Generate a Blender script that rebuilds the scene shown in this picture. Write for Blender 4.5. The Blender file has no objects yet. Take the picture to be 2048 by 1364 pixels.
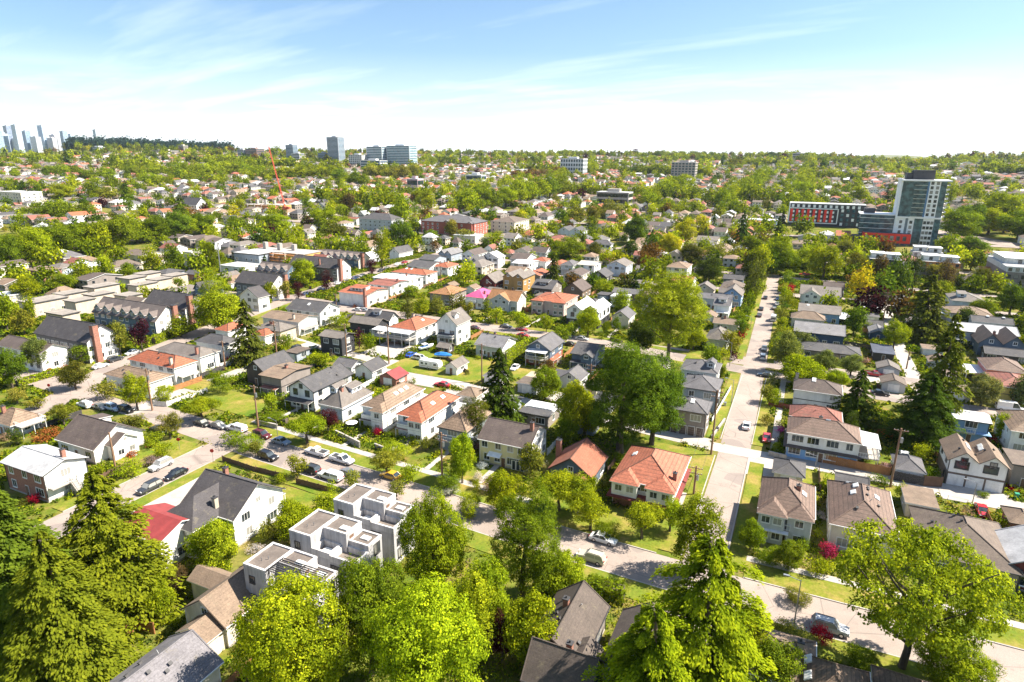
import bpy, math, random
import numpy as np
from math import sin, cos, pi, radians, hypot, atan2, sqrt
random.seed(7); RNG = np.random.default_rng(11)
S = bpy.context.scene
COL = S.collection
TH = radians(24.5)                       # heading of the street grid
EYE = 62.0                               # height of the camera above the streets
def XY(u, v): return (u*cos(TH)+v*sin(TH), -u*sin(TH)+v*cos(TH))
def UV(x, y): return (x*cos(TH)-y*sin(TH), x*sin(TH)+y*cos(TH))
def ter(x, y):
 r = hypot(x, y); z = max(0.0, (min(r, 2400)-450)*.033)
 b = math.degrees(atan2(x, y))
 k = min(1, max(0, (r-1500)/600)); z += 14*math.exp(-((r-2700)/450)**2)*(r > 1500)*(1/(1+math.exp(-(b+34.0)*3)))*(1/(1+math.exp((b+25.5)*.7)))-11*k/(1+math.exp((b+34.2)*3))
 z -= 14*math.exp(-((b-30)/3.0)**2)*min(1, max(0, (r-1300)/700))
 return z
def terUV(u, v): return ter(*XY(u, v))

# ------------------------------------------------------------------ colours
C = dict(white=(.78,.77,.74), palegrey=(.5,.51,.52), cream=(.68,.62,.5), creamyellow=(.70,.62,.36), taupe=(.25,.215,.195),
 brick=(.30,.14,.10), redbrick=(.34,.10,.07), paleblue=(.50,.56,.64), bluegrey=(.30,.34,.39), slateblue=(.10,.14,.19), navy=(.035,.07,.13), blue=(.19,.33,.52),
 bluewall=(.09,.15,.22), greywall=(.16,.155,.16), darkwood=(.07,.055,.05), nearblack=(.035,.035,.04), brown=(.17,.115,.08), pinkbeige=(.52,.40,.36),
 ochre=(.38,.22,.07), maroon=(.16,.025,.02), sage=(.42,.45,.40), beigewall=(.55,.46,.36), lilac=(.45,.42,.50), pink=(.58,.22,.20), yellow=(.66,.52,.16),
 skyblue=(.22,.42,.70), redwood=(.30,.09,.045), garagebrown=(.14,.105,.085), brickwhite=(.6,.48,.42),
 charcoal=(.060,.054,.056), dkgrey=(.070,.067,.070), slate=(.105,.10,.105), grey=(.16,.155,.16), greybrown=(.15,.13,.115), dkbrown=(.088,.066,.058),
 brownslate=(.13,.105,.095), shingle=(.125,.095,.075), tan=(.19,.135,.095), tantile=(.22,.15,.10), browntile=(.155,.10,.075), mossbrown=(.145,.095,.062), copper=(.30,.145,.06),
 terra=(.33,.100,.048), terratile=(.36,.115,.062), rust=(.27,.09,.05), brownred=(.24,.085,.06), redmetal=(.30,.05,.045), magenta=(.72,.10,.24), silver=(.40,.40,.41),
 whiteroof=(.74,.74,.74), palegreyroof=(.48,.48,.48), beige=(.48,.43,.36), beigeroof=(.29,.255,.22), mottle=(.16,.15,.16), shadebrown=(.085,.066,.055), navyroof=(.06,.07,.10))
TILE = {'terra','terratile','tantile','browntile','mossbrown','copper','brownred'}
METAL = {'redmetal','magenta','whiteroof'}
# foliage (diffuse reflectance)
LF = dict(lime=(.225,.272,.010), limey=(.245,.300,.012), green=(.150,.200,.010), greenb=(.100,.160,.012), darkg=(.060,.092,.012), olive=(.205,.205,.025), darkolive=(.115,.125,.016),
 silver=(.175,.200,.055), yellow=(.50,.42,.015), yellime=(.34,.33,.012), plum=(.055,.014,.020), red=(.30,.010,.025), redpink=(.32,.03,.07), pinkish=(.30,.20,.17), magenta=(.42,.06,.28),
 orange=(.30,.10,.025), copper=(.15,.085,.022), brownish=(.105,.075,.030), white=(.42,.42,.36), fir=(.150,.180,.010), fir2=(.110,.150,.011), firg=(.058,.098,.011), firo=(.100,.120,.016),
 firb=(.05,.075,.05), cedar=(.165,.205,.006), cotton=(.33,.35,.018), feather=(.205,.252,.012), dark=(.035,.06,.02))

# ------------------------------------------------------------------ materials
MATS = {}
def mat(name, build):
 if name in MATS: return MATS[name]
 m = bpy.data.materials.new(name); m.use_nodes = True
 nt = m.node_tree; bs = nt.nodes['Principled BSDF']
 build(nt, bs); MATS[name] = m; return m
def N(nt, t, **k):
 n = nt.nodes.new(t)
 for a, b in k.items():
  if a in n.inputs: n.inputs[a].default_value = b
  else: setattr(n, a, b)
 return n
def mixc(nt, fac, a, b, mode='MIX'):
 n = nt.nodes.new('ShaderNodeMix'); n.data_type = 'RGBA'; n.blend_type = mode
 for i, x in ((0, fac), (6, a), (7, b)):
  if hasattr(x, 'is_output'): nt.links.new(x, n.inputs[i])
  else: n.inputs[i].default_value = x if i == 0 else (*x, 1)
 return n.outputs[2]
def ramp(nt, x, *st):
 r = nt.nodes.new('ShaderNodeValToRGB'); e = r.color_ramp.elements
 while len(e) < len(st): e.new(.5)
 for el, (p, c) in zip(e, st):
  el.position = p; el.color = (c, c, c, 1) if isinstance(c, (int, float)) else (*c, 1)
 nt.links.new(x, r.inputs[0]); return r.outputs[0]
def coords(nt, kind='Object'):
 return nt.nodes.new('ShaderNodeTexCoord').outputs[kind]
def noise(nt, v, scale, detail=3.0, rough=.6):
 n = N(nt, 'ShaderNodeTexNoise', Scale=scale, Detail=detail, Roughness=rough); nt.links.new(v, n.inputs['Vector']); return n.outputs['Fac']
def wpos(nt): return nt.nodes.new('ShaderNodeNewGeometry').outputs['Position']
def mapp(nt, v, scale):
 n = nt.nodes.new('ShaderNodeMapping'); n.inputs['Scale'].default_value = scale; nt.links.new(v, n.inputs['Vector']); return n.outputs[0]
def bump(nt, bs, h, strength, dist=.05):
 b = N(nt, 'ShaderNodeBump', Strength=strength, Distance=dist); nt.links.new(h, b.inputs['Height']); nt.links.new(b.outputs[0], bs.inputs['Normal'])
def ocol(nt): return nt.nodes.new('ShaderNodeObjectInfo').outputs['Color']
def wave(nt, v, scale, direction='Z', dist=0.0):
 n = N(nt, 'ShaderNodeTexWave', Scale=scale, Distortion=dist, bands_direction=direction, wave_profile='SAW'); n.inputs['Detail Scale'].default_value = 1.0
 nt.links.new(v, n.inputs['Vector']); return n.outputs['Fac']
def b_siding(nt, bs):
 v = coords(nt); c = ocol(nt)
 d = ramp(nt, noise(nt, mapp(nt, v, (.35,.35,.12)), 2.2, 5), (.3,.80), (.6,1.04))
 cc = mixc(nt, 1.0, c, d, 'MULTIPLY')
 w = wave(nt, v, .85)
 cc = mixc(nt, .25, cc, ramp(nt, w, (0,.55), (.12,1.0)), 'MULTIPLY')
 nt.links.new(cc, bs.inputs['Base Color']); bs.inputs['Roughness'].default_value = .7; bump(nt, bs, w, .25, .03)
def b_plain(nt, bs):
 v = coords(nt); c = ocol(nt)
 d = ramp(nt, noise(nt, mapp(nt, v, (.6,.6,.25)), 1.6, 5), (.3,.74), (.62,1.05))
 nt.links.new(mixc(nt, 1.0, c, d, 'MULTIPLY'), bs.inputs['Base Color']); bs.inputs['Roughness'].default_value = .8
def b_shingle(nt, bs):
 v = coords(nt); c = ocol(nt)
 d1 = ramp(nt, noise(nt, v, .45, 5, .7), (.28,.72), (.7,1.25))
 d2 = ramp(nt, noise(nt, v, 5.0, 2), (.25,.72), (.75,1.26))
 cc = mixc(nt, 1.0, mixc(nt, 1.0, c, d1, 'MULTIPLY'), d2, 'MULTIPLY')
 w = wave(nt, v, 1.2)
 cc = mixc(nt, .35, cc, ramp(nt, w, (0,.5), (.25,1.0)), 'MULTIPLY')  # course joints darkened, with the shade under each shingle overlap put into the colour
 lich = ramp(nt, noise(nt, v, .7, 6, .75), (.56,0.), (.72,.6))
 cc = mixc(nt, lich, cc, (.20,.17,.11))
 nt.links.new(cc, bs.inputs['Base Color']); bs.inputs['Roughness'].default_value = .85; bump(nt, bs, w, .4, .03)
def b_tile(nt, bs):
 v = coords(nt); c = ocol(nt)
 d1 = ramp(nt, noise(nt, v, .5, 4, .7), (.3,.78), (.7,1.18))
 br = N(nt, 'ShaderNodeTexNoise', Scale=3.0, Detail=1.0); nt.links.new(mapp(nt, v, (1,1,2.5)), br.inputs['Vector'])
 cc = mixc(nt, 1.0, mixc(nt, 1.0, c, d1, 'MULTIPLY'), ramp(nt, br.outputs['Fac'], (.3,.75), (.7,1.22)), 'MULTIPLY')
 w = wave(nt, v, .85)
 cc = mixc(nt, .7, cc, ramp(nt, w, (0,.25), (.3,1.0)), 'MULTIPLY')  # dark course lines: tile joints plus their overlap shade painted into the colour
 st = ramp(nt, noise(nt, mapp(nt, v, (1,1,.3)), .6, 6, .75), (.52,0.), (.74,.6))
 cc = mixc(nt, st, cc, (.10,.075,.05))
 nt.links.new(cc, bs.inputs['Base Color']); bs.inputs['Roughness'].default_value = .75; bump(nt, bs, w, .8, .06)
def b_metal(nt, bs):
 v = coords(nt); c = ocol(nt)
 w = ramp(nt, wave(nt, v, .75, 'X'), (0,.72), (.06,1.0))
 d = ramp(nt, noise(nt, mapp(nt, v, (1,1,.4)), .6, 6, .72), (.3,.6), (.7,1.06))
 nt.links.new(mixc(nt, 1., mixc(nt, .5, c, w, 'MULTIPLY'), d, 'MULTIPLY'), bs.inputs['Base Color']); bs.inputs['Roughness'].default_value = .5
def b_flat(nt, bs):
 v = coords(nt); c = ocol(nt)
 d = ramp(nt, noise(nt, v, .28, 7, .72), (.3,.55), (.62,1.12))
 d2 = ramp(nt, noise(nt, v, 3.5, 3), (.3,.85), (.7,1.1))
 nt.links.new(mixc(nt, 1., mixc(nt, 1., c, d, 'MULTIPLY'), d2, 'MULTIPLY'), bs.inputs['Base Color']); bs.inputs['Roughness'].default_value = .9
def b_brick(nt, bs):
 v = coords(nt); c = ocol(nt)
 d = ramp(nt, noise(nt, mapp(nt, v, (1,1,3)), 2.4, 3), (.3,.6), (.7,1.3))
 cc = mixc(nt, 1., c, d, 'MULTIPLY'); w = wave(nt, v, 3.2)
 nt.links.new(mixc(nt, .3, cc, ramp(nt, w, (0,1.6), (.15,1.0)), 'MULTIPLY'), bs.inputs['Base Color']); bs.inputs['Roughness'].default_value = .85
def b_concretewall(nt, bs):
 v = coords(nt); c = ocol(nt)
 d = ramp(nt, noise(nt, mapp(nt, v, (.9,.9,.10)), 1.3, 6, .7), (.32,.55), (.6,1.05))
 d2 = ramp(nt, noise(nt, v, .4, 5), (.3,.82), (.7,1.08))
 nt.links.new(mixc(nt, 1., mixc(nt, 1., c, d, 'MULTIPLY'), d2, 'MULTIPLY'), bs.inputs['Base Color']); bs.inputs['Roughness'].default_value = .85
def solid(col, rough=.6, metal=0., spec=.5, coat=0.):
 def f(nt, bs):
  v = coords(nt); d = ramp(nt, noise(nt, v, 1.7, 4), (.3,.88), (.7,1.06))
  nt.links.new(mixc(nt, 1., col, d, 'MULTIPLY'), bs.inputs['Base Color'])
  bs.inputs['Roughness'].default_value = rough; bs.inputs['Metallic'].default_value = metal; bs.inputs['Specular IOR Level'].default_value = spec; bs.inputs['Coat Weight'].default_value = coat
 return f
def b_glass(nt, bs):
 v = wpos(nt)
 rn_ = nt.nodes.new('ShaderNodeObjectInfo').outputs['Random']
 d = ramp(nt, noise(nt, v, .5, 2), (.38,(.012,.016,.022)), (.62,(.06,.075,.085)))
 d = mixc(nt, ramp(nt, rn_, (.66, 0.), (.72, .8)), d, (.36,.35,.32))
 nt.links.new(d, bs.inputs['Base Color']); bs.inputs['Roughness'].default_value = .1; bs.inputs['Specular IOR Level'].default_value = .8
def b_leaf(nt, bs):
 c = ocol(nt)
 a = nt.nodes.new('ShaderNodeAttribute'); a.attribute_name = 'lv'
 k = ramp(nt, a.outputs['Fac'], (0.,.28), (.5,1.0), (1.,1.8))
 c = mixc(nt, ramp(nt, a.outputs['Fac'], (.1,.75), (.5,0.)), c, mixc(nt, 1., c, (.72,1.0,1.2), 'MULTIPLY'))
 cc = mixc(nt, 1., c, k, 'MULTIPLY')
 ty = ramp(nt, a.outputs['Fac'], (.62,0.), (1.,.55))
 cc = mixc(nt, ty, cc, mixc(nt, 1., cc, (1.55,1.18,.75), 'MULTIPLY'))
 out = nt.nodes['Material Output']
 df = nt.nodes.new('ShaderNodeBsdfDiffuse'); tr = nt.nodes.new('ShaderNodeBsdfTranslucent'); mx = N(nt, 'ShaderNodeMixShader'); mx.inputs[0].default_value = .42
 nt.links.new(cc, df.inputs[0]); nt.links.new(mixc(nt, 1., cc, (1.25,1.2,.6), 'MULTIPLY'), tr.inputs[0])
 nt.links.new(df.outputs[0], mx.inputs[1]); nt.links.new(tr.outputs[0], mx.inputs[2]); nt.links.new(mx.outputs[0], out.inputs['Surface'])
 nt.nodes.remove(bs)
def b_bark(nt, bs):
 v = coords(nt); d = ramp(nt, noise(nt, mapp(nt, v, (4,4,.7)), 2.5, 4), (.3,(.045,.034,.026)), (.7,(.15,.115,.085)))
 nt.links.new(d, bs.inputs['Base Color']); bs.inputs['Roughness'].default_value = .95
def b_ground(nt, bs):
 v = wpos(nt)
 n1 = noise(nt, v, .028, 5, .65); n2 = noise(nt, v, .16, 5, .7); n3 = noise(nt, v, 1.6, 4, .7)
 g = ramp(nt, n2, (.34,(.055,.095,.010)), (.48,(.105,.135,.014)), (.58,(.16,.145,.03)), (.68,(.24,.16,.06)))
 dry = ramp(nt, n1, (.46,0.), (.62,.6))
 g = mixc(nt, dry, g, (.22,.175,.06))
 soil = ramp(nt, noise(nt, v, .35, 5, .75), (.60,0.), (.68,.85))
 g = mixc(nt, soil, g, (.13,.085,.055))
 g = mixc(nt, 1., g, ramp(nt, n3, (.3,.7), (.7,1.25)), 'MULTIPLY')
 nt.links.new(g, bs.inputs['Base Color']); bs.inputs['Roughness'].default_value = 1.0; bs.inputs['Specular IOR Level'].default_value = .1
def b_asphalt(nt, bs):
 v = wpos(nt)
 a = ramp(nt, noise(nt, v, .09, 6, .7), (.3,(.255,.205,.175)), (.7,(.345,.282,.245)))
 a = mixc(nt, 1., a, ramp(nt, noise(nt, v, 6.0, 3), (.3,.86), (.7,1.1)), 'MULTIPLY')
 vo = N(nt, 'ShaderNodeTexVoronoi', feature='DISTANCE_TO_EDGE', Scale=.13); nt.links.new(v, vo.inputs['Vector'])
 a = mixc(nt, ramp(nt, vo.outputs['Distance'], (.0,.45), (.012,0.)), a, (.06,.05,.045))
 pt = ramp(nt, noise(nt, v, .11, 2, .3), (.58,0.), (.59,.5))
 a = mixc(nt, pt, a, (.17,.145,.135))
 vo2 = N(nt, 'ShaderNodeTexVoronoi', Scale=.055, Randomness=1.0); nt.links.new(v, vo2.inputs['Vector'])
 a = mixc(nt, ramp(nt, vo2.outputs['Distance'], (.022,.85), (.026,0.)), a, (.05,.045,.04))
 oil = ramp(nt, noise(nt, v, .45, 5, .7), (.56,0.), (.72,.55)); a = mixc(nt, oil, a, (.13,.11,.10))
 nt.links.new(a, bs.inputs['Base Color']); bs.inputs['Roughness'].default_value = .9
def b_concrete(nt, bs):
 v = wpos(nt)
 a = ramp(nt, noise(nt, v, .25, 6, .7), (.3,(.30,.272,.245)), (.7,(.44,.40,.36)))
 nt.links.new(mixc(nt, 1., a, ramp(nt, noise(nt, v, 3., 3), (.3,.9), (.7,1.06)), 'MULTIPLY'), bs.inputs['Base Color']); bs.inputs['Roughness'].default_value = .9
def b_lawn(nt, bs):
 v = wpos(nt)
 a = ramp(nt, noise(nt, v, .12, 6, .72), (.34,(.085,.145,.014)), (.5,(.16,.175,.022)), (.64,(.27,.205,.06)))
 nt.links.new(mixc(nt, 1., a, ramp(nt, noise(nt, v, 2.5, 4, .7), (.3,.75), (.7,1.2)), 'MULTIPLY'), bs.inputs['Base Color']); bs.inputs['Roughness'].default_value = 1.; bs.inputs['Specular IOR Level'].default_value = .1
def b_fence(nt, bs):
 v = coords(nt); c = ocol(nt); w = ramp(nt, wave(nt, v, 1.1, 'X'), (0,.5), (.12,1.))
 d = ramp(nt, noise(nt, v, 1.2, 4), (.3,.75), (.7,1.15))
 nt.links.new(mixc(nt, 1., mixc(nt, 1., c, w, 'MULTIPLY'), d, 'MULTIPLY'), bs.inputs['Base Color']); bs.inputs['Roughness'].default_value = .85
def b_paint(nt, bs):
 nt.links.new(ocol(nt), bs.inputs['Base Color']); bs.inputs['Roughness'].default_value = .32; bs.inputs['Coat Weight'].default_value = .6; bs.inputs['Coat Roughness'].default_value = .08
def b_curtain(nt, bs):
 v = coords(nt)
 br = N(nt, 'ShaderNodeTexNoise', Scale=.35, Detail=2.); nt.links.new(mapp(nt, v, (1,1,1)), br.inputs['Vector'])
 c = ramp(nt, br.outputs['Fac'], (.38,(.012,.03,.04)), (.62,(.05,.10,.11)))
 nt.links.new(mixc(nt, 1., c, ocol(nt), 'MULTIPLY'), bs.inputs['Base Color']); bs.inputs['Roughness'].default_value = .12; bs.inputs['Specular IOR Level'].default_value = .7
def M(n):
 B = dict(siding=b_siding, plain=b_plain, shingle=b_shingle, tile=b_tile, metal=b_metal, flat=b_flat, brick=b_brick, concretewall=b_concretewall, glass=b_glass, leaf=b_leaf, bark=b_bark,
  ground=b_ground, asphalt=b_asphalt, concrete=b_concrete, lawn=b_lawn, fence=b_fence, paint=b_paint, curtain=b_curtain,
  trim=solid((.74,.73,.70)), darktrim=solid((.05,.048,.05)), tyre=solid((.02,.02,.02), .8), rim=solid((.5,.5,.52), .3, .9), lamp=solid((.8,.8,.78), .15), tail=solid((.35,.015,.015), .25),
  pole=solid((.25,.145,.085), .9), steel=solid((.35,.36,.37), .4, .7), wire=solid((.03,.03,.03), .6), capdark=solid((.10,.045,.03), .8), door=solid((.16,.09,.055)), whitebright=solid((.85,.85,.84)),
  skylight=solid((.62,.64,.63), .25), soil=solid((.13,.085,.055), 1.), redpaint=solid((.85,.030,.010), .5), orangewood=solid((.50,.20,.055)), stopred=solid((.5,.02,.02), .4), tarp=solid((.03,.20,.55), .5),
  green=solid((.02,.25,.14), .5), crane=solid((.55,.10,.05), .5), timber=solid((.55,.36,.12), .8))
 return mat(n, B[n])

# ------------------------------------------------------------------ mesh helpers
class MB:
 def __init__(s): s.v = []; s.f = []; s.m = []
 def face(s, pts, m=0):
  i = len(s.v); s.v += pts; s.f.append(tuple(range(i, i+len(pts)))); s.m.append(m)
 def box(s, x0, x1, y0, y1, z0, z1, m=0, rz=0, cx=0, cy=0):
  p = [(x0,y0),(x1,y0),(x1,y1),(x0,y1)]
  s.prism(p, z0, z1, m, m, rz, cx, cy)
 def prism(s, p, z0, z1, m=0, mtop=None, rz=0, cx=0, cy=0):
  if rz or cx or cy: c_, s_ = cos(rz), sin(rz); p = [(cx+x*c_-y*s_, cy+x*s_+y*c_) for x, y in p]
  i = len(s.v); n = len(p)
  s.v += [(x,y,z0) for x, y in p]+[(x,y,z1) for x, y in p]
  s.f.append(tuple(range(i+n-1, i-1, -1))); s.m.append(m)
  s.f.append(tuple(range(i+n, i+2*n))); s.m.append(m if mtop is None else mtop)
  for k in range(n):
   j = (k+1) % n; s.f.append((i+k, i+j, i+n+j, i+n+k)); s.m.append(m)
 def slab(s, polys, t, m=0, mside=None):
  """polygons sharing edges, thickened downwards"""
  key = lambda p: tuple(round(c, 3) for c in p); ids = {}; top = []
  for p in polys:
   r = []
   for q in p:
    k = key(q)
    if k not in ids: ids[k] = len(top); top.append(q)
    r.append(ids[k])
   s.f_tmp = r
   p[:] = r
  i = len(s.v); n = len(top); s.v += top+[(x,y,z-t) for x, y, z in top]
  ed = {}
  for p in polys:
   s.f.append(tuple(i+k for k in p)); s.m.append(m)
   s.f.append(tuple(i+n+k for k in reversed(p))); s.m.append(m if mside is None else mside)
   for a, b in zip(p, p[1:]+p[:1]): ed[(a, b)] = 1
  for a, b in ed:
   if (b, a) not in ed: s.f.append((i+b, i+a, i+n+a, i+n+b)); s.m.append(m if mside is None else mside)
 def tube(s, p0, p1, r0, r1, n=6, m=0):
  ax = np.array(p1, float)-np.array(p0, float); L = np.linalg.norm(ax)
  if L < 1e-6: return
  ax /= L; a = np.cross(ax, (0,0,1) if abs(ax[2]) < .9 else (1,0,0)); a /= np.linalg.norm(a); b = np.cross(ax, a)
  i = len(s.v)
  for p, r in ((p0, r0), (p1, r1)):
   for k in range(n):
    t = 2*pi*k/n; q = np.array(p)+r*(cos(t)*a+sin(t)*b); s.v.append(tuple(float(c) for c in q))
  for k in range(n):
   j = (k+1) % n; s.f.append((i+k, i+j, i+n+j, i+n+k)); s.m.append(m)
  s.f.append(tuple(range(i+n-1, i-1, -1))); s.m.append(m); s.f.append(tuple(range(i+n, i+2*n))); s.m.append(m)
 def mesh(s, name, mats):
  me = bpy.data.meshes.new(name); me.from_pydata(s.v, [], s.f)
  for m in mats: me.materials.append(M(m))
  if len(mats) > 1: me.polygons.foreach_set('material_index', s.m)
  me.update(); return me
 def build(s, name, mats, parent=None, col=None, loc=None, rz=None):
  return link(name, s.mesh(name, mats), parent, col, loc, rz)
def link(name, me, parent=None, col=None, loc=None, rz=None, scale=None):
 o = bpy.data.objects.new(name, me); COL.objects.link(o)
 if parent: o.parent = parent
 if col: o.color = (*col[:3], 1)
 if loc: o.location = loc
 if rz is not None: o.rotation_euler = (0, 0, rz)
 if scale: o.scale = scale
 return o
def tag(o, label=None, cat=None, group=None, kind=None):
 for k, x in (('label', label), ('category', cat), ('group', group), ('kind', kind)):
  if x: o[k] = x
 return o
def root(name, u, v, label, cat, group=None, rz=0, z=None):
 x, y = XY(u, v); o = link(name, None, loc=(x, y, ter(x, y) if z is None else z), rz=-TH+rz)
 return tag(o, label, cat, group)
def copy_tree(o, parent=None):
 c = o.copy(); COL.objects.link(c); c.parent = parent
 for ch in list(o.children): copy_tree(ch, c)
 return c

# ------------------------------------------------------------------ windows and doors (shared meshes)
WM = {}
def window_mesh(w, h, dark, whole):
 k = (round(w, 1), round(h, 1), dark, whole)
 if k in WM: return WM[k]
 fr = 'darktrim' if dark else 'trim'; t = .13
 b = MB(); W = k[0]/2; Hh = k[1]
 for x0, x1, z0, z1 in ((-W-t, W+t, Hh, Hh+t), (-W-t, W+t, -t, 0), (-W-t, -W, 0, Hh), (W, W+t, 0, Hh)): b.box(x0, x1, -.07, .01, z0, z1)
 nm = 1 if W < .75 else 2
 for i in range(nm):
  x = -W+2*W*(i+1)/(nm+1); b.box(x-.03, x+.03, -.06, .01, 0, Hh)
 b.box(-W-.12, W+.12, -.13, .01, -t-.07, -t)
 g = MB(); g.box(-W, W, -.025, .012, 0, Hh)
 if whole:
  i = len(b.v); b.v += g.v; b.f += [tuple(i+q for q in f) for f in g.f]; b.m += [1]*len(g.f)
  WM[k] = (b.mesh('window', [fr, 'glass']), None)
 else: WM[k] = (b.mesh('window', [fr]), g.mesh('pane', ['glass']))
 return WM[k]
def add_window(parent, side, p, z, w, h, W2, D2, dark, whole):
 x, y, r = {'f': (p, -D2, 0), 'b': (-p, D2, pi), 'r': (W2, p, pi/2), 'l': (-W2, -p, -pi/2)}[side]
 f, g = window_mesh(w, h, dark, whole)
 o = link('window', f, parent, loc=(x, y, z), rz=r)
 if g: link('pane', g, o)

# ------------------------------------------------------------------ houses
def roof_polys(kind, w, d, ev, rise, o):
 """list of polygons (top faces) of a roof centred on 0,0 and the function giving its height"""
 W, D = w/2, d/2
 if kind == 'gu':
  s = rise/D; e = ev-s*o
  P = [[(-W-o,-D-o,e),(W+o,-D-o,e),(W+o,0,ev+rise),(-W-o,0,ev+rise)], [(-W-o,0,ev+rise),(W+o,0,ev+rise),(W+o,D+o,e),(-W-o,D+o,e)]]
  return P, (lambda x, y: ev+rise-s*abs(y))
 if kind == 'gv':
  s = rise/W; e = ev-s*o
  P = [[(-W-o,D+o,e),(-W-o,-D-o,e),(0,-D-o,ev+rise),(0,D+o,ev+rise)], [(0,D+o,ev+rise),(0,-D-o,ev+rise),(W+o,-D-o,e),(W+o,D+o,e)]]
  return P, (lambda x, y: ev+rise-s*abs(x))
 if kind == 'gv2':
  q = W/2; s = rise/q; e = ev-s*o; t = ev+rise
  P = [[(-W-o,D+o,e),(-W-o,-D-o,e),(-q,-D-o,t),(-q,D+o,t)], [(-q,D+o,t),(-q,-D-o,t),(0,-D-o,ev),(0,D+o,ev)],
    [(0,D+o,ev),(0,-D-o,ev),(q,-D-o,t),(q,D+o,t)], [(q,D+o,t),(q,-D-o,t),(W+o,-D-o,e),(W+o,D+o,e)]]
  return P, (lambda x, y: t-s*abs(abs(x)-q))
 if kind == 'hip':
  m = min(W, D); s = rise/m; e = ev-s*o; t = ev+rise
  A, B, Cc, Dd = (-W-o,-D-o,e), (W+o,-D-o,e), (W+o,D+o,e), (-W-o,D+o,e)
  if W >= D: r0, r1 = (-(W-D),0,t), (W-D+1e-3,0,t); P = [[A,B,r1,r0], [B,Cc,r1], [Cc,Dd,r0,r1], [Dd,A,r0]]
  else: r0, r1 = (0,-(D-W),t), (0,D-W,t); P = [[A,B,r0], [B,Cc,r1,r0], [Cc,Dd,r1], [Dd,A,r0,r1]]
  return P, (lambda x, y: ev+s*min(W-abs(x), D-abs(y)))
 P = [[(-W-o,-D-o,ev+rise),(W+o,-D-o,ev+rise),(W+o,D+o,ev+rise),(-W-o,D+o,ev+rise)]]
 return P, (lambda x, y: ev+rise)
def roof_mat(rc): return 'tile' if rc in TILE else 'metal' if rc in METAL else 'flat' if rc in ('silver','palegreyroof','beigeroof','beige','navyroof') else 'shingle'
def walls(b, kind, w, d, ev, rise, skip='', m=0):
 W, D = w/2, d/2; e = ev-.03
 pk = rise-.06
 top = {'f': [], 'b': [], 'l': [], 'r': []}
 if kind == 'gu': top['l'] = top['r'] = [(0, pk)]
 if kind == 'gv': top['f'] = top['b'] = [(0, pk)]
 if kind == 'gv2': top['f'] = top['b'] = [(W/2, pk), (0, 0), (-W/2, pk)]
 for sd, f in (('f', lambda t, z: (t,-D,z)), ('b', lambda t, z: (-t,D,z)), ('r', lambda t, z: (W,t,z)), ('l', lambda t, z: (-W,-t,z))):
  if sd in skip: continue
  L = W if sd in 'fb' else D
  b.face([f(-L,-.3), f(L,-.3), f(L,e)]+[f(t,e+z) for t, z in top[sd]]+[f(-L,e)], m)
WALLM = {'brick': 'brick', 'redbrick': 'brick', 'brickwhite': 'brick', 'cream': 'plain', 'white': 'siding'}
def wmat(c): return WALLM.get(c, 'siding')
def rail(b, x0, y0, x1, y1, z, m=0, solidrail=False):
 L = hypot(x1-x0, y1-y0); a = atan2(y1-y0, x1-x0)
 if solidrail: b.box(0, L, -.05, .05, z, z+.95, m, a, x0, y0); return
 b.box(0, L, -.04, .04, z+.92, z+1.0, m, a, x0, y0); b.box(0, L, -.02, .02, z+.12, z+.17, m, a, x0, y0)
 n = max(2, int(L/.45))
 for i in range(n+1): b.box(L*i/n-.025, L*i/n+.025, -.025, .025, z, z+.95, m, a, x0, y0)
def side_frame(sd, W, D):
 """origin and axes of a wall: along, outward"""
 return {'f': ((0,-D),(1,0),(0,-1),W), 'b': ((0,D),(-1,0),(0,1),W), 'r': ((W,0),(0,1),(1,0),D), 'l': ((-W,0),(0,-1),(-1,0),D)}[sd]
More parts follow.
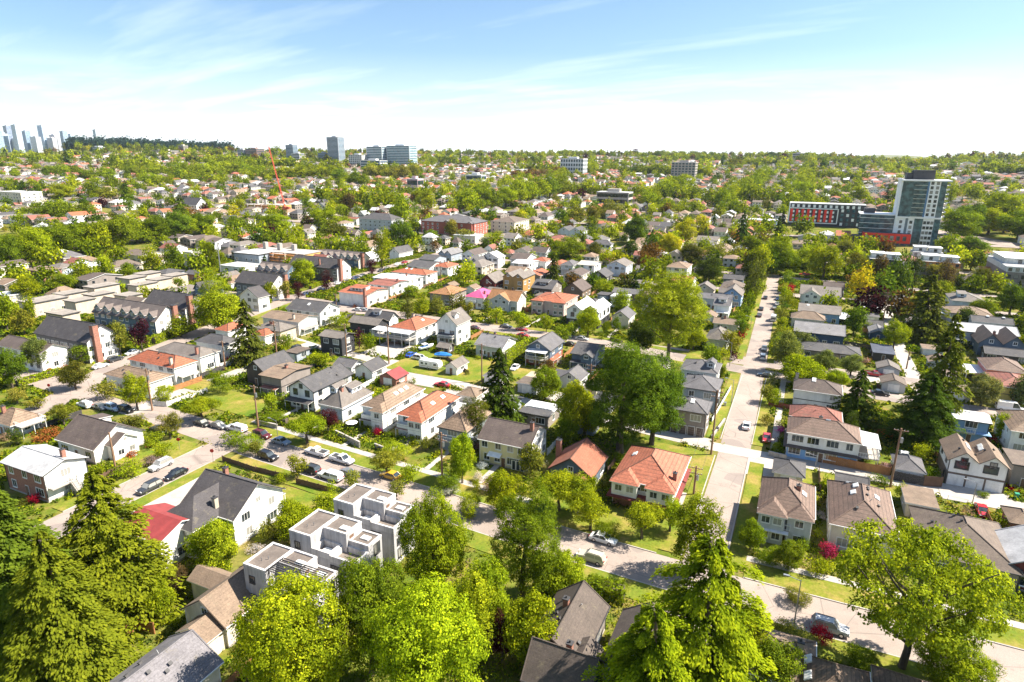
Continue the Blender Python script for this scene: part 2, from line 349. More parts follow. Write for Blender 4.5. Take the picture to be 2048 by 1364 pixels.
def wing(parent, sd, f0, f1, out, W, D, ev, slope, rc, wc, hip=False, depth_in=None, whole=True, zbot=-.3):
 (ox, oy), (ax, ay), (nx, ny), L = side_frame(sd, W, D)
 if sd in 'b': f0, f1 = 1-f1, 1-f0
 ww = 2*L*(f1-f0); c = -L+2*L*(f0+f1)/2
 inn = depth_in if depth_in else ww/2
 rise = slope*ww/2; ang = atan2(-nx, ny) if False else {'f': 0, 'b': pi, 'r': pi/2, 'l': -pi/2}[sd]
 loc = (ox+ax*c, oy+ay*c, 0); o = .4
 b = MB(); h2 = ww/2
 zb = zbot
 for pts in ([(-h2,-out,zb),(h2,-out,zb),(h2,-out,ev-.03)]+([] if hip else [(0,-out,ev+rise-.06)])+[(-h2,-out,ev-.03)],
    [(h2,-out,zb),(h2,.02,zb),(h2,.02,ev-.03),(h2,-out,ev-.03)], [(-h2,.02,zb),(-h2,-out,zb),(-h2,-out,ev-.03),(-h2,.02,ev-.03)]): b.face(pts)
 wg = b.build('gable_wing' if not hip else 'bay_wing', [wmat(wc)], parent, C[wc], loc, ang)
 r = MB(); e = ev-slope*o; t = ev+rise; zz = .012
 if hip: P = [[(-h2-o,-out-o,e+zz),(h2+o,-out-o,e+zz),(0,-out+h2,t+zz)], [(h2+o,-out-o,e+zz),(h2+o,0,e+zz),(0,inn,t+zz),(0,-out+h2,t+zz)], [(-h2-o,0,e+zz),(-h2-o,-out-o,e+zz),(0,-out+h2,t+zz),(0,inn,t+zz)]]
 else: P = [[(-h2-o,inn*.2,e+zz),(-h2-o,-out-o,e+zz),(0,-out-o,t+zz),(0,inn,t+zz)], [(0,inn,t+zz),(0,-out-o,t+zz),(h2+o,-out-o,e+zz),(h2+o,inn*.2,e+zz)]]
 r.slab(P, .15, 0, 1)
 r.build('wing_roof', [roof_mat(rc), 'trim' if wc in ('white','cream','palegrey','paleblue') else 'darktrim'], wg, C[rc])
 n = 2 if ww > 3.6 else 1; f, g = window_mesh(1.2 if ww > 3 else .8, 1.1, False, True)
 for lev in range(1 if ev < 4.5 else 2):
  if lev == 0 and zb > 0: continue
  for i in range(n): link('window', f, wg, loc=((i-(n-1)/2)*ww/2.2, -out, .95+2.75*lev))
 if not hip and rise > 1: link('window', window_mesh(.7, .7, False, True)[0], wg, loc=(0, -out, ev+.05))
def chimney(parent, x, y, z0, z1, s=.75, name='chimney', c='brick', cap=True):
 b = MB(); b.box(x-s/2, x+s/2, y-s/2, y+s/2, z0, z1)
 b.box(x-s/2-.07, x+s/2+.07, y-s/2-.07, y+s/2+.07, z1, z1+.12, 1); b.tube((x,y,z1+.1), (x,y,z1+.45), .13, .11, 8, 1)
 return b.build(name, ['brick' if c == 'brick' else 'plain', 'darktrim'], parent, C[c])
def slope_at(zf, x, y):
 e = .05; return (zf(x+e, y)-zf(x-e, y))/(2*e), (zf(x, y+e)-zf(x, y-e))/(2*e)
def on_roof(parent, name, me, x, y, zf, lift=.0):
 gx, gy = slope_at(zf, x, y); o = link(name, me, parent, loc=(x, y, zf(x, y)+lift)); o.rotation_euler = (math.atan(gy), -math.atan(gx), 0); return o
def sky_mesh(w=.75, l=1.2):
 if 'sky' not in WM:
  b = MB(); b.box(-w/2-.08, w/2+.08, -l/2-.08, l/2+.08, -.1, .16, 0); b.box(-w/2, w/2, -l/2, l/2, .161, .19, 1); WM['sky'] = b.mesh('skylight', ['trim', 'skylight'])
  b = MB(); b.box(-.16, .16, -.16, .16, -.1, .22, 0); b.prism([(-.22,-.22),(.22,-.22),(.22,.22),(-.22,.22)], .22, .3, 0); WM['vent'] = b.mesh('roof_vent', ['darktrim'])
  b = MB(); b.tube((0,0,-.1), (0,0,.5), .06, .06, 6); WM['pipe'] = b.mesh('vent_pipe', ['steel'])
 return WM['sky']
def house(name, cat, label, u, v, w, d, ev, kind, rise, rc, wc, ex, group=None, lod=0):
 x, y = XY(u, v); R = root(name, u, v, label, cat, group)
 rnd = random.Random(int(u*31+v*17)); W, D = w/2, d/2; o = .45 if kind != 'flat' else .35
 opt = [e.split(':') for e in ex]; has = {e[0]: e for e in opt}
 dark = 'blackwin' in has
 P, zf = roof_polys(kind, w, d, ev, rise, o)
 skip = 'r' if 'wr' in has else ''
 b = MB(); walls(b, kind, w, d, ev, rise, skip); wl = b.build('wall', ['concretewall' if cat == 'town house' and False else wmat(wc)], R, C[wc])
 if skip:
  b = MB(); walls(b, kind, w, d, ev, rise, 'fbl'); c2 = has['wr'][1]; q = b.build('side_wall', [wmat(c2)], R, C[c2])
 r = MB(); polys = [list(p) for p in P]; fas = 'trim' if wc in ('white','cream','palegrey','paleblue','sage','creamyellow','pinkbeige','yellow','pink') and not dark else 'darktrim'
 if kind == 'flat': r.slab(polys, rise, 0, 1)
 else: r.slab(polys, .16, 0, 1)
 caps = []
 for p in P:
  for a, c_ in zip(p, p[1:]+p[:1]):
   if max(a[2], c_[2]) > ev+rise*.9 and (c_, a) not in caps: caps.append((a, c_))
 if kind in ('hip','gu','gv') and rc not in METAL:
  for a, c_ in caps: r.tube((a[0],a[1],a[2]+.02), (c_[0],c_[1],c_[2]+.02), .10, .10, 5, 2)
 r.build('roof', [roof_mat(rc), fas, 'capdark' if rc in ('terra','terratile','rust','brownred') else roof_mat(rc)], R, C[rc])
 # gutters along the eaves
 whole = lod > 0
 two = ev >= 4.8
 low = has.get('lower'); lowc = low[1] if low else None
 if lowc:
  b = MB(); b.box(-W-.04, W+.04, -D-.04, D+.04, -.3, 2.75); b.build('lower_wall', [wmat(lowc)], R, C[lowc])
 if 'skirt' in has:
  c2 = has['skirt'][1]; q = .75; z = 2.95; b = MB()
  A = [(-W,-D),(W,-D),(W,D),(-W,D)]; qf = q+max([float(e_[3]) for e_ in opt if e_[0] == 'fhip']+[0]); B2 = [(-W-q,-D-qf),(W+q,-D-qf),(W+q,D+q),(-W-q,D+q)]
  b.slab([[(*B2[i],z-.35),(*B2[(i+1)%4],z-.35),(*A[(i+1)%4],z),(*A[i],z)] for i in range(4)], .12); b.build('skirt_roof', [roof_mat(c2)], R, C[c2])
 if 'band' in has:
  b = MB(); b.box(-W-.03, W+.03, -D-.03, D+.03, 2.8, 3.0); b.build('band_course', ['darktrim'], R)
 if lod == 0 and kind != 'flat' and cat == 'house':
  b = MB(); b.box(-W-.03, W+.03, -D-.03, D+.03, -.3, .32); b.build('foundation', ['concrete'], R)
  b = MB(); 
  for x in (-W, W):
   for y in (-D, D): b = MB(); b.box(x-.07, x+.07, y-.07, y+.07, .33, ev-.1); b.build('corner_trim', [fas], R)
  e_ = ev-.12; b = MB()
  if kind in ('gu', 'hip'): b.tube((-W-.4,-D-.5,e_-.1), (W+.4,-D-.5,e_-.1), .07, .07, 6)
  if kind in ('gv', 'gv2', 'hip'): b.tube((W+.5,-D-.4,e_-.1), (W+.5,D+.4,e_-.1), .07, .07, 6)
  b.tube((W+.08,-D-.08,.2), (W+.08,-D-.08,e_), .05, .05, 5); b.build('gutter', [fas], R)
 # windows
 inset = .05 if lowc else .0
 blocked = {'f': [], 'b': [], 'r': [], 'l': []}
 for e in opt:
  if e[0] in ('xgab',) : blocked[e[1]].append((float(e[2]), float(e[3])))
  if e[0] == 'fhip': blocked['f'].append((float(e[1]), float(e[2])))
  if e[0] == 'gar': blocked[e[1]].append((-.1, 1.1, 'low'))
  if e[0] in ('porch', 'bal', 'deck') and e[1] in 'fr': pass
 dense = 'winrow' in has
 big = ev > 8
 sides = 'frl' if lod < 2 else 'fr'
 for sd in sides:
  L = 2*(W if sd in 'fb' else D); nl = max(1, int(ev/2.75)); st = 2.1 if dense else 3.0 if sd == 'f' else 3.8
  if big: st = 4.2
  n = max(1, int((L-1.0)/st))
  for lev in range(nl):
   for i in range(n):
    fr = (i+.5)/n
    if any(q[0]-.06 < fr < q[1]+.06 and (len(q) == 2 or lev == 0) for q in blocked[sd]): continue
    if lev == 0 and sd == 'f' and abs(fr-.5) < .5/n and not dense: continue
    if rnd.random() < .12 and not dense: continue
    ww = 1.2 if dense else rnd.choice((1.2, 1.7, 2.2)) if sd != 'l' else rnd.choice((.8, 1.1)); hh = 1.35 if sd != 'l' else 1.0
    off = inset if lev == 0 else 0
    add_window(R, sd, (-.5+fr)*L*(1 if sd != 'l' else -1)+rnd.uniform(-.25, .25), 1.0+2.8*lev, ww, hh, W+off, D+off, dark, whole)
  if rise > 1.9 and ((kind == 'gu' and sd in 'rl') or (kind == 'gv' and sd == 'f')) and not skip == 'x':
   add_window(R, sd, 0, ev+.15, .9, .9, W, D, dark, whole)
  if kind == 'gv2' and sd == 'f' and rise > 1.5:
   for q in (-W/2, W/2): add_window(R, sd, q, ev-.6 if 'blackwin' in has else ev+.1, 1.0, 1.0, W, D, dark, whole)
 if lod < 2 and 'gar' not in has and not big:
  b = MB(); b.box(-.5, .5, -D-.09-inset, -D+.02, 0, 2.15, 1); b.box(-.42, .42, -D-.12-inset, -D, .03, 2.05, 0); b.box(.26, .32, -D-.16-inset, -D-.11-inset, .95, 1.07, 1); b.build('door', ['door', 'trim'], R)
 # extras
 for e in opt:
  k = e[0]
  if k == 'xgab': wing(R, e[1], float(e[2]), float(e[3]), float(e[4]), W, D, ev if kind != 'gv' or e[1] != 'f' else ev-.4, .62, rc, has['wr'][1] if (e[1] == 'r' and 'wr' in has) else wc, depth_in=min(W, D)*.8)
  elif k == 'fhip': wing(R, 'f', float(e[1]), float(e[2]), float(e[3]), W, D, ev, rise/min(W, D), rc, wc, hip=True, zbot=2.7 if 'skirt' in has else -.3)
  elif k == 'chim':
   cx, cy = -W+w*float(e[1]), -D+d*float(e[2]); chimney(R, cx, cy, zf(cx, cy)-.6, max(zf(cx, cy), ev)+float(e[3]), .7, c='brick' if wc not in ('white','palegrey') or rnd.random() < .3 else 'beigewall')
  elif k == 'chimout':
   (ox, oy), (ax, ay), (nx, ny), L = side_frame(e[1], W, D); t = -L+2*L*float(e[2]); cx, cy = ox+ax*t+nx*.45, oy+ay*t+ny*.45
   chimney(R, cx, cy, -.2, ev+float(e[3])+.6, 1.0 if float(e[3]) < 3 else 1.7)
  elif k == 'sky': on_roof(R, 'skylight', sky_mesh(), -W+w*float(e[1]), -D+d*float(e[2]), zf, .0)
  elif k == 'vents' :
   sky_mesh()
   for i in range(5): on_roof(R, 'roof_vent', WM['vent'], rnd.uniform(-.75, .75)*W, rnd.uniform(-.75, .75)*D, zf)
   on_roof(R, 'vent_pipe', WM['pipe'], rnd.uniform(-.5, .5)*W, rnd.uniform(-.5, .5)*D, zf)
  elif k in ('porch', 'deck', 'bal'):
   (ox, oy), (ax, ay), (nx, ny), L = side_frame(e[1], W, D); ang = {'f': 0, 'b': pi, 'r': pi/2, 'l': -pi/2}[e[1]]
   if k == 'porch': f0, f1, dp, zz, c2 = float(e[2]), float(e[3]), float(e[4]), float(e[5]), e[6]
   elif k == 'deck': f0, f1, dp, zz, c2 = .1, .95, 2.6, 5.3 if two else 3.0, {'white': 'whiteroof', 'grey': None}.get(e[2], 'whiteroof')
   else: f0, f1, dp, zz, c2 = .05, .62, 1.3, None, None
   x0, x1 = -L+2*L*f0, -L+2*L*f1
   if zz and c2:
    b = MB(); b.slab([[(x0,-dp,zz-.3),(x1,-dp,zz-.3),(x1,0,zz),(x0,0,zz)]], .1, 0, 1); pr = b.build('porch_roof', [roof_mat(c2), 'trim'], R, C[c2], (ox, oy, 0), ang)
    n = max(2, int((x1-x0)/2.6)+1)
    for i in range(n):
     xx = x0+.15+(x1-x0-.3)*i/(n-1); b = MB(); b.box(xx-.06, xx+.06, -dp+.12, -dp+.24, -.2, zz-.38); b.build('post', ['trim'], R, None, (ox, oy, 0), ang)
   if k != 'porch' or (zz and zz > 3.6):
    z2 = 2.75; b = MB(); b.box(x0, x1, -dp, .0, z2-.2, z2, 0); b.build('balcony', ['concrete'], R, None, (ox, oy, 0), ang)
    b = MB(); sr = wc in ('white',) and k == 'bal'
    rail(b, x0, -dp+.06, x1, -dp+.06, z2, 0, sr); rail(b, x0+.05, -dp, x0+.05, 0, z2, 0, sr); rail(b, x1-.05, -dp, x1-.05, 0, z2, 0, sr); b.build('railing', ['trim' if c2 or k == 'bal' else 'darktrim'], R, None, (ox, oy, 0), ang)
  elif k == 'stairs':
   ang = {'f': 0, 'r': pi/2}[e[1]]; (ox, oy), _, _, L = side_frame(e[1], W, D); b = MB(); n = 8; zt = 1.4 if not two or e[1] == 'f' else 2.7; xx = L*.1
   for i in range(n): b.box(xx-.6, xx+.6, -.32*(n-i)-1.2, -.32*(n-i-1)-1.2, -.2, zt*(i+1)/n)
   b.build('front_steps', ['concrete'], R, None, (ox, oy, 0), ang)
   b = MB()
   for q in (-.62, .62): b.tube((xx+q,-1.2-.32*n,.9), (xx+q,-1.2,zt+.9), .04, .04, 5); b.tube((xx+q,-1.2-.32*n,0), (xx+q,-1.2-.32*n,.9), .04, .04, 5); b.tube((xx+q,-1.2,zt), (xx+q,-1.2,zt+.9), .04, .04, 5)
   b.build('handrail', ['darktrim'], R, None, (ox, oy, 0), ang)
  elif k == 'gar':
   n = int(e[2]); gw = min(2.6, w/n-.5)
   for i in range(n):
    xx = -W+w*(i+.5)/n; b = MB(); b.box(xx-gw/2-.1, xx+gw/2+.1, -D-.10, -D+.01, 0, 2.35, 1)
    for j in range(4): b.box(xx-gw/2, xx+gw/2, -D-.14, -D, .05+j*.55, .05+j*.55+.52, 0)
    b.build('garage_door', ['plain', 'trim'], R, C[e[3]] if e[3] in C else C['white'])
  elif k == 'dorm':
   sd = e[1]; (ox, oy), (ax, ay), (nx, ny), L = side_frame(sd, W, D); f = float(e[2]); dw = float(e[3]); ang = {'f': 0, 'b': pi, 'r': pi/2, 'l': -pi/2}[sd]
   t = -L+2*L*f; HD = D if sd in 'fb' else W; dep = HD*.62; zb = zf(ox+ax*t-nx*(HD-dep), oy+ay*t-ny*(HD-dep)) if kind != 'hip' else ev+rise*.45
   bx, by = ox+ax*t-nx*(HD*.38), oy+ay*t-ny*(HD*.38); zb = zf(bx, by); hh = 1.35
   b = MB(); b.box(-dw/2, dw/2, 0, HD*.6, zb-.4, zb+hh); dm = b.build('dormer', [wmat(wc)], R, C[wc], (bx, by, 0), ang)
   b = MB()
   if dw > 2.9: b.slab([[(-dw/2-.25,-.35,zb+hh),(dw/2+.25,-.35,zb+hh),(dw/2+.25,HD*.62,zb+hh+.6),(-dw/2-.25,HD*.62,zb+hh+.6)]], .13, 0, 1)
   else: b.slab([[(-dw/2-.25,HD*.7,zb+hh-.1),(-dw/2-.25,-.35,zb+hh-.1),(0,-.35,zb+hh+.75),(0,HD*.7,zb+hh+.75)], [(0,HD*.7,zb+hh+.75),(0,-.35,zb+hh+.75),(dw/2+.25,-.35,zb+hh-.1),(dw/2+.25,HD*.7,zb+hh-.1)]], .13, 0, 1)
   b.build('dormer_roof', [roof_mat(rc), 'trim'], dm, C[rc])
   for i in range(max(1, int(dw/1.8))): link('window', window_mesh(1.0, .85, False, True)[0], dm, loc=((i-(max(1, int(dw/1.8))-1)/2)*1.7, 0, zb+.25))
  elif k == 'dormrow':
   n = int(e[1])
   for i in range(n):
    t = -W+w*(i+.5)/n; dw = w/n*.62; zb = ev+.1; y0 = -D+.35; hh = 1.5
    b = MB(); b.face([(t-dw/2,y0,zb-.5),(t+dw/2,y0,zb-.5),(t+dw/2,y0,zb+hh),(t,y0,zb+hh+1.3),(t-dw/2,y0,zb+hh)])
    b.face([(t+dw/2,y0,zb-.5),(t+dw/2,0,zb-.5),(t+dw/2,0,zb+hh),(t+dw/2,y0,zb+hh)]); b.face([(t-dw/2,0,zb-.5),(t-dw/2,y0,zb-.5),(t-dw/2,y0,zb+hh),(t-dw/2,0,zb+hh)])
    dm = b.build('dormer', ['siding'], R, C[wc])
    b = MB(); o2 = .35; b.slab([[(t-dw/2-o2,0,zb+hh-.35),(t-dw/2-o2,y0-.4,zb+hh-.35),(t,y0-.4,zb+hh+1.4),(t,0,zb+hh+1.4)], [(t,0,zb+hh+1.4),(t,y0-.4,zb+hh+1.4),(t+dw/2+o2,y0-.4,zb+hh-.35),(t+dw/2+o2,0,zb+hh-.35)]], .14, 0, 1)
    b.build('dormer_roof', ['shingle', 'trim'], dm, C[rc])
    for q in (-.45, .45): link('window', window_mesh(.7, 1.2, False, True)[0], dm, loc=(t+q, y0, zb+.2))
  elif k == 'shop':
   b = MB(); xx = W*.62; b.box(xx-1.5, xx+1.5, -D-.10, -D+.01, 0, 2.5, 1)
   for q in (-1, 0, 1): b.box(xx+q*.95-.32, xx+q*.95+.32, -D-.14, -D, .1, 2.0, 0)
   b.build('shop_front', ['glass', 'trim'], R)
   b = MB()
   for q in range(7): b.box(xx-1.45+q*.42, xx-1.45+q*.42+.3, -D-.16, -D-.02, 2.12, 2.42, 0)
   b.build('transom', ['glass'], R)
   b = MB(); b.slab([[(-W*.6,-D-1.3,2.5),(-W*.05,-D-1.3,2.5),(-W*.05,-D,3.0),(-W*.6,-D,3.0)]], .08); b.build('awning', ['whitebright'], R)
  elif k == 'strip':
   b = MB(); b.box(-W*.9, W*.9, -D*.1, D*.25, ev+rise+.002, ev+rise+.3, 0)
   for i in range(9): b.box(-W*.9+w*.9*i/8-.05, -W*.9+w*.9*i/8+.05, -D*.12, D*.27, ev+rise+.003, ev+rise+.34, 1)
   b.build('rooflight', ['skylight', 'trim'], R)
   b = MB(); b.box(-W-.3, W+.3, -D-.3, -D*.15, ev+rise+.003, ev+rise+.05); b.build('tar_strip', ['shingle'], R, C['dkgrey'])
 return R

# ------------------------------------------------------------------ foliage
def leaf_mesh(name, cen, nrm, size, lv, elong=1.5, axis=None):
 n = len(cen); r = RNG
 nrm = nrm/np.maximum(np.linalg.norm(nrm, axis=1, keepdims=True), 1e-6)
 a = axis if axis is not None else r.normal(size=(n, 3))
 a = a-nrm*(a*nrm).sum(1, keepdims=True); a /= np.maximum(np.linalg.norm(a, axis=1, keepdims=True), 1e-6)
 b = np.cross(nrm, a); sz = (size*r.uniform(.65, 1.35, n))[:, None] if np.isscalar(size) else size[:, None]
 L = a*sz*elong*.5; Wd = b*sz*.5; fold = nrm*sz*.12
 V = np.empty((n, 4, 3)); V[:, 0] = cen-L; V[:, 1] = cen+Wd+fold; V[:, 2] = cen+L; V[:, 3] = cen-Wd+fold
 me = bpy.data.meshes.new(name); me.vertices.add(4*n); me.vertices.foreach_set('co', V.reshape(-1).astype('f4'))
 me.loops.add(4*n); me.loops.foreach_set('vertex_index', np.arange(4*n, dtype='i4'))
 me.polygons.add(n); me.polygons.foreach_set('loop_start', np.arange(0, 4*n, 4, dtype='i4')); me.polygons.foreach_set('loop_total', np.full(n, 4, 'i4'))
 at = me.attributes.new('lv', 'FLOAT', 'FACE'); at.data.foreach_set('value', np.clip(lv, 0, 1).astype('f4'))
 me.materials.append(M('leaf')); me.update(calc_edges=True); return me
def sph(n):
 p = RNG.normal(size=(n, 3)); return p/np.linalg.norm(p, axis=1, keepdims=True)
def broad(seed, n, size, zc=1.25, ax=(.66,.66,.62), K=16, lob=(.28,.46), flat=1.0, sparse=0., zmin=None, base_z=None):
 """lobed crown: leaf clusters in many small tufts on the lobes' shells, hollow between them"""
 global RNG
 RNG = np.random.default_rng(seed); ax = np.array(ax)
 c = sph(K)*RNG.uniform(.70, 1.06, (K, 1))*ax; c[:3] *= .3; rad = RNG.uniform(*lob, K)*(1 if ax[2] < 1 else 1.0); c[:, 2] += zc
 tb = RNG.uniform(.25, .75, K)
 nt = max(K*6, n//7); li = RNG.integers(0, K, nt); d = sph(nt); d[:, 2] = np.abs(d[:, 2])*.5+d[:, 2]*.5
 d /= np.linalg.norm(d, axis=1, keepdims=True)
 tc = c[li]+d*(rad[li]*RNG.uniform(.72, 1.08, nt))[:, None]*np.array([1, 1, flat])
 keep = np.ones(nt, bool)
 for k in range(K): keep &= ~((np.linalg.norm((tc-c[k])/np.array([1,1,flat]), axis=1) < rad[k]*.7) & (li != k))
 tc, d, li = tc[keep], d[keep], li[keep]
 per = max(3, n//max(1, len(tc))); tr = size*2.6
 cen = np.repeat(tc, per, 0)+RNG.normal(size=(len(tc)*per, 3))*tr*.55
 nr = np.repeat(d, per, 0)*.9+sph(len(cen))*.55+np.array([0, 0, .25])
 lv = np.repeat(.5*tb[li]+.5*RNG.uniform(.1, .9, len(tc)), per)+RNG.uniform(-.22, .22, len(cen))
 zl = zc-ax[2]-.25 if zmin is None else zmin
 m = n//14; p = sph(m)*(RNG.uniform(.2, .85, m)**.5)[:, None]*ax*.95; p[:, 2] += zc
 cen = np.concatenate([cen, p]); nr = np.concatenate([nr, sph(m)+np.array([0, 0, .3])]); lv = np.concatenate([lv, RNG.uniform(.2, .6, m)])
 ok = cen[:, 2] > zl
 return cen[ok], nr[ok], lv[ok]
def conifer(seed, n_wh, n_br, n_sp, size, H=3.3, droop=.35, low=.06, tips=.0, pw=.8, rag=.25):
 global RNG
 RNG = np.random.default_rng(seed); P, A, Nn, Lv, Sz = [], [], [], [], []
 for w in range(n_wh):
  t = low+(1-low)*((w+RNG.uniform(0, .6))/n_wh); z0 = H*t; nb = max(4, int(n_br*(1-.45*t)))
  for b in range(nb):
   az = 2*pi*(b+RNG.uniform(-.35, .35))/nb+w*2.4; Lb = max(.05, (1-t)**pw)*RNG.uniform(1-rag, 1+rag*.5); dr = droop*RNG.uniform(.6, 1.4)
   s = np.sqrt(RNG.uniform(.04, 1, n_sp)); az2 = az+RNG.normal(size=n_sp)*.17*(1.25-s*.7)
   rr = s*Lb; z = z0+.16*Lb*s-dr*Lb*s**2+RNG.normal(size=n_sp)*.014-RNG.uniform(0, .06, n_sp)*s
   ca, sa = np.cos(az2), np.sin(az2)
   P.append(np.stack([rr*ca, rr*sa, z], 1)); sl = .16-2*dr*s
   A.append(np.stack([ca, sa, sl], 1)+RNG.normal(size=(n_sp, 3))*.35)
   Nn.append(np.stack([-sl*ca*.6+ca*.25, -sl*sa*.6+sa*.25, np.ones(n_sp)], 1)+RNG.normal(size=(n_sp, 3))*.38)
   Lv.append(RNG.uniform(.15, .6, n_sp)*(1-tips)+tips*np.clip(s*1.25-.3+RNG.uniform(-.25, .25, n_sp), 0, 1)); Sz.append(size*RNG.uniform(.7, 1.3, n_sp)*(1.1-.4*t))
 m = 30; P.append(np.stack([RNG.normal(size=m)*.015, RNG.normal(size=m)*.015, H*RNG.uniform(.93, 1.0, m)], 1)); A.append(np.tile([0, 0, 1.], (m, 1))); Nn.append(sph(m)); Lv.append(np.full(m, .5)); Sz.append(np.full(m, size*.6))
 return np.concatenate(P), np.concatenate(Nn), np.concatenate(Lv), np.concatenate(A), np.concatenate(Sz)
def trunk_mesh(h, r, limbs=6, spread=.55, lean=0., seed=0, fork=.42):
 rn = random.Random(seed); b = MB(); pts = [(0, 0, -.03*h)]; n = 5
 for i in range(1, n+1): t = i/n; pts.append((lean*t*t*h+rn.uniform(-.02, .02)*h, rn.uniform(-.02, .02)*h, h*t))
 for i in range(n): b.tube(pts[i], pts[i+1], r*(1.15-.8*i/n), r*(1.15-.8*(i+1)/n), 7)
 for i in range(limbs):
  t = fork+(1-fork)*i/max(1, limbs)*.8; k = min(n-1, int(t*n)); q = [pts[k][j]+(pts[k+1][j]-pts[k][j])*(t*n-k) for j in range(3)]
  az = i*2.4+rn.uniform(-.4, .4); L = spread*rn.uniform(.7, 1.1); m = (q[0]+L*.5*cos(az), q[1]+L*.5*sin(az), q[2]+L*.35); e = (q[0]+L*cos(az), q[1]+L*sin(az), q[2]+L*.85)
  b.tube(q, m, r*.45, r*.3, 5); b.tube(m, e, r*.3, r*.12, 5)
 return b.mesh('trunk', ['bark'])
TM = {}
def tree_meshes(sp, lod, var):
 k = (sp, lod, var)
 if k in TM: return TM[k]
 s = hash((ord(sp), lod, var)) % 1000+1; H = 2.0; ln = {0: (44000, .023), 1: (11000, .044), 2: (2300, .09), 3: (430, .19)}[lod]; n, z = ln
 lean = 0
 if sp in 'MO':
  K = {0: 60, 1: 44, 2: 28, 3: 18}[lod] if sp == 'M' else 16
  cen, nr, lv = broad(s, n if sp == 'M' else int(n*.6), z, K=K, lob=((.15,.30) if lod < 2 else (.2,.38)) if sp == 'M' else (.20,.36), ax=(.70,.70,.72) if sp == 'M' else (.72,.72,.60), zc=1.08 if sp == 'M' else 1.25); tr = trunk_mesh(1.2, .065, 7, .55, 0, s)
 elif sp == 'S': cen, nr, lv = broad(s, int(n*.55), z*1.25, zc=.95, ax=(.66,.66,.70), K=12, lob=(.3,.5), zmin=0); tr = trunk_mesh(.9, .05, 5, .5, 0, s, .1)
 elif sp == 'U': cen, nr, lv = broad(s, n, z, zc=1.32, ax=(.72,.72,.34), K=18, lob=(.26,.36), zmin=.95); tr = trunk_mesh(1.1, .07, 6, .55, 0, s, .6)
 elif sp == 'P': cen, nr, lv = broad(s, n, z*1.15, zc=2.1, ax=(.62,.62,1.75), K=26, lob=(.34,.52), zmin=.12); H = 4.4; tr = trunk_mesh(3.2, .10, 5, .5, 0, s, .3)
 elif sp == 'Q': cen, nr, lv = broad(s, n, z*.95, zc=1.6, ax=(.62,.62,.80), K=38, lob=(.22,.36), zmin=.55); H = 2.55; tr = trunk_mesh(2.1, .045, 12, .62, 0, s, .26)
 elif sp == 'C': cen, nr, lv = broad(s, n, z, zc=1.65, ax=(.60,.60,1.28), K=34, lob=(.26,.44), flat=1.25, zmin=.15); H = 3.2; tr = trunk_mesh(2.4, .08, 6, .5, 0, s, .3)
 elif sp == 'W':
  global RNG
  cen, nr, lv = broad(s, int(n*.60), z*.72, zc=1.05, ax=(.86,.82,.50), K=90, lob=(.09,.19), flat=.75, zmin=.30); H = 1.75; tr = trunk_mesh(1.2, .045, 16, .80, -.12, s, .22)
 else:
  nw, nb, ns, sz = {0: (38, 10, 110, .034), 1: (28, 9, 42, .064), 2: (15, 8, 16, .14), 3: (9, 6, 8, .28)}[lod]
  if sp == 'K': P = conifer(s, nw-18, nb, int(ns*3.4), sz*.68, H=2.3, droop=.46, low=.05, tips=.9, pw=.52, rag=.6); H = 2.3
  elif sp == 'F': P = conifer(s, nw, nb, ns, sz, H=3.0, droop=.38+.12*var, low=.04, tips=.5, pw=.66, rag=.42); H = 3.0
  me = leaf_mesh('crown', P[0], P[1], P[4], P[2], 2.0, P[3]); TM[k] = (me, trunk_mesh(H*.96, .05, 0, seed=s), H); return TM[k]
 TM[k] = (leaf_mesh('crown', cen, nr, z, lv), tr, H); return TM[k]
SPN = dict(M='broadleaf_tree', O='street_tree', S='shrub', U='dome_tree', P='columnar_tree', Q='cottonwood_tree', C='shaggy_tree', W='feathery_tree', F='fir_tree', K='cedar_tree')
CATN = dict(S='shrub')
def tree(sp, u, v, h, r, col, label, lod, group=None):
 var = int(abs(u*7+v*3)) % (1 if sp in 'KWQU' else 3)
 cm, tm, H = tree_meshes(sp, lod, var)
 x, y = XY(u, v); rz = (u*1.7+v*2.3) % 6.28
 if sp in 'W': rz = .9
 k = random.Random(int(u*13+v*29)); base = LF[col]; j = k.uniform(.85, 1.18); base = (base[0]*j*k.uniform(.92, 1.1), base[1]*j, base[2]*j*k.uniform(.8, 1.3))
 if sp == 'S' and lod >= 1:
  return tag(link(SPN[sp], cm, col=base, loc=(x, y, ter(x, y)-.05), rz=rz, scale=(r, r, h/H)), label, CATN.get(sp, 'tree'), group)
 o = link(SPN[sp], None, loc=(x, y, ter(x, y)), rz=rz, scale=(r, r, h/H)); tag(o, label, CATN.get(sp, 'tree'), group)
 link('crown', cm, o, base); link('trunk', tm, o); return o

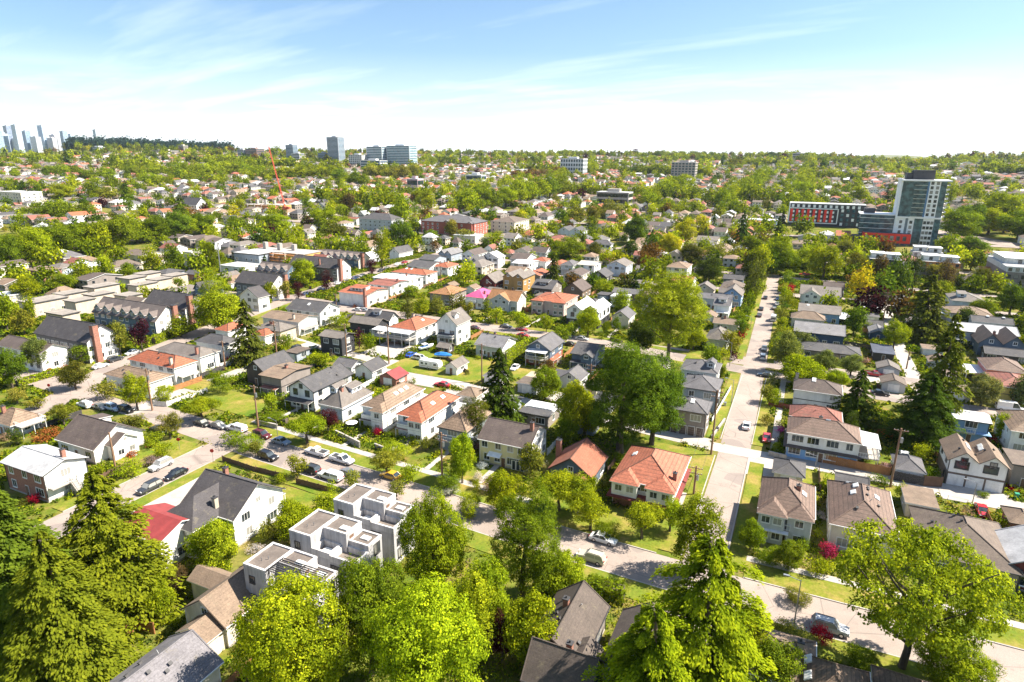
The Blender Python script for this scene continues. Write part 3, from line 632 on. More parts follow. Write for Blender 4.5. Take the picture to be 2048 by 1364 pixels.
# ------------------------------------------------------------------ cars
CC = dict(white=(.72,.72,.71), black=(.012,.012,.014), charcoal=(.035,.037,.04), grey=(.14,.145,.15), silver=(.42,.43,.44), silverblue=(.22,.28,.36), maroon=(.09,.012,.016), red=(.42,.018,.025), navy=(.02,.045,.12),
 bluebright=(.015,.09,.42), bluewhite=(.45,.55,.66), yellow=(.52,.30,.03), champagne=(.45,.42,.33))
CARM = {}
def loft(b, secs, m=0, cap=True):
 """secs: list of (x, [(y,z)...]) closed rings with equal counts"""
 i = len(b.v); n = len(secs[0][1])
 for x, ring in secs: b.v += [(x, y, z) for y, z in ring]
 for k in range(len(secs)-1):
  for a in range(n):
   c = (a+1) % n; b.f.append((i+k*n+a, i+k*n+c, i+(k+1)*n+c, i+(k+1)*n+a)); b.m.append(m)
 b.f.append(tuple(i+a for a in range(n-1, -1, -1))); b.m.append(m); b.f.append(tuple(i+(len(secs)-1)*n+a for a in range(n))); b.m.append(m)
def ring(w, z0, z1, tw=.92): return [(-w*.94, z0), (w*.94, z0), (w, (z0+z1)*.5), (w*tw, z1-.03), (w*tw*.9, z1), (-w*tw*.9, z1), (-w*tw, z1-.03), (-w, (z0+z1)*.5)]
def car_meshes(t):
 if t in CARM: return CARM[t]
 L, wd = dict(sedan=(4.6,.9), suv=(4.7,.94), pickup=(5.6,.97), canopy=(5.6,.97), van=(6.0,1.02))[t]; h = L/2; b = MB()
 if t == 'sedan': prof = [(-h,.45,.72,.88),(-h+.12,.25,.86,.97),(-h+.9,.22,.92,1),(h-1.4,.22,.9,1),(h-.35,.24,.74,.98),(h-.05,.3,.66,.9),(h,.42,.58,.82)]; cab = [(-h+.55,.88),(-h+1.25,1.4),(h-2.0,1.43),(h-1.25,.88)]
 elif t == 'suv': prof = [(-h,.45,.9,.9),(-h+.1,.3,1.02,.98),(h-1.3,.28,1.02,1),(h-.3,.3,.92,.97),(h,.45,.72,.85)]; cab = [(-h+.08,1.0),(-h+.45,1.66),(h-1.95,1.68),(h-1.2,1.0)]
 elif t == 'van': prof = [(-h,.45,1.1,.95),(-h+.08,.35,1.15,1),(h-1.2,.35,1.15,1),(h-.2,.35,1.0,.95),(h,.5,.85,.85)]; cab = [(-h+.02,1.1),(-h+.1,2.4),(h-1.8,2.4),(h-.95,1.1)]
 else: prof = [(-h,.5,.98,.94),(-h+.08,.42,1.0,1),(h-1.4,.4,1.02,1),(h-.25,.4,.98,.97),(h,.5,.85,.88)]; cab = [(h-3.35,.98),(h-3.2,1.72),(h-2.2,1.74),(h-1.45,.98)]
 loft(b, [(x, ring(wd*k, z0, z1)) for x, z0, z1, k in prof])
 if t == 'pickup': b.box(-h+.15, h-3.45, -wd*.78, wd*.78, 1.0, 1.012, 1); [b.box(-h+.1, h-3.4, s*wd*.9-.06, s*wd*.9+.06, .95, 1.22, 0) for s in (-1, 1)]; b.box(-h+.02, -h+.12, -wd*.9, wd*.9, .9, 1.22, 0)
 # roof pillars and panel
 (xa, za), (xb, zb), (xc, zc), (xd, zd) = cab; q = .80
 b.slab([[(xb,-wd*q,zb),(xc,-wd*q,zc),(xc,wd*q,zc),(xb,wd*q,zb)]], .06)
 for s in (-1, 1):
  for (p, r2) in (((xa,za),(xb,zb)), ((xd,zd),(xc,zc))): b.tube((p[0],s*wd*.90,p[1]-.05), (r2[0],s*wd*.79,r2[1]-.02), .055, .05, 5)
  xm = (xb+xc)/2-.1; b.tube((xm,s*wd*.92,za), (xm,s*wd*.80,zb-.02), .05, .05, 5)
 if t in ('van',): b.prism([(xb-.02,-wd*.9),(xc-.9,-wd*.9),(xc-.9,wd*.9),(xb-.02,wd*.9)], 1.1, zb-.02)
 if t == 'suv':
  for s in (-1, 1): b.box(xb+.2, xc-.1, s*wd*.7-.02, s*wd*.7+.02, zb+.02, zb+.09, 1)
 out = {'body': b.mesh('body', ['paint', 'darktrim'])}
 g = MB(); e = .02; ring4 = lambda x, z, k: (x, -wd*k, z), 
 A = [(xa+e,-wd*.9,za),(xd-e,-wd*.9,zd),(xd-e,wd*.9,zd),(xa+e,wd*.9,za)]; T = [(xb+e,-wd*.785,zb-.03),(xc-e,-wd*.785,zc-.03),(xc-e,wd*.785,zc-.03),(xb+e,wd*.785,zb-.03)]
 i = len(g.v); g.v += A+T
 for k in range(4): j = (k+1) % 4; g.f.append((k, j, 4+j, 4+k)); g.m.append(0)
 g.f.append((7,6,5,4)[::-1]); g.m.append(0); g.f.append((3,2,1,0)); g.m.append(0); out['windows'] = g.mesh('windows', ['glass'])
 if t == 'canopy':
  c = MB(); x0, x1 = -h+.06, h-3.4; i = 0; A = [(x0,-wd*.93,1.0),(x1,-wd*.93,1.0),(x1,wd*.93,1.0),(x0,wd*.93,1.0)]; T = [(x0+.12,-wd*.82,1.74),(x1,-wd*.82,1.76),(x1,wd*.82,1.76),(x0+.12,wd*.82,1.74)]; c.v += A+T
  for k in range(4): j = (k+1) % 4; c.f.append((k, j, 4+j, 4+k)); c.m.append(0)
  c.f.append((4,5,6,7)); c.m.append(0); [c.box(x0+.3, x1-.2, s*wd*.885-.015, s*wd*.885+.015, 1.25, 1.55, 1) for s in (-1, 1)]; out['canopy'] = c.mesh('canopy', ['paint', 'glass'])
 wm = MB(); wm.tube((0,-.11,0), (0,.11,0), .34, .34, 14, 0); wm.tube((0,-.118,0), (0,.118,0), .21, .21, 10, 1); out['wheel'] = wm.mesh('wheel', ['tyre', 'rim'])
 l = MB(); l.box(-.05, .05, -.19, .19, -.09, .09); out['headlight'] = l.mesh('headlight', ['lamp']); l = MB(); l.box(-.05, .05, -.17, .17, -.11, .11); out['taillight'] = l.mesh('taillight', ['tail'])
 m = MB(); m.box(-.07, .07, -.1, .1, -.07, .07); out['mirror'] = m.mesh('mirror', ['paint'])
 bp = MB(); bp.box(h-.12, h+.05, -wd*.85, wd*.85, .32, .52); bp.box(-h-.05, -h+.12, -wd*.85, wd*.85, .36, .56); out['bumper'] = bp.mesh('bumper', ['darktrim' if t in ('pickup', 'canopy') else 'paint'])
 out['dims'] = (L, wd, prof); CARM[t] = out; return out
def car(t, u, v, rz, col, label, group):
 nm = {'sedan': 'parked_car', 'suv': 'parked_car', 'pickup': 'pickup_truck', 'canopy': 'pickup_truck', 'van': 'delivery_van'}[t]
 R = root(nm, u, v, label, {'parked_car': 'car', 'pickup_truck': 'pickup truck', 'delivery_van': 'van'}[nm], group, rz); R.location.z += .02; m = car_meshes(t); L, wd, prof = m['dims']; h = L/2; c = CC[col]
 link('body', m['body'], R, c); link('windows', m['windows'], R); link('bumper', m['bumper'], R, c)
 if 'canopy' in m: link('canopy', m['canopy'], R, c)
 for sx in (h-.95, -h+.95):
  for s in (-1, 1): link('wheel', m['wheel'], R, loc=(sx, s*(wd-.08), .34))
 zh = .62 if t == 'sedan' else .8
 for s in (-1, 1): link('headlight', m['headlight'], R, loc=(h-.06, s*wd*.62, zh)); link('taillight', m['taillight'], R, loc=(-h+.02, s*wd*.68, zh+.12)); link('mirror', m['mirror'], R, c, (h-(1.5 if t != 'van' else 1.2), s*(wd+.05), 1.0 if t == 'sedan' else 1.15))
 return R

# ------------------------------------------------------------------ poles, fences, wires
def utility_pole(u, v, h, arms, label):
 R = root('utility_pole', u, v, label, 'utility pole', 'wooden utility poles along the lanes and streets')
 b = MB(); b.tube((0,0,-.3), (0,0,h), .23, .15, 8); b.build('pole', ['pole'], R)
 for k in range(arms):
  z = h-.5-1.1*k; b = MB(); b.box(-1.25, 1.25, -.14, -.02, z, z+.13); b.tube((-.7,-.08,z), (0,-.08,z-.6), .03, .03, 4); b.tube((.7,-.08,z), (0,-.08,z-.6), .03, .03, 4); ca = b.build('crossarm', ['pole'], R)
  b = MB()
  for x in (-1.1, -.55, .55, 1.1): b.tube((x,-.08,z+.12), (x,-.08,z+.3), .05, .03, 6)
  b.build('insulator', ['lamp'], ca)
 if arms: b = MB(); b.tube((.38,0,h-2.9), (.38,0,h-1.9), .26, .26, 10); b.tube((.38,0,h-1.9), (.38,0,h-1.75), .1, .06, 6); b.build('transformer', ['steel'], R)
 return R
def lamp_post(u, v, h, kind, label):
 if kind == 'lamp':
  R = root('street_lamp', u, v, label, 'street lamp'); b = MB(); b.tube((0,0,-.2), (0,0,h), .10, .06, 8); b.tube((0,0,h-.1), (-1.5,-.2,h+.35), .05, .04, 6); b.build('post', ['steel'], R)
  b = MB(); b.box(-2.2, -1.45, -.36, -.04, h+.3, h+.44); b.build('lamp_head', ['steel'], R)
 else:
  R = root('stop_sign', u, v, label, 'stop sign', rz=.5); b = MB(); b.tube((0,0,-.2), (0,0,2.6), .04, .04, 6); b.build('post', ['steel'], R)
  b = MB(); P = [(.42*cos(pi/8+k*pi/4), .42*sin(pi/8+k*pi/4)) for k in range(8)]; b.v = [(x,-.06,2.5+z) for x, z in P]+[(x,-.03,2.5+z) for x, z in P]; b.f = [tuple(range(8)), tuple(range(15, 7, -1))]+[(k, 8+k, 8+(k+1) % 8, (k+1) % 8) for k in range(8)]; b.m = [0, 1]+[0]*8
  b.build('sign_plate', ['stopred', 'steel'], R)
def wire(p0, p1, label, sag=.8, r=.022):
 b = MB(); n = 10; q = [(p0[0]+(p1[0]-p0[0])*i/n, p0[1]+(p1[1]-p0[1])*i/n, p0[2]+(p1[2]-p0[2])*i/n-4*sag*(i/n)*(1-i/n)) for i in range(n+1)]
 for a, c in zip(q, q[1:]): b.tube(a, c, r, r, 4)
 return tag(b.build('power_cable', ['wire']), label, 'cable', 'overhead power cables')
def line_thing(name, u0, v0, u1, v1, label, cat, group=None):
 L = hypot(u1-u0, v1-v0); R = root(name, u0, v0, label, cat, group, atan2(v1-v0, u1-u0)); return R, L
FC = dict(cedar=(.36,.165,.06), brown=(.14,.08,.05), dark=(.055,.05,.05), white=(.72,.71,.68), stone=(.36,.34,.31), red=(.26,.075,.04))
def fence(u0, v0, u1, v1, h, c, label):
 if c == 'wire':
  R, L = line_thing('wire_fence', u0, v0, u1, v1, label, 'fence'); n = max(2, int(L/2.6))
  for i in range(n+1): b = MB(); b.tube((L*i/n,0,-.1), (L*i/n,0,h), .04, .04, 5); b.build('post', ['darktrim'], R)
  b = MB(); [b.tube((0,0,z), (L,0,z), .018, .018, 4) for z in (h, h*.5, .15)]; b.build('rail', ['steel'], R); return
 if c == 'stone' or c == 'wall':
  R, L = line_thing('garden_wall', u0, v0, u1, v1, label, 'wall'); b = MB(); b.box(0, L, -.15, .15, -.2, h); b.build('wall_body', ['concretewall'], R, FC['stone']); b = MB(); b.box(-.05, L+.05, -.2, .2, h, h+.1); b.build('coping', ['concrete'], R); return
 R, L = line_thing('wooden_fence', u0, v0, u1, v1, label, 'fence'); n = max(1, int(L/2.4)); b = MB(); k = int(L/.16)
 rn = random.Random(int(u0*7))
 for i in range(k): b.box(L*i/k+.005, L*(i+1)/k-.005, -.02, .02, .05, h+rn.uniform(-.05, .05))
 b.box(0, L, .02, .07, h*.25, h*.25+.1); b.box(0, L, .02, .07, h*.8, h*.8+.1); b.build('panel', ['fence'], R, FC[c])
 for i in range(n+1): b = MB(); b.box(L*i/n-.06, L*i/n+.06, .02, .14, -.2, h+.12); b.build('post', ['fence'], R, FC[c])
HM = {}
def hedge(u0, v0, u1, v1, h, w, col, label):
 R, L = line_thing('hedge', u0, v0, u1, v1, label, 'hedge')
 global RNG
 RNG = np.random.default_rng(int(abs(u0*5+v0))); n = int(L*(h*2+w)*16); n = min(n, 9000)
 f = RNG.uniform(0, 1, n)*(2*h+w); x = RNG.uniform(0, L, n); wv = .12*np.sin(x*1.9)+.1*np.sin(x*.7+1)
 y = np.where(f < h, -w/2, np.where(f < h+w, f-h-w/2, w/2)); z = np.where(f < h, f, np.where(f < h+w, h+wv, f-h-w)); ny = np.where(f < h, -1., np.where(f < h+w, 0, 1.)); nz = np.where((f >= h) & (f < h+w), 1., .3)
 cen = np.stack([x, y+RNG.normal(size=n)*.09, z+RNG.normal(size=n)*.09], 1); nr = np.stack([RNG.normal(size=n)*.5, ny+RNG.normal(size=n)*.5, nz+RNG.normal(size=n)*.5], 1)
 link('foliage', leaf_mesh('foliage', cen, nr, .34, RNG.uniform(.2, .8, n)), R, LF[col])
 b = MB(); b.box(.1, L-.1, -w*.36, w*.36, -.1, h*.86); b.build('branches', ['bark'], R)

# ------------------------------------------------------------------ the far blocks: house lots and trees between the manual ones
FARSTREETS_V = [90, 205, 320, 432, 545, 655, 770, 880, 990, 1100, 1210, 1330, 1450, 1570, 1690, 1810, 1930, 2050, 2170, 2290]
FARSTREETS_U = [-1390, -1180, -980, -790, -600, -405, -208, -9, 170, 360, 560, 760, 960, 1160, 1360]
def far_layout(blocks, keepclear):
 """blocks: (u,v,w,d) of what already stands; returns house lots and trees, nearest first"""
 r = random.Random(5); lots = []; trees = []
 occ = {}
 for u, v, w, d in blocks:
  for i in range(int((u-w/2-4)//12), int((u+w/2+4)//12)+1):
   for j in range(int((v-d/2-4)//12), int((v+d/2+4)//12)+1): occ.setdefault((i, j), []).append((u, v, w, d))
 def free(u, v, w, d):
  for a, b, c, e in occ.get((int(u//12), int(v//12)), []):
   if abs(u-a) < (w+c)/2+.6 and abs(v-b) < (d+e)/2+.6: return False
  return not any(x0 < u < x1 and y0 < v < y1 for x0, x1, y0, y1 in keepclear)
 def seen(u, v, m=1.03):
  x, y = XY(u, v); return y > 60 and abs(x) < y*.80*m+10
 for vs in FARSTREETS_V:
  step = 10.8 if vs < 1000 else 13.5 if vs < 1500 else 19
  u = -1700
  while u < 1700:
   u += step*r.uniform(.94, 1.06)
   if min(abs(u-q) for q in FARSTREETS_U) < 10: continue
   for sg in (-1, 1):
    v = vs+sg*r.uniform(15, 18); w = step*r.uniform(.78, .92); d = r.uniform(12, 18)
    x, y = XY(u, v); R = hypot(x, y); a = r.random(); b = r.random(); c = r.random(); e = r.random(); f = r.random()
    if not seen(u, v) or R > 2350: continue
    bd = math.degrees(atan2(x, y))
    if a < (.9 if R < 1300 else .8) and free(u, v, w, d) and R > 285 and not (bd > 24 and R < 420): lots.append((R, u, v, w, d, b, c))
    v3 = vs+sg*r.uniform(38, 44); w3 = w*r.uniform(.7, 1.0); d3 = r.uniform(7, 10); k3 = r.random()
    if k3 < .72 and R > 300 and free(u, v3, w3, d3) and not (bd > 24 and R < 420): lots.append((R+30, u, v3, w3, d3, .3+.7*b if k3 < .4 else b, c))
    t = v+sg*(d/2+r.uniform(4, 9))
    if e < (.5 if R < 800 else .30) and free(u, t, 4, 4) and R > 300: trees.append((R, u+r.uniform(-3, 3), t, r.uniform(6, 13), f, r.random()))
    for q in (15, 26):
     a2, b2, c2 = r.random(), r.random(), r.random(); t2 = v+sg*(d/2+q+r.uniform(-4, 4))
     if a2 < (.34 if R < 700 else .12) and R > 300 and free(u, t2, 4, 4): trees.append((R, u+(b2-.5)*8, t2, 4+8*c2, b2, a2))
    t = vs+sg*6.0
    if f < .3 and free(u, t, 3, 3) and R > 300: trees.append((R, u, t, r.uniform(8, 15), e*.6, r.random()))
  # now and then a whole avenue of big boulevard trees
  if vs in (545, 770, 990, 1210, 1450, 1690, 1930, 2170):
   u0 = r.uniform(-1200, 200)
   for q in range(4):
    u0 = r.uniform(-1300, 900); n = r.randint(8, 18)
    for i in range(n):
     u = u0+i*11
     if seen(u, vs) and free(u, vs+7, 3, 3): trees.append((hypot(*XY(u, vs+7)), u, vs+7+r.uniform(-1, 1), r.uniform(14, 21), .05+.2*r.random(), .3))
 for us in FARSTREETS_U:                      # trees lining the long up-hill streets
  if us in (-9, 170, -405, 360, -790): 
   for k in range(170):
    v = 420+k*11
    if r.random() < .5 and seen(us, v) and free(us+7, v, 3, 3): trees.append((hypot(*XY(us+7, v)), us+7*(1 if r.random() < .5 else -1), v, r.uniform(10, 18), .3*r.random(), .2))
 # woods on the ridge
 for k in range(800):
  R = r.uniform(1500, 2500); bd = r.uniform(-42, 42); x, y = R*sin(radians(bd)), R*cos(radians(bd)); u, v = UV(x, y)
  trees.append((R, u, v, r.uniform(11, 22), r.random(), r.random()))
 for k in range(1100):
  R = r.uniform(2150, 2480); bd = r.uniform(-33.5, 42); x, y = R*sin(radians(bd)), R*cos(radians(bd)); u, v = UV(x, y)
  trees.append((R, u, v, r.uniform(9, 16)*(1.35 if r.random() < .1 else 1), .62+.38*r.random(), r.random()))
 lots.sort(); trees.sort(); return lots, trees
FAR_ROOFS = ['terra','brownred','greybrown','dkgrey','tan','slate','tantile','shingle','shingle','dkbrown','palegreyroof','brownred']
FAR_WALLS = ['white','cream','beigewall','palegrey','beigewall','taupe','white','taupe']
def far_tree_kind(f, g):
 if f < .40: return 'M', ('lime' if g < .5 else 'limey')
 if f < .58: return 'M', ('green' if g < .6 else 'greenb')
 if f < .68: return 'M', ('olive' if g < .5 else 'darkolive')
 if f < .74: return 'P', ('lime' if g < .5 else 'green')
 if f < .77: return 'M', ('copper' if g < .5 else 'plum')
 if f < .79: return 'M', 'yellime'
 return 'F', ('firg' if g < .7 else 'firo')

# ================================================================== data: places in street-grid metres
HAZE = 3e-5
HOUSES = [
('detached_house','house','low pitched pale grey roof house with brick left wall and white balcony end',-126.0,62.7,12.0,7.6,5.8,'gu',1.3,'silver','brick',['wr:white','bal:r','chim:.88:.62:1.6','stairs:r'],None, 0),
('detached_house','house','dark brown gabled bungalow with white porch gable facing the street corner',-132.8,77.6,11.7,10.7,3.6,'gu',3.4,'dkbrown','white',['xgab:r:.25:.75:2.2','chim:.1:.8:.8','stairs:r','dorm:b:.7:3'],None, 0),
('detached_house','house','tan tiled bungalow with pale blue walls at left edge by the yellow bushes',-159.7,75.5,7.9,6.2,3.4,'hip',2.0,'tantile','paleblue',['deck:r:white','chim:.3:.3:1.5'],None, 1),
('detached_house','house','charcoal hip and gable house with tall chimney and white right end wall',-83.5,68.6,11.2,10.7,5.6,'gu',3.6,'charcoal','white',['fhip:.0:.72:5','chim:.62:.05:2.0','chim:.25:.62:1.2','sky:.5:.1','deck:f:grey','porch:b:.2:.7:3:2.8:grey'],None, 0),
('detached_house','house','red metal roof house with white right wall half hidden by tall firs',-87.6,58.0,8.8,7.6,5.4,'gu',1.4,'redmetal','white',[],None, 0),
('detached_house','house','worn tan shingle cottage with three cross gables and a covered right porch',-65.2,51.4,7.5,9.1,3.8,'gv',2.6,'tan','cream',['xgab:l:.15:.5:4.5','xgab:f:.35:.95:3','porch:r:.3:1:2:2.6:tan'],None, 0),
('detached_house','house','mottled grey shingle house with one pale roof slope at the bottom edge',-61.3,36.6,8.6,10.1,4.0,'gv',2.6,'mottle','cream',['vents'],None, 0),
('detached_house','house','dark wood gabled house with white attic window behind the tan flat roofed one',-133.0,126.8,6.7,10.8,4.6,'gv',2.6,'dkgrey','darkwood',['porch:l:.1:.6:2:2.4:dkgrey'],None, 1),
('low_building','building','taupe two storey house with shallow tan roof and front balconies',-123.5,123.0,6.9,11.0,5.4,'gu',0.7,'tan','taupe',['chim:.55:.5:.8','band','porch:f:.1:.9:1.6:2.7:brownred'],None, 0),
('detached_house','house','white modern farmhouse with charcoal gable roof and black framed windows',-109.7,121.1,7.7,14.8,5.6,'gv',2.2,'dkgrey','white',['porch:f:0:1:2.2:2.9:charcoal','vents','blackwin'],None, 0),
('detached_house','house','grey brown older house with small white dormer behind the red maple',-98.2,116.8,6.5,11.5,4.2,'hip',3.2,'greybrown','paleblue',['dorm:f:.35:2','dorm:r:.65:4','chim:.6:.3:.8'],None, 0),
('detached_house','house','tan tiled white house with rooftop skylights and walled front terrace',-85.9,119.5,6.8,15.4,5.6,'hip',2.2,'tantile','white',['fhip:.52:1:1.8','sky:.72:.42','sky:.72:.56','sky:.72:.7','porch:f:0:.7:1.8:2.8:dkbrown','porch:b:.0:1:4:2.6:whiteroof','bal:f'],None, 0),
('detached_house','house','orange tiled white house with two skylights and a curved front stair',-75.2,118.5,7.3,15.0,5.6,'hip',2.2,'terra','white',['fhip:.5:1:1.8','sky:.75:.4','sky:.75:.7','porch:f:0:.7:1.6:2.8:brownred','porch:b:.0:1:4:2.6:whiteroof','bal:f','stairs:f'],None, 0),
('detached_house','house','tan tiled house half in shade beside the cream yellow building',-63.6,114.9,6.6,11.6,5.6,'hip',2.2,'tantile','bluegrey',['bal:f'],None, 0),
('detached_house','house','cream yellow two storey building with dark brown gable roof and grid windows',-50.7,112.4,10.8,9.9,5.6,'gu',2.6,'dkbrown','creamyellow',['chim:.93:.4:1.6','shop','wr:white','winrow'],None, 0),
('detached_house','house','blue grey bungalow with rusty red brown roof and small porch gable',-35.4,110.1,8.5,9.4,3.4,'gv',3.0,'rust','slateblue',['xgab:f:.55:.95:1.8','chimout:l:.35:2.6'],None, 0),
('detached_house','house','terracotta tiled white and brick house with wide hip roof on the street corner',-20.8,110.5,11.0,14.1,5.6,'hip',2.9,'terratile','white',['fhip:0:.42:1.4','fhip:.58:1:1.4','chim:.95:.2:1.3','lower:brick','skirt:maroon','sky:.15:.62'],None, 0),
('detached_house','house','dark taupe laneway house with four garage doors and dark hip roof',-19.2,144.0,7.8,7.6,6.2,'hip',1.8,'slate','taupe',['gar:f:4:garagebrown','vents','sky:.55:.35','step'],None, 0),
('detached_house','house','grey hip roofed house second in line behind the taupe garage house',-19.2,160.7,8.3,9.5,6.2,'hip',1.8,'slate','bluegrey',['vents'],None, 0),
('townhouse_row','townhouses','grey townhouse with small roof gable, farthest of three along the corner street',-21.5,174.0,9.2,8.9,6.4,'hip',1.8,'slate','palegrey',['vents','dorm:f:.8:2'],'charcoal roofed townhouse rows',1),
('garage','garage','small blue grey gabled garage in deep tree shade',-40.4,132.2,3.8,5.1,2.6,'gv',1.4,'greybrown','bluegrey',[],None, 0),
('garage','garage','long flat roofed garage with a strip of glass rooflights',-53.1,133.1,7.3,7.7,2.9,'flat',0.3,'whiteroof','taupe',['strip'],None, 0),
('garden_shed','shed','plain gabled shed beside the pole between trees',-46.6,155.3,3.1,4.9,2.6,'gu',1.2,'greybrown','cream',[],None, 0),
('detached_house','house','long white over blue house with brown tiled hip roof along the alley fence',8.9,142.7,13.4,8.6,5.9,'hip',2.2,'browntile','white',['lower:skyblue','porch:r:.0:.95:4:5.5:whiteroof','chim:.45:.8:.8','sky:.55:.55','skirt:dkbrown'],None, 0),
('detached_house','house','older red brown hip roof joined behind the white over blue house',7.4,152.5,10.2,6.6,5.6,'hip',1.8,'brownred','white',['vents'],None, 0),
('detached_house','house','white two storey house with dark brown hip roof and one square skylight',7.9,172.3,10.5,7.8,5.6,'hip',1.9,'dkbrown','white',['band','sky:.4:.45','chim:.02:.9:1.6'],None, 0),
('detached_house','house','tan tiled house with arched front windows and white balcony by the street',2.9,109.5,8.0,11.1,5.6,'hip',2.6,'browntile','palegrey',['fhip:0:.5:1.6','fhip:.55:1:1.0','sky:.82:.5','chim:.7:.5:.8','porch:b:0:1:3:2.7:whiteroof','bal:f','porch:f:0:.6:2.2:2.8:whiteroof'],None, 0),
('detached_house','house','brown tiled hip house with four white skylights behind the feathery tree',14.5,112.5,9.2,15.3,5.0,'hip',2.6,'browntile','cream',['sky:.3:.85','sky:.4:.7','sky:.35:.55','sky:.75:.6','porch:b:0:.95:3:2.7:whiteroof','vents'],None, 0),
('detached_house','house','broad low house with plain brown shingle roof',29.0,111.3,12.1,14.6,3.8,'hip',3.0,'shingle','taupe',['vents'],None, 0),
('detached_house','house','white twin gabled coach house above three white garage doors',36.2,143.8,9.4,9.4,5.6,'gv2',1.8,'tan','white',['lower:garagebrown','gar:f:3:white','vents','sky:.38:.5','sky:.4:.7','sky:.62:.55','sky:.63:.7','blackwin'],None, 0),
('detached_house','house','blue two storey house with white flat roof and railed balcony',39.5,166.7,6.6,6.1,5.6,'gu',0.6,'whiteroof','blue',['bal:f','skirt:blue','sky:.45:.6'],None, 0),
('detached_house','house','white sided house with tan tiled roof cut by the right edge',50.5,167.4,8.1,12.1,5.6,'hip',2.2,'tantile','white',[],None, 0),
('detached_house','house','dark taupe coach house extension with flat brown roof',45.0,147.1,4.3,7.3,4.6,'flat',0.3,'shingle','taupe',[],None, 0),
('detached_house','house','brown tiled house with mossy hip roof below the street tree',9.3,68.5,7.4,9.1,3.8,'hip',2.8,'mossbrown','white',['sky:.15:.8','sky:.15:.5'],None, 0),
('detached_house','house','brown gabled roof poking up under the leaning tree',18.0,70.7,7.6,8.1,3.6,'hip',2.8,'mossbrown','cream',[],None, 0),
('detached_house','house','dark red sided house at the right edge with light grey roof',37.7,109.7,7.1,8.7,4.5,'gv',2.0,'silver','maroon',[],None, 0),
('garage','garage','small brown roofed garage at right edge beside the alley',40.2,125.2,3.8,5.1,2.8,'hip',1.0,'tan','brick',[],None, 0),
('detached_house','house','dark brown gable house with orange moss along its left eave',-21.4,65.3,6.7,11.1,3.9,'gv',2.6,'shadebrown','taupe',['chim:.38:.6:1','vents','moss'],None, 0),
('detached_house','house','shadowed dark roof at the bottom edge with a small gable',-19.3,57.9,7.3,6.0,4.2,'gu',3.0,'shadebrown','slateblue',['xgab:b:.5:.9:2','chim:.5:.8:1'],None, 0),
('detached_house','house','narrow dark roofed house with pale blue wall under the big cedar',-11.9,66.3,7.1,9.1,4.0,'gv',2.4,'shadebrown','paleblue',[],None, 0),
('detached_house','house','beige flat shingle roof under trees at the bottom',3.7,71.9,7.1,8.1,3.6,'hip',1.4,'tan','white',['chim:.8:.7:.8'],None, 0),
('detached_house','house','blue gabled house with white awning deck above a red base',-69.5,177.3,7.8,11.4,5.6,'gv',2.4,'slate','slateblue',['lower:redwood','deck:f:white','porch:r:.0:.6:1.4:2.5:redwood'],None, 1),
('detached_house','house','charcoal low house with white trimmed dormer beside the blue awning house',-56.4,181.3,6.6,12.5,4.6,'gu',1.8,'dkgrey','slateblue',['xgab:f:.5:1:1.4','porch:f:0:.8:2:2.6:charcoal'],None, 1),
('detached_house','house','grey cross gabled laneway cottage behind the canopy gazebos',-53.7,159.4,5.8,7.0,3.2,'gv',2.0,'slate','palegrey',['xgab:l:.2:.7:2'],None, 0),
('detached_house','house','cream gable end house with weathered tan roof behind the firs',-34.7,177.7,6.6,10.9,3.6,'gu',2.6,'greybrown','cream',['chim:.7:.6:1'],None, 1),
('detached_house','house','pinkish beige mansion with terracotta hip roof and white arched windows',-90.4,241.4,14.0,15.6,5.8,'hip',1.9,'terra','pinkbeige',['fhip:0:.35:1.2','fhip:.65:1:1.2','sky:.4:.5'],None, 1),
('detached_house','house','white modern duplex with two white metal gables and black trim',-72.0,229.1,12.5,15.1,6.4,'gv2',2.2,'whiteroof','white',['lower:nearblack','blackwin','sky:.7:.55','sky:.75:.7'],None, 1),
('detached_house','house','small white round fronted coach house behind the duplex',-67.9,261.7,6.8,8.6,4.6,'flat',0.5,'whiteroof','white',[],None, 1),
('detached_house','house','brown steep gabled house with pale attic window',-91.1,271.0,9.0,12.5,4.4,'gv',3.2,'dkbrown','brown',['chim:.4:.7:.8'],None, 1),
('garden_shed','shed','dark shingle house with long shed dormer and tan right wall',-105.8,271.0,9.6,13.2,4.0,'gu',2.8,'dkgrey','darkwood',['dorm:f:.45:5','wr:taupe'],None, 1),
('detached_house','house','ochre three storey house with twin front gables',-121.6,274.5,10.3,14.3,7.2,'gv2',1.8,'greybrown','ochre',[],None, 1),
('detached_house','house','house with brown roof, pale right gable and grey front dormer',-109.4,235.0,13.0,9.1,5.2,'gu',3.0,'copper','palegrey',['xgab:f:.15:.75:1.2','wr:cream'],None, 1),
('detached_house','house','white roofed two storey house left of the dark cedar',-138.2,320.4,9.8,13.5,5.6,'gu',0.9,'whiteroof','white',[],None, 2),
('detached_house','house','terracotta roofed house partly hidden by the tall dark cedar',-133.5,332.4,8.6,9.1,5.4,'hip',1.6,'terra','white',[],None, 2),
('detached_house','house','lilac white house with pale grey hip roof',-114.4,327.1,6.6,11.1,5.6,'hip',1.6,'slate','palegrey',['bal:f'],None, 2),
('detached_house','house','cream beige roofed house with white front balcony',-104.9,332.2,8.9,12.4,5.6,'gu',1.2,'beige','white',['bal:f'],None, 2),
('detached_house','house','white and pale blue gabled house with grey roof',-89.2,336.3,10.4,14.4,6.0,'gv',2.2,'greybrown','paleblue',[],None, 2),
('garage','garage','black gabled garage house with steep roof in front of the white blue one',-92.4,312.8,8.7,12.0,3.6,'gv',2.8,'dkgrey','nearblack',[],None, 1),
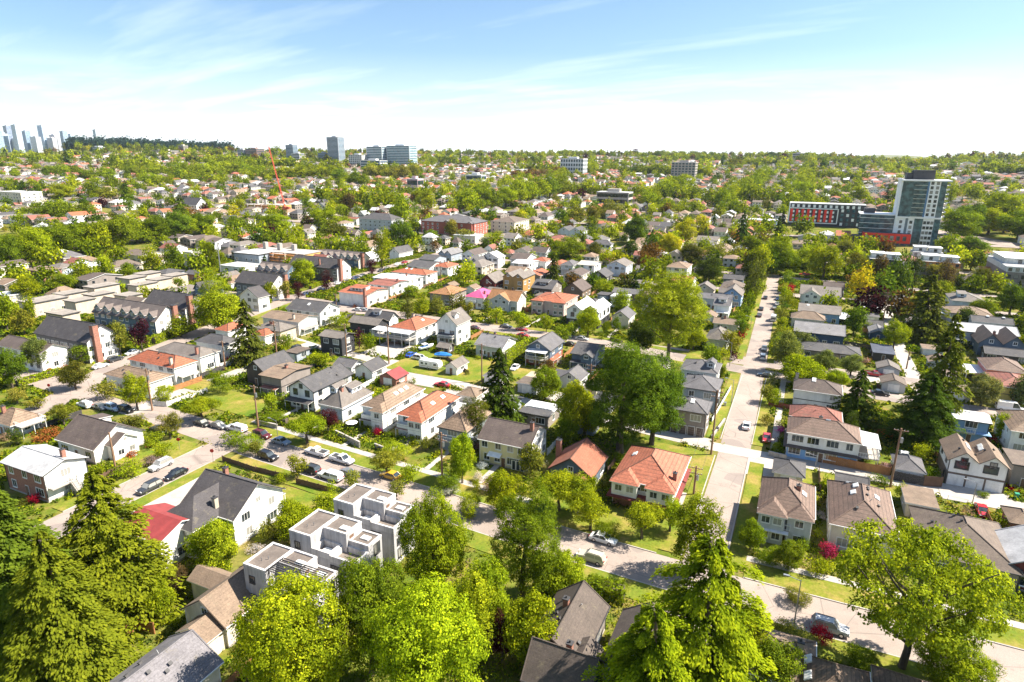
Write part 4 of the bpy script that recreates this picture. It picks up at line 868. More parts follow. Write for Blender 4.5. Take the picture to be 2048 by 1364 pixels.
('detached_house','house','low brown grey bungalow with twin front gables',-74.9,341.1,11.2,7.1,3.4,'gu',1.6,'greybrown','taupe',['xgab:f:.55:.95:1.2'],None, 2),
('detached_house','house','white two storey house with tan hip roof and long balcony',-59.2,346.6,10.7,14.8,5.8,'hip',1.8,'tantile','white',['bal:f','chim:.12:.8:1.5'],None, 2),
('detached_house','house','bright blue steep gabled house facing the long street',-25.0,286.8,7.5,11.1,5.6,'gv',2.8,'greybrown','blue',['xgab:l:.3:.7:2'],None, 1),
('detached_house','house','beige gabled grey roof house left of the bright blue one',-37.8,293.6,8.1,7.1,5.2,'gv',2.4,'greybrown','beigewall',[],None, 1),
('detached_house','house','grey duplex roofs with small dark front windows',-31.2,275.3,13.6,7.1,5.2,'gu',1.4,'slate','palegrey',['vents'],None, 1),
('detached_house','house','white narrow house with grey dormer roof and fenced front',-26.6,264.6,5.8,8.1,5.2,'gu',1.8,'slate','white',['porch:f:.2:1:1.8:2.6:whiteroof','dorm:f:.5:3'],None, 1),
('detached_house','house','grey hip roofed cottage with sage walls by the red shrub',-22.1,216.5,6.5,10.4,4.6,'hip',2.4,'greybrown','sage',[],None, 1),
('detached_house','house','small tan roofed cottage with pale end beyond the sage one',-22.2,241.5,8.5,6.1,3.2,'gu',1.2,'tan','cream',['chim:.4:.5:1'],None, 1),
('detached_house','house','grey gabled bungalow left of the big cottonwood',-58.8,231.2,6.4,9.1,4.2,'gv',2.2,'slate','cream',[],None, 1),
('detached_house','house','dark flat fronted pair of houses behind the cottonwood',-67.1,268.5,10.8,8.1,5.4,'gu',1.2,'slate','darkwood',[],None, 1),
('detached_house','house','pale blue low house behind the dark pair',-71.2,298.4,8.0,7.1,4.0,'gu',1.2,'greybrown','paleblue',[],None, 1),
('detached_house','house','dark blue cabin in shade between tall cedars',-29.6,334.1,9.1,7.1,3.6,'gu',1.6,'dkgrey','slateblue',[],None, 2),
('detached_house','house','navy blue house with grey shingle roof and four white windows',8.7,240.1,15.1,15.1,4.8,'gu',1.8,'grey','navy',['vents','fence'],None, 1),
('detached_house','house','tan brown hip roof house touching the navy blue house',5.0,257.9,11.0,7.1,4.6,'hip',2.0,'tan','cream',[],None, 1),
('detached_house','house','grey brown long roof house with blue rear wall',9.0,274.9,14.3,15.6,4.4,'gu',1.6,'greybrown','blue',['sky:.2:.4','porch:r:.1:.9:4:2.6:whiteroof'],None, 1),
('detached_house','house','white walled house with tan roof and dark upper slope',9.4,308.6,15.4,15.1,5.0,'gu',2.6,'greybrown','white',['xgab:f:.05:.5:2'],None, 1),
('detached_house','house','dark plain roofed house just below the yellow tree row',15.1,323.3,7.9,8.1,5.0,'gu',2.2,'dkbrown','taupe',[],None, 1),
('detached_house','house','low black shingle house behind the pale green street trees',12.2,220.9,16.4,9.2,3.2,'hip',1.4,'dkgrey','taupe',[],None, 1),
('garage','garage','tan hip garage beside the yellow tree',29.2,313.9,6.6,14.5,2.6,'hip',1.2,'tan','cream',[],None, 1),
('garage','garage','flat grey topped garage by the lane',29.0,295.3,6.2,5.3,2.6,'flat',0.3,'palegreyroof','taupe',[],None, 1),
('garage','garage','navy garage with grey gable roof opening on the lane',28.1,255.1,5.0,9.8,2.6,'gv',1.2,'grey','navy',[],None, 1),
('carport','carport','dark open carport with patched black roof',27.6,229.5,5.7,11.0,2.5,'flat',0.2,'navyroof','darkwood',[],None, 1),
('detached_house','house','grey brown hip house with roof gables beyond the tall firs',66.1,323.0,11.8,15.1,5.0,'hip',2.2,'greybrown','paleblue',['dorm:f:.3:3','sky:.6:.4'],None, 1),
('detached_house','house','wide tan hip roof house with lilac walls',60.9,291.3,14.0,11.1,5.6,'hip',1.8,'tan','lilac',['porch:l:.2:1:3:4.5:whiteroof'],None, 1),
('detached_house','house','charcoal roofed house behind the silver roofed one',65.8,277.7,12.0,6.1,5.4,'gu',1.4,'dkgrey','palegrey',['sky:.4:.5','sky:.8:.5'],None, 1),
('detached_house','house','house with broad silver grey roof and blue grey walls',60.7,263.0,17.5,11.4,5.2,'gu',1.6,'silver','bluegrey',['porch:f:.0:.3:2:2.6:silver'],None, 1),
('detached_house','house','dark blue house with two brown gables',62.9,252.9,12.7,13.8,4.4,'gv2',3.0,'dkbrown','slateblue',['chim:.4:.5:1.2'],None, 1),
('detached_house','house','low charcoal roof in front of the dark blue house',62.7,241.2,11.2,6.1,3.0,'gu',1.4,'dkgrey','darkwood',[],None, 1),
('detached_house','house','pink walled house with brown tiled roof and white carport roof',56.2,216.3,9.0,11.2,5.4,'hip',2.0,'browntile','pink',['porch:l:.1:.9:4.5:3.4:whiteroof'],None, 1),
('detached_house','house','yellow walled house with brown roof below the pink house',55.1,201.8,8.4,11.7,5.2,'hip',1.6,'brownred','yellow',['band'],None, 1),
('detached_house','house','long white house with brick chimney and terracotta upper storey',-170.6,219.1,14.5,15.1,5.4,'gu',1.0,'terra','white',['dorm:f:.5:7','chimout:f:.95:2','gar:f:2:white','wr:brickwhite'],None, 1),
('detached_house','house','terracotta dark roofed white house behind the brick chimney one',-170.6,237.7,11.8,15.0,5.6,'gu',0.8,'brownred','white',['chim:.9:.5:1'],None, 1),
('detached_house','house','white flat roofed house with two dark chimneys',-174.4,250.6,19.9,12.2,5.6,'gu',0.6,'whiteroof','white',['chim:.7:.6:1.2'],None, 1),
('detached_house','house','terracotta hip house with two skylights farther up the block',-175.5,266.5,19.9,10.7,5.6,'hip',1.6,'terra','white',['sky:.3:.4','sky:.45:.4'],None, 1),
('detached_house','house','charcoal roofed white gabled house between terracotta roofs',-181.6,287.1,13.5,15.1,5.6,'gu',2.0,'dkgrey','white',[],None, 2),
('detached_house','house','terracotta hip house at the top of the block',-171.4,290.8,9.0,12.5,5.6,'hip',1.6,'terra','white',['chim:.6:.5:1'],None, 2),
('detached_house','house','orange tan hip house left of the magenta roof',-138.3,236.0,10.1,14.0,5.0,'hip',2.0,'copper','taupe',[],None, 1),
('detached_house','house','white house with bright magenta hip roof',-122.0,235.5,8.4,11.7,5.2,'hip',2.4,'magenta','white',['chim:.85:.3:1','bal:f'],None, 1),
('detached_house','house','dark red steep gabled house beside the ochre house',-133.3,270.3,8.1,13.1,4.6,'gv',3.4,'greybrown','maroon',['xgab:f:.3:.8:1'],None, 1),
('detached_house','house','charcoal roofed grey house with roof skylight and white right gable',-167.2,183.5,15.7,10.9,5.6,'gu',2.6,'dkgrey','palegrey',['wr:white','sky:.5:.3','porch:r:.1:.9:1.6:2.7:palegreyroof'],None, 1),
('low_building','building','long white house with shallow tan roof and chimney',-165.4,169.2,16.5,9.5,5.4,'gu',1.2,'tan','white',['chim:.8:.15:1.5','porch:r:.1:.9:1.6:2.6:taupe'],None, 1),
('detached_house','house','brown hip house with two brick chimneys by the tall fir',-162.5,159.2,10.9,7.5,4.4,'hip',1.8,'greybrown','beigewall',['chim:.45:.3:1.2','chim:.52:.3:1.2'],None, 1),
('detached_house','house','small terracotta roofed annex under the tall fir',-162.7,154.5,6.6,7.2,3.6,'hip',1.2,'terra','white',[],None, 1),
('detached_house','house','terracotta roofed house seen behind the tall fir',-172.7,149.4,5.7,8.1,5.4,'hip',1.4,'terra','white',[],None, 1),
('low_building','building','black box garage house with grey roof and window strip',-133.2,156.1,8.3,6.6,6.0,'gu',1.0,'greybrown','nearblack',[],None, 1),
('detached_house','house','black bungalow with grey brown roof behind the garage house',-138.4,179.3,11.7,6.1,4.4,'gu',1.6,'greybrown','nearblack',[],None, 1),
('detached_house','house','dark grey roofed house with white right gable near the parked cars',-138.2,186.9,10.7,5.5,4.4,'gu',2.2,'dkgrey','bluegrey',['wr:white','dorm:f:.4:3'],None, 1),
('detached_house','house','white house with terracotta hip roof and white covered rear deck',-119.5,180.2,10.1,13.9,5.6,'hip',2.2,'terra','white',['porch:f:-.5:1:4:5.2:whiteroof','chim:.1:.9:1.2','sky:.75:.6'],None, 1),
('detached_house','house','tall white gabled house with grey roof and blue shaded attic',-105.7,183.6,7.5,9.6,7.6,'gv',3.4,'greybrown','white',['dorm:r:.3:2.5','porch:f:.1:.9:1.6:4:dkgrey'],None, 1),
('detached_house','house','pale sage cottage with grey roof on the open lawn',-86.3,176.9,9.2,10.4,4.2,'gu',2.2,'grey','sage',['wr:white','vents','chim:.3:.8:1'],None, 1),
('garden_shed','shed','small brown garden shed beside the tall white house',-101.6,171.1,3.7,4.0,2.4,'gu',0.9,'greybrown','darkwood',[],None, 1),
('garden_shed','shed','weathered white shed with grey roof on the lawn',-89.1,156.0,3.7,6.5,2.6,'gv',1.3,'greybrown','white',[],None, 1),
('garage','garage','white gabled garage with dark roof behind the farmhouse',-109.5,141.8,5.9,6.8,3.0,'gv',1.8,'dkgrey','white',[],None, 1),
('garden_shed','shed','dark red shed with bright red metal roof and white door',-100.1,139.5,5.4,5.5,2.7,'gv',1.4,'redmetal','brick',['gar:f:1:white'],None, 0),
('detached_house','house','white corner house with terracotta hip roof and red front step',-161.5,114.9,18.2,7.0,5.5,'hip',2.0,'terra','white',['chim:.9:.1:1.8','porch:r:.1:.9:1.8:2.8:beige','vents'],None, 1),
('detached_house','house','white house with shallow tan roof behind the bright green street tree',-158.5,105.2,16.5,7.0,4.6,'hip',1.6,'tantile','white',['vents'],None, 1),
('detached_house','house','grey brown hip house with white walls and chimney',-163.4,124.9,17.6,6.6,5.4,'hip',1.6,'greybrown','white',['chim:.9:.1:2'],None, 1),
('detached_house','house','charcoal hip roofed house behind the grey brown one',-163.8,136.1,11.4,6.6,5.4,'hip',1.8,'dkgrey','white',[],None, 1),
('low_building','building','brown roofed hall with white right gable by the left hedge',-206.9,106.1,20.8,7.4,6.0,'gu',1.8,'dkbrown','white',[],None, 1),
('detached_house','house','tan and white houses at the left edge with hip roof',-342.9,188.2,13.3,9.1,5.6,'hip',1.6,'tan','brick',[],None, 2),
('detached_house','house','pale blue white house with white carport beside the left edge hip house',-343.2,197.2,10.7,9.1,5.6,'hip',1.6,'greybrown','paleblue',['porch:r:.1:1:5:2.6:whiteroof'],None, 2),
('detached_house','house','long brown roofed house with white triangular gable end',-350.7,209.7,7.1,10.7,5.2,'gu',2.4,'brownred','white',[],None, 2),
('detached_house','house','low white flat building at the left edge',-305.1,152.9,10.1,7.6,3.4,'flat',0.3,'whiteroof','cream',[],None, 2),
('townhouse_row','townhouses','long charcoal roofed townhouse row with brick end chimney, lowest one by the plum tree',-205.0,118.4,25.2,9.9,7.0,'gu',4.2,'charcoal','greywall',['chimout:r:.25:4','wr:white','winrow'],'charcoal roofed townhouse rows',1),
('townhouse_row','townhouses','townhouse row with seven blue dormers along its front',-218.1,147.8,33.2,10.1,5.6,'gu',4.4,'brownslate','bluewall',['dormrow:7','chimout:r:.75:3.5','wr:white'],'charcoal roofed townhouse rows',1),
('townhouse_row','townhouses','long charcoal roofed townhouse row with brick end chimney, behind the dormer row',-213.9,161.2,21.9,10.1,7.0,'gu',4.2,'charcoal','greywall',['chimout:r:.2:4','wr:white','winrow'],'charcoal roofed townhouse rows',1),
('townhouse_row','townhouses','long charcoal roofed townhouse row with brick end chimney, right of the tall poplar',-217.5,207.6,20.9,10.1,7.0,'gu',4.0,'charcoal','greywall',['chimout:r:.8:3','wr:white'],'charcoal roofed townhouse rows',1),
('townhouse_row','townhouses','charcoal townhouse row with two brick stacks behind the round green tree',-225.4,254.6,30.9,10.5,7.0,'gu',4.0,'charcoal','greywall',['chimout:r:.2:4','chim:.62:.1:3','wr:white'],'charcoal roofed townhouse rows',2),
('townhouse_row','townhouses','townhouse row with small blue dormers farthest up the street',-236.3,287.6,27.5,10.1,5.6,'gu',3.6,'brownslate','bluewall',['dormrow:6','chimout:r:.3:3','wr:cream'],'charcoal roofed townhouse rows',2),
('townhouse_row','townhouses','grey dormer row half hidden left of the twin stack townhouses',-238.6,239.0,19.5,9.4,5.6,'gu',3.6,'brownslate','bluewall',['dormrow:4'],'charcoal roofed townhouse rows',2),
('townhouse_row','townhouses','white gabled end townhouse at the hedge',-202.6,188.6,10.1,5.8,6.0,'gv',3.4,'charcoal','white',[],'charcoal roofed townhouse rows',1),
('detached_house','house','small dark gabled house with blue white windows behind the town rows',-236.0,194.7,8.1,8.1,5.0,'gv2',2.6,'charcoal','bluewall',[],None, 1),
('detached_house','house','white cottage with dark gable roof at the top of the street',-223.5,325.5,6.8,14.9,5.0,'gv',3.0,'dkgrey','white',[],None, 2),
('detached_house','house','grey bungalow with dark roof in the second row',-195.8,317.2,9.6,14.3,4.0,'gu',1.8,'dkgrey','bluegrey',[],None, 2),
('detached_house','house','dark slate house with pale gables behind the yellow green tree',-167.5,317.0,9.3,12.9,4.6,'gv2',2.4,'dkgrey','bluegrey',[],None, 2),
('detached_house','house','white gabled house with light roof beside the slate house',-161.7,327.6,10.8,9.0,6.0,'gv',2.6,'palegreyroof','white',[],None, 2),
('detached_house','house','grey gabled pair of roofs above the slate house',-194.7,335.8,8.6,13.9,5.0,'gv2',2.0,'grey','bluegrey',[],None, 2),
('low_building','building','cream apartment block with flat roof right of the big maples',-307.8,248.1,6.8,10.3,9.0,'flat',0.4,'beige','cream',[],None, 2),
('detached_house','house','brown roofed long house under the big maples',-352.1,248.8,15.5,15.5,5.0,'gu',1.8,'shingle','cream',[],None, 2),
('detached_house','house','brown roofed house with white gable facing right by the wall',-357.4,273.0,11.4,10.8,5.0,'gu',2.4,'brownred','white',[],None, 2),
('row_house','house','flat roofed beige stucco row house with tar roof, lowest of the left cluster',-242.8,136.7,9.8,6.0,5.4,'flat',0.35,'beigeroof','beigewall',[],'flat roofed beige stucco row houses',1),
('row_house','house','flat roofed beige stucco row house with long roof beside the left trees',-271.6,146.8,9.4,13.1,5.4,'flat',0.35,'beigeroof','beigewall',[],'flat roofed beige stucco row houses',1),
('row_house','house','flat roofed beige stucco row house in the middle of the left cluster',-258.4,152.7,7.0,7.8,5.4,'flat',0.35,'beigeroof','beigewall',[],'flat roofed beige stucco row houses',1),
('row_house','house','flat roofed beige stucco row house with square roof nearest the left edge of its row',-275.5,159.6,7.3,9.6,5.4,'flat',0.35,'beigeroof','beigewall',[],'flat roofed beige stucco row houses',1),
('row_house','house','flat roofed beige stucco row house between two taller ones in the cluster',-263.1,163.5,6.8,8.7,5.4,'flat',0.35,'beigeroof','beigewall',[],'flat roofed beige stucco row houses',1),
('row_house','house','flat roofed beige stucco row house with long roof in the second row',-278.4,174.8,7.4,11.3,5.4,'flat',0.35,'beigeroof','beigewall',[],'flat roofed beige stucco row houses',1),
('townhouse_row','townhouses','flat roofed beige stucco row house just above the dormer townhouses',-250.4,167.5,8.1,6.6,5.4,'flat',0.35,'beigeroof','beigewall',[],'charcoal roofed townhouse rows',1),
('row_house','house','flat roofed beige stucco row house with shaded doorway at the cluster centre',-266.3,185.5,6.0,10.2,5.4,'flat',0.35,'beigeroof','beigewall',[],'flat roofed beige stucco row houses',1),
('row_house','house','flat roofed beige stucco row house at the far end of the second row',-284.5,193.5,8.2,8.5,5.4,'flat',0.35,'beigeroof','beigewall',[],'flat roofed beige stucco row houses',2),
('row_house','house','flat roofed beige stucco row house with two chimneys near the far end',-270.1,196.6,7.0,7.9,5.4,'flat',0.35,'beigeroof','beigewall',[],'flat roofed beige stucco row houses',2),
('row_house','house','flat roofed beige stucco row house nearest the dark roofed pair',-288.3,204.1,7.2,8.9,5.4,'flat',0.35,'beigeroof','beigewall',[],'flat roofed beige stucco row houses',2),
('row_house','house','flat roofed beige stucco row house at the right end of the cluster',-272.7,206.7,7.3,8.4,5.4,'flat',0.35,'beigeroof','beigewall',[],'flat roofed beige stucco row houses',2),
('detached_house','house','low dark roofed pair beyond the stucco row houses',-288.8,216.1,9.3,10.5,4.5,'hip',1.2,'dkgrey','bluegrey',[],None, 2),
('detached_house','house','low dark roofed house with red side wall beyond the row houses',-274.8,220.7,8.6,6.6,4.0,'gu',1.2,'dkgrey','brick',[],None, 2),
('low_building','building','blue grey industrial box with flat roof behind the town rows',-282.6,268.0,18.8,15.3,7.5,'flat',0.5,'palegreyroof','bluegrey',[],None, 2),
('portable_building','building','low white portable building beside the tall antenna pole',-277.2,250.5,16.4,11.9,3.4,'flat',0.3,'palegreyroof','white',[],None, 2),
('school_building','school','red brick school with grey hip roof and rows of white windows',-254.6,446.0,47.5,23.1,9.5,'hip',4.0,'slate','redbrick',['xgab:f:.45:.55:1','xgab:f:.9:.98:2','winrow'],None, 2),
('school_building','school','cream rear wing of the school with brown roof',-220.4,478.0,21.1,29.1,8.5,'hip',3.0,'shingle','cream',['winrow'],None, 2),
('school_building','school','low cream hall with flat grey roof in front of the school',-223.7,412.7,17.6,13.3,5.0,'flat',0.4,'palegreyroof','cream',[],None, 2),
('low_building','building','pale grey institute building with dark hip roof and tall windows',-312.6,429.1,31.5,17.1,9.5,'hip',4.0,'dkgrey','palegrey',['winrow'],None, 2),
('low_building','building','long white house left of the school institute',-354.8,444.2,17.4,8.1,5,'gu',1.2,'brownred','white',[],None, 2),
('low_building','building','dark steep gabled white church like hall among trees',-534.5,437.3,20.0,12.9,6.5,'gu',6.0,'dkgrey','white',[],None, 2),
('low_building','building','long cream institution block at far left with flat roof',-703.1,377.9,39.3,19.3,12,'flat',0.4,'palegreyroof','cream',[],None, 2),
('detached_house','house','dark twin gabled blue white house in the middle distance',-164.0,471.7,18.7,15.1,5.0,'gv2',2.8,'dkgrey','paleblue',[],None, 2),
('detached_house','house','brown hip house with two roofs in front of the blue gable house',-162.2,437.7,14.9,15.1,4.0,'hip',2.0,'brownred','cream',[],None, 2),
('detached_house','house','grey hip roofed white house right of centre among round trees',-122.1,412.0,13.4,6.6,6.0,'hip',2.2,'slate','white',[],None, 2),
('detached_house','house','terracotta roofed house left of the big round green tree',-155.1,521.0,22.9,15.1,5.2,'hip',1.6,'terra','white',[],None, 2),
('detached_house','house','long terracotta roofed house right of the round green tree',-100.3,477.7,11.3,15.1,5.6,'hip',1.6,'terra','white',[],None, 2),
('detached_house','house','grey roofed house with brown lower roof below the blue commercial wall',-62.3,475.6,14.0,15.1,4.5,'gu',2.0,'greybrown','cream',[],None, 2),
('low_building','building','long low blue walled store with white roof',-34.2,587.9,23.3,15.3,6.0,'flat',0.5,'whiteroof','blue',[],None, 2),
('detached_house','house','brown hip roof bungalow at the near side of the red building',1.7,490.7,17.2,15.1,3.6,'hip',2.0,'tan','beigewall',[],None, 2),
('detached_house','house','grey gabled roof behind the brown hip bungalow',3.3,516.1,14.8,8.1,4.5,'gv',2.2,'grey','palegrey',[],None, 2),
('garage','garage','brown roofed blue grey garage behind the taupe shallow roof house',-140,145.1,4.4,5.7,2.6,'flat',0.3,'shingle','bluegrey',['gar:f:1:white'],'garages along the back lanes',1),
('garage','garage','slate roofed grey garage left of the white gabled garage',-118,142.5,5.9,5.3,2.6,'gu',1.2,'slate','palegrey',['gar:f:1:white'],'garages along the back lanes',1),
('garage','garage','tan roofed white garage behind the shaded tan tiled house',-74,137.2,4.9,5.3,2.6,'hip',1.2,'tan','white',['gar:f:1:white'],'garages along the back lanes',1),
('garage','garage','slate roofed white garage right of the weathered white shed',-74,152.2,5.1,5.5,2.6,'flat',0.3,'slate','white',['gar:f:1:white'],'garages along the back lanes',1),
('garage','garage','slate roofed blue grey garage left of the flat garage with rooflights',-63,135.9,4.9,6.1,2.6,'gu',1.2,'slate','bluegrey',['gar:f:1:white'],'garages along the back lanes',1),
('garage','garage','brown roofed grey garage left of the grey laneway cottage',-63,150.9,5.5,5.2,2.6,'flat',0.3,'shingle','palegrey',['gar:f:1:white'],'garages along the back lanes',1),
('garage','garage','charcoal roofed grey garage in front of the plain gabled shed',-41,148.2,4.8,6.6,2.6,'flat',0.3,'dkgrey','palegrey',['gar:f:1:white'],'garages along the back lanes',1),
('garage','garage','brown roofed grey garage left of the taupe garage house',-30,146.9,5.2,6.4,2.6,'gu',1.2,'shingle','palegrey',['gar:f:1:white'],'garages along the back lanes',1),
('garage','garage','charcoal roofed cream garage behind the arched window house',3,127.9,5.2,6.1,2.6,'hip',1.2,'dkgrey','cream',['gar:f:1:white'],'garages along the back lanes',1),
('garage','garage','charcoal roofed blue grey garage behind the four skylight house',14,126.6,4.9,6.1,2.6,'gu',1.2,'dkgrey','bluegrey',['gar:f:1:white'],'garages along the back lanes',1),
('garage','garage','tan roofed cream garage right of the four skylight house',25,125.3,4.6,6.9,2.6,'flat',0.3,'tan','cream',['gar:f:1:white'],'garages along the back lanes',1),
('garage','garage','slate roofed white garage left of the twin gabled coach house',25,140.3,4.7,6.5,2.6,'hip',1.2,'slate','white',['gar:f:1:white'],'garages along the back lanes',1),
('garage','garage','brown roofed grey garage in front of the dark carport',27.5,196,5.5,5.5,2.6,'gv',1.2,'shingle','palegrey',['gar:f:1:white'],'garages along the back lanes',1),
('garage','garage','tan roofed cream garage behind the blue white roofed house',42.5,196,5.5,5.5,2.6,'flat',0.3,'tan','cream',['gar:f:1:white'],'garages along the back lanes',1),
('garage','garage','grey brown roofed blue grey garage in front of the dark carport',27.5,210,5.5,5.5,2.6,'gv',1.2,'greybrown','bluegrey',['gar:f:1:white'],'garages along the back lanes',1),
('garage','garage','tan roofed grey garage left of the pink walled house',42.5,210,5.5,5.5,2.6,'flat',0.3,'tan','palegrey',['gar:f:1:white'],'garages along the back lanes',1),
('garage','garage','tan roofed grey garage right of the dark carport',42.5,224,5.5,5.5,2.6,'gv',1.2,'tan','palegrey',['gar:f:1:white'],'garages along the back lanes',1),
('garage','garage','tan roofed white garage right of the dark carport',42.5,238,5.5,5.5,2.6,'flat',0.3,'tan','white',['gar:f:1:white'],'garages along the back lanes',1),
('garage','garage','charcoal roofed cream garage behind the navy lane garage',27.5,266,5.5,5.5,2.6,'gu',1.2,'dkgrey','cream',['gar:f:1:white'],'garages along the back lanes',1),
('garage','garage','slate roofed grey garage in front of the flat grey garage',27.5,280,5.5,5.5,2.6,'flat',0.3,'slate','palegrey',['gar:f:1:white'],'garages along the back lanes',1),
('garage','garage','grey brown roofed grey garage right of the navy lane garage',42.5,280,5.5,5.5,2.6,'gu',1.2,'greybrown','palegrey',['gar:f:1:white'],'garages along the back lanes',1),
('garage','garage','slate roofed taupe garage right of the flat grey garage',42.5,294,5.5,5.5,2.6,'flat',0.3,'slate','taupe',['gar:f:1:white'],'garages along the back lanes',1),
('garage','garage','grey brown roofed white garage right of the flat grey garage',42.5,308,5.5,5.5,2.6,'gv',1.2,'greybrown','white',['gar:f:1:white'],'garages along the back lanes',1),
('garage','garage','slate roofed grey garage right of the tan hip garage',42.5,322,5.5,5.5,2.6,'gv',1.2,'slate','palegrey',['gar:f:1:white'],'garages along the back lanes',1),
('garage','garage','tan roofed taupe garage behind the orange tan hip house',-150,258.5,5,6,2.6,'gv',1.2,'tan','taupe',['gar:f:1:white'],'garages along the back lanes',1),
('garage','garage','tan roofed white garage behind the magenta roof house',-138,257.9,5,6,2.6,'gv',1.2,'tan','white',['gar:f:1:white'],'garages along the back lanes',1),
('garage','garage','grey brown roofed white garage right of the magenta roof house',-126,257.3,5,6,2.6,'gu',1.2,'greybrown','white',['gar:f:1:white'],'garages along the back lanes',1),
('garage','garage','tan roofed cream garage right of the grey dormer brown roof house',-114,256.7,5,6,2.6,'flat',0.3,'tan','cream',['gar:f:1:white'],'garages along the back lanes',1),
('garage','garage','brown roofed blue grey garage left of the pink beige mansion',-102,256.1,5,6,2.6,'flat',0.3,'shingle','bluegrey',['gar:f:1:white'],'garages along the back lanes',1),
('garage','garage','grey brown roofed blue grey garage right of the pink beige mansion',-90,255.5,5,6,2.6,'hip',1.2,'greybrown','bluegrey',['gar:f:1:white'],'garages along the back lanes',1),
('garage','garage','charcoal roofed blue grey garage behind the white metal gabled duplex',-78,254.9,5,6,2.6,'hip',1.2,'dkgrey','bluegrey',['gar:f:1:white'],'garages along the back lanes',1),
('garage','garage','charcoal roofed blue grey garage left of the white coach house',-78,270.9,5,6,2.6,'flat',0.3,'dkgrey','bluegrey',['gar:f:1:white'],'garages along the back lanes',1),
('garage','garage','charcoal roofed cream garage right of the grey bungalow by the cottonwood',-54,253.7,5,6,2.6,'flat',0.3,'dkgrey','cream',['gar:f:1:white'],'garages along the back lanes',1),
('garage','garage','brown roofed grey garage right of the dark house pair',-54,269.7,5,6,2.6,'gu',1.2,'shingle','palegrey',['gar:f:1:white'],'garages along the back lanes',1),
('garage','garage','tan roofed blue grey garage left of the grey duplex',-42,253.1,5,6,2.6,'gu',1.2,'tan','bluegrey',['gar:f:1:white'],'garages along the back lanes',1),
('garage','garage','slate roofed blue grey garage left of the grey duplex',-42,269.1,5,6,2.6,'flat',0.3,'slate','bluegrey',['gar:f:1:white'],'garages along the back lanes',1),
('garage','garage','tan roofed grey garage left of the tan roofed cottage',-30,252.5,5,6,2.6,'gv',1.2,'tan','palegrey',['gar:f:1:white'],'garages along the back lanes',1),
]
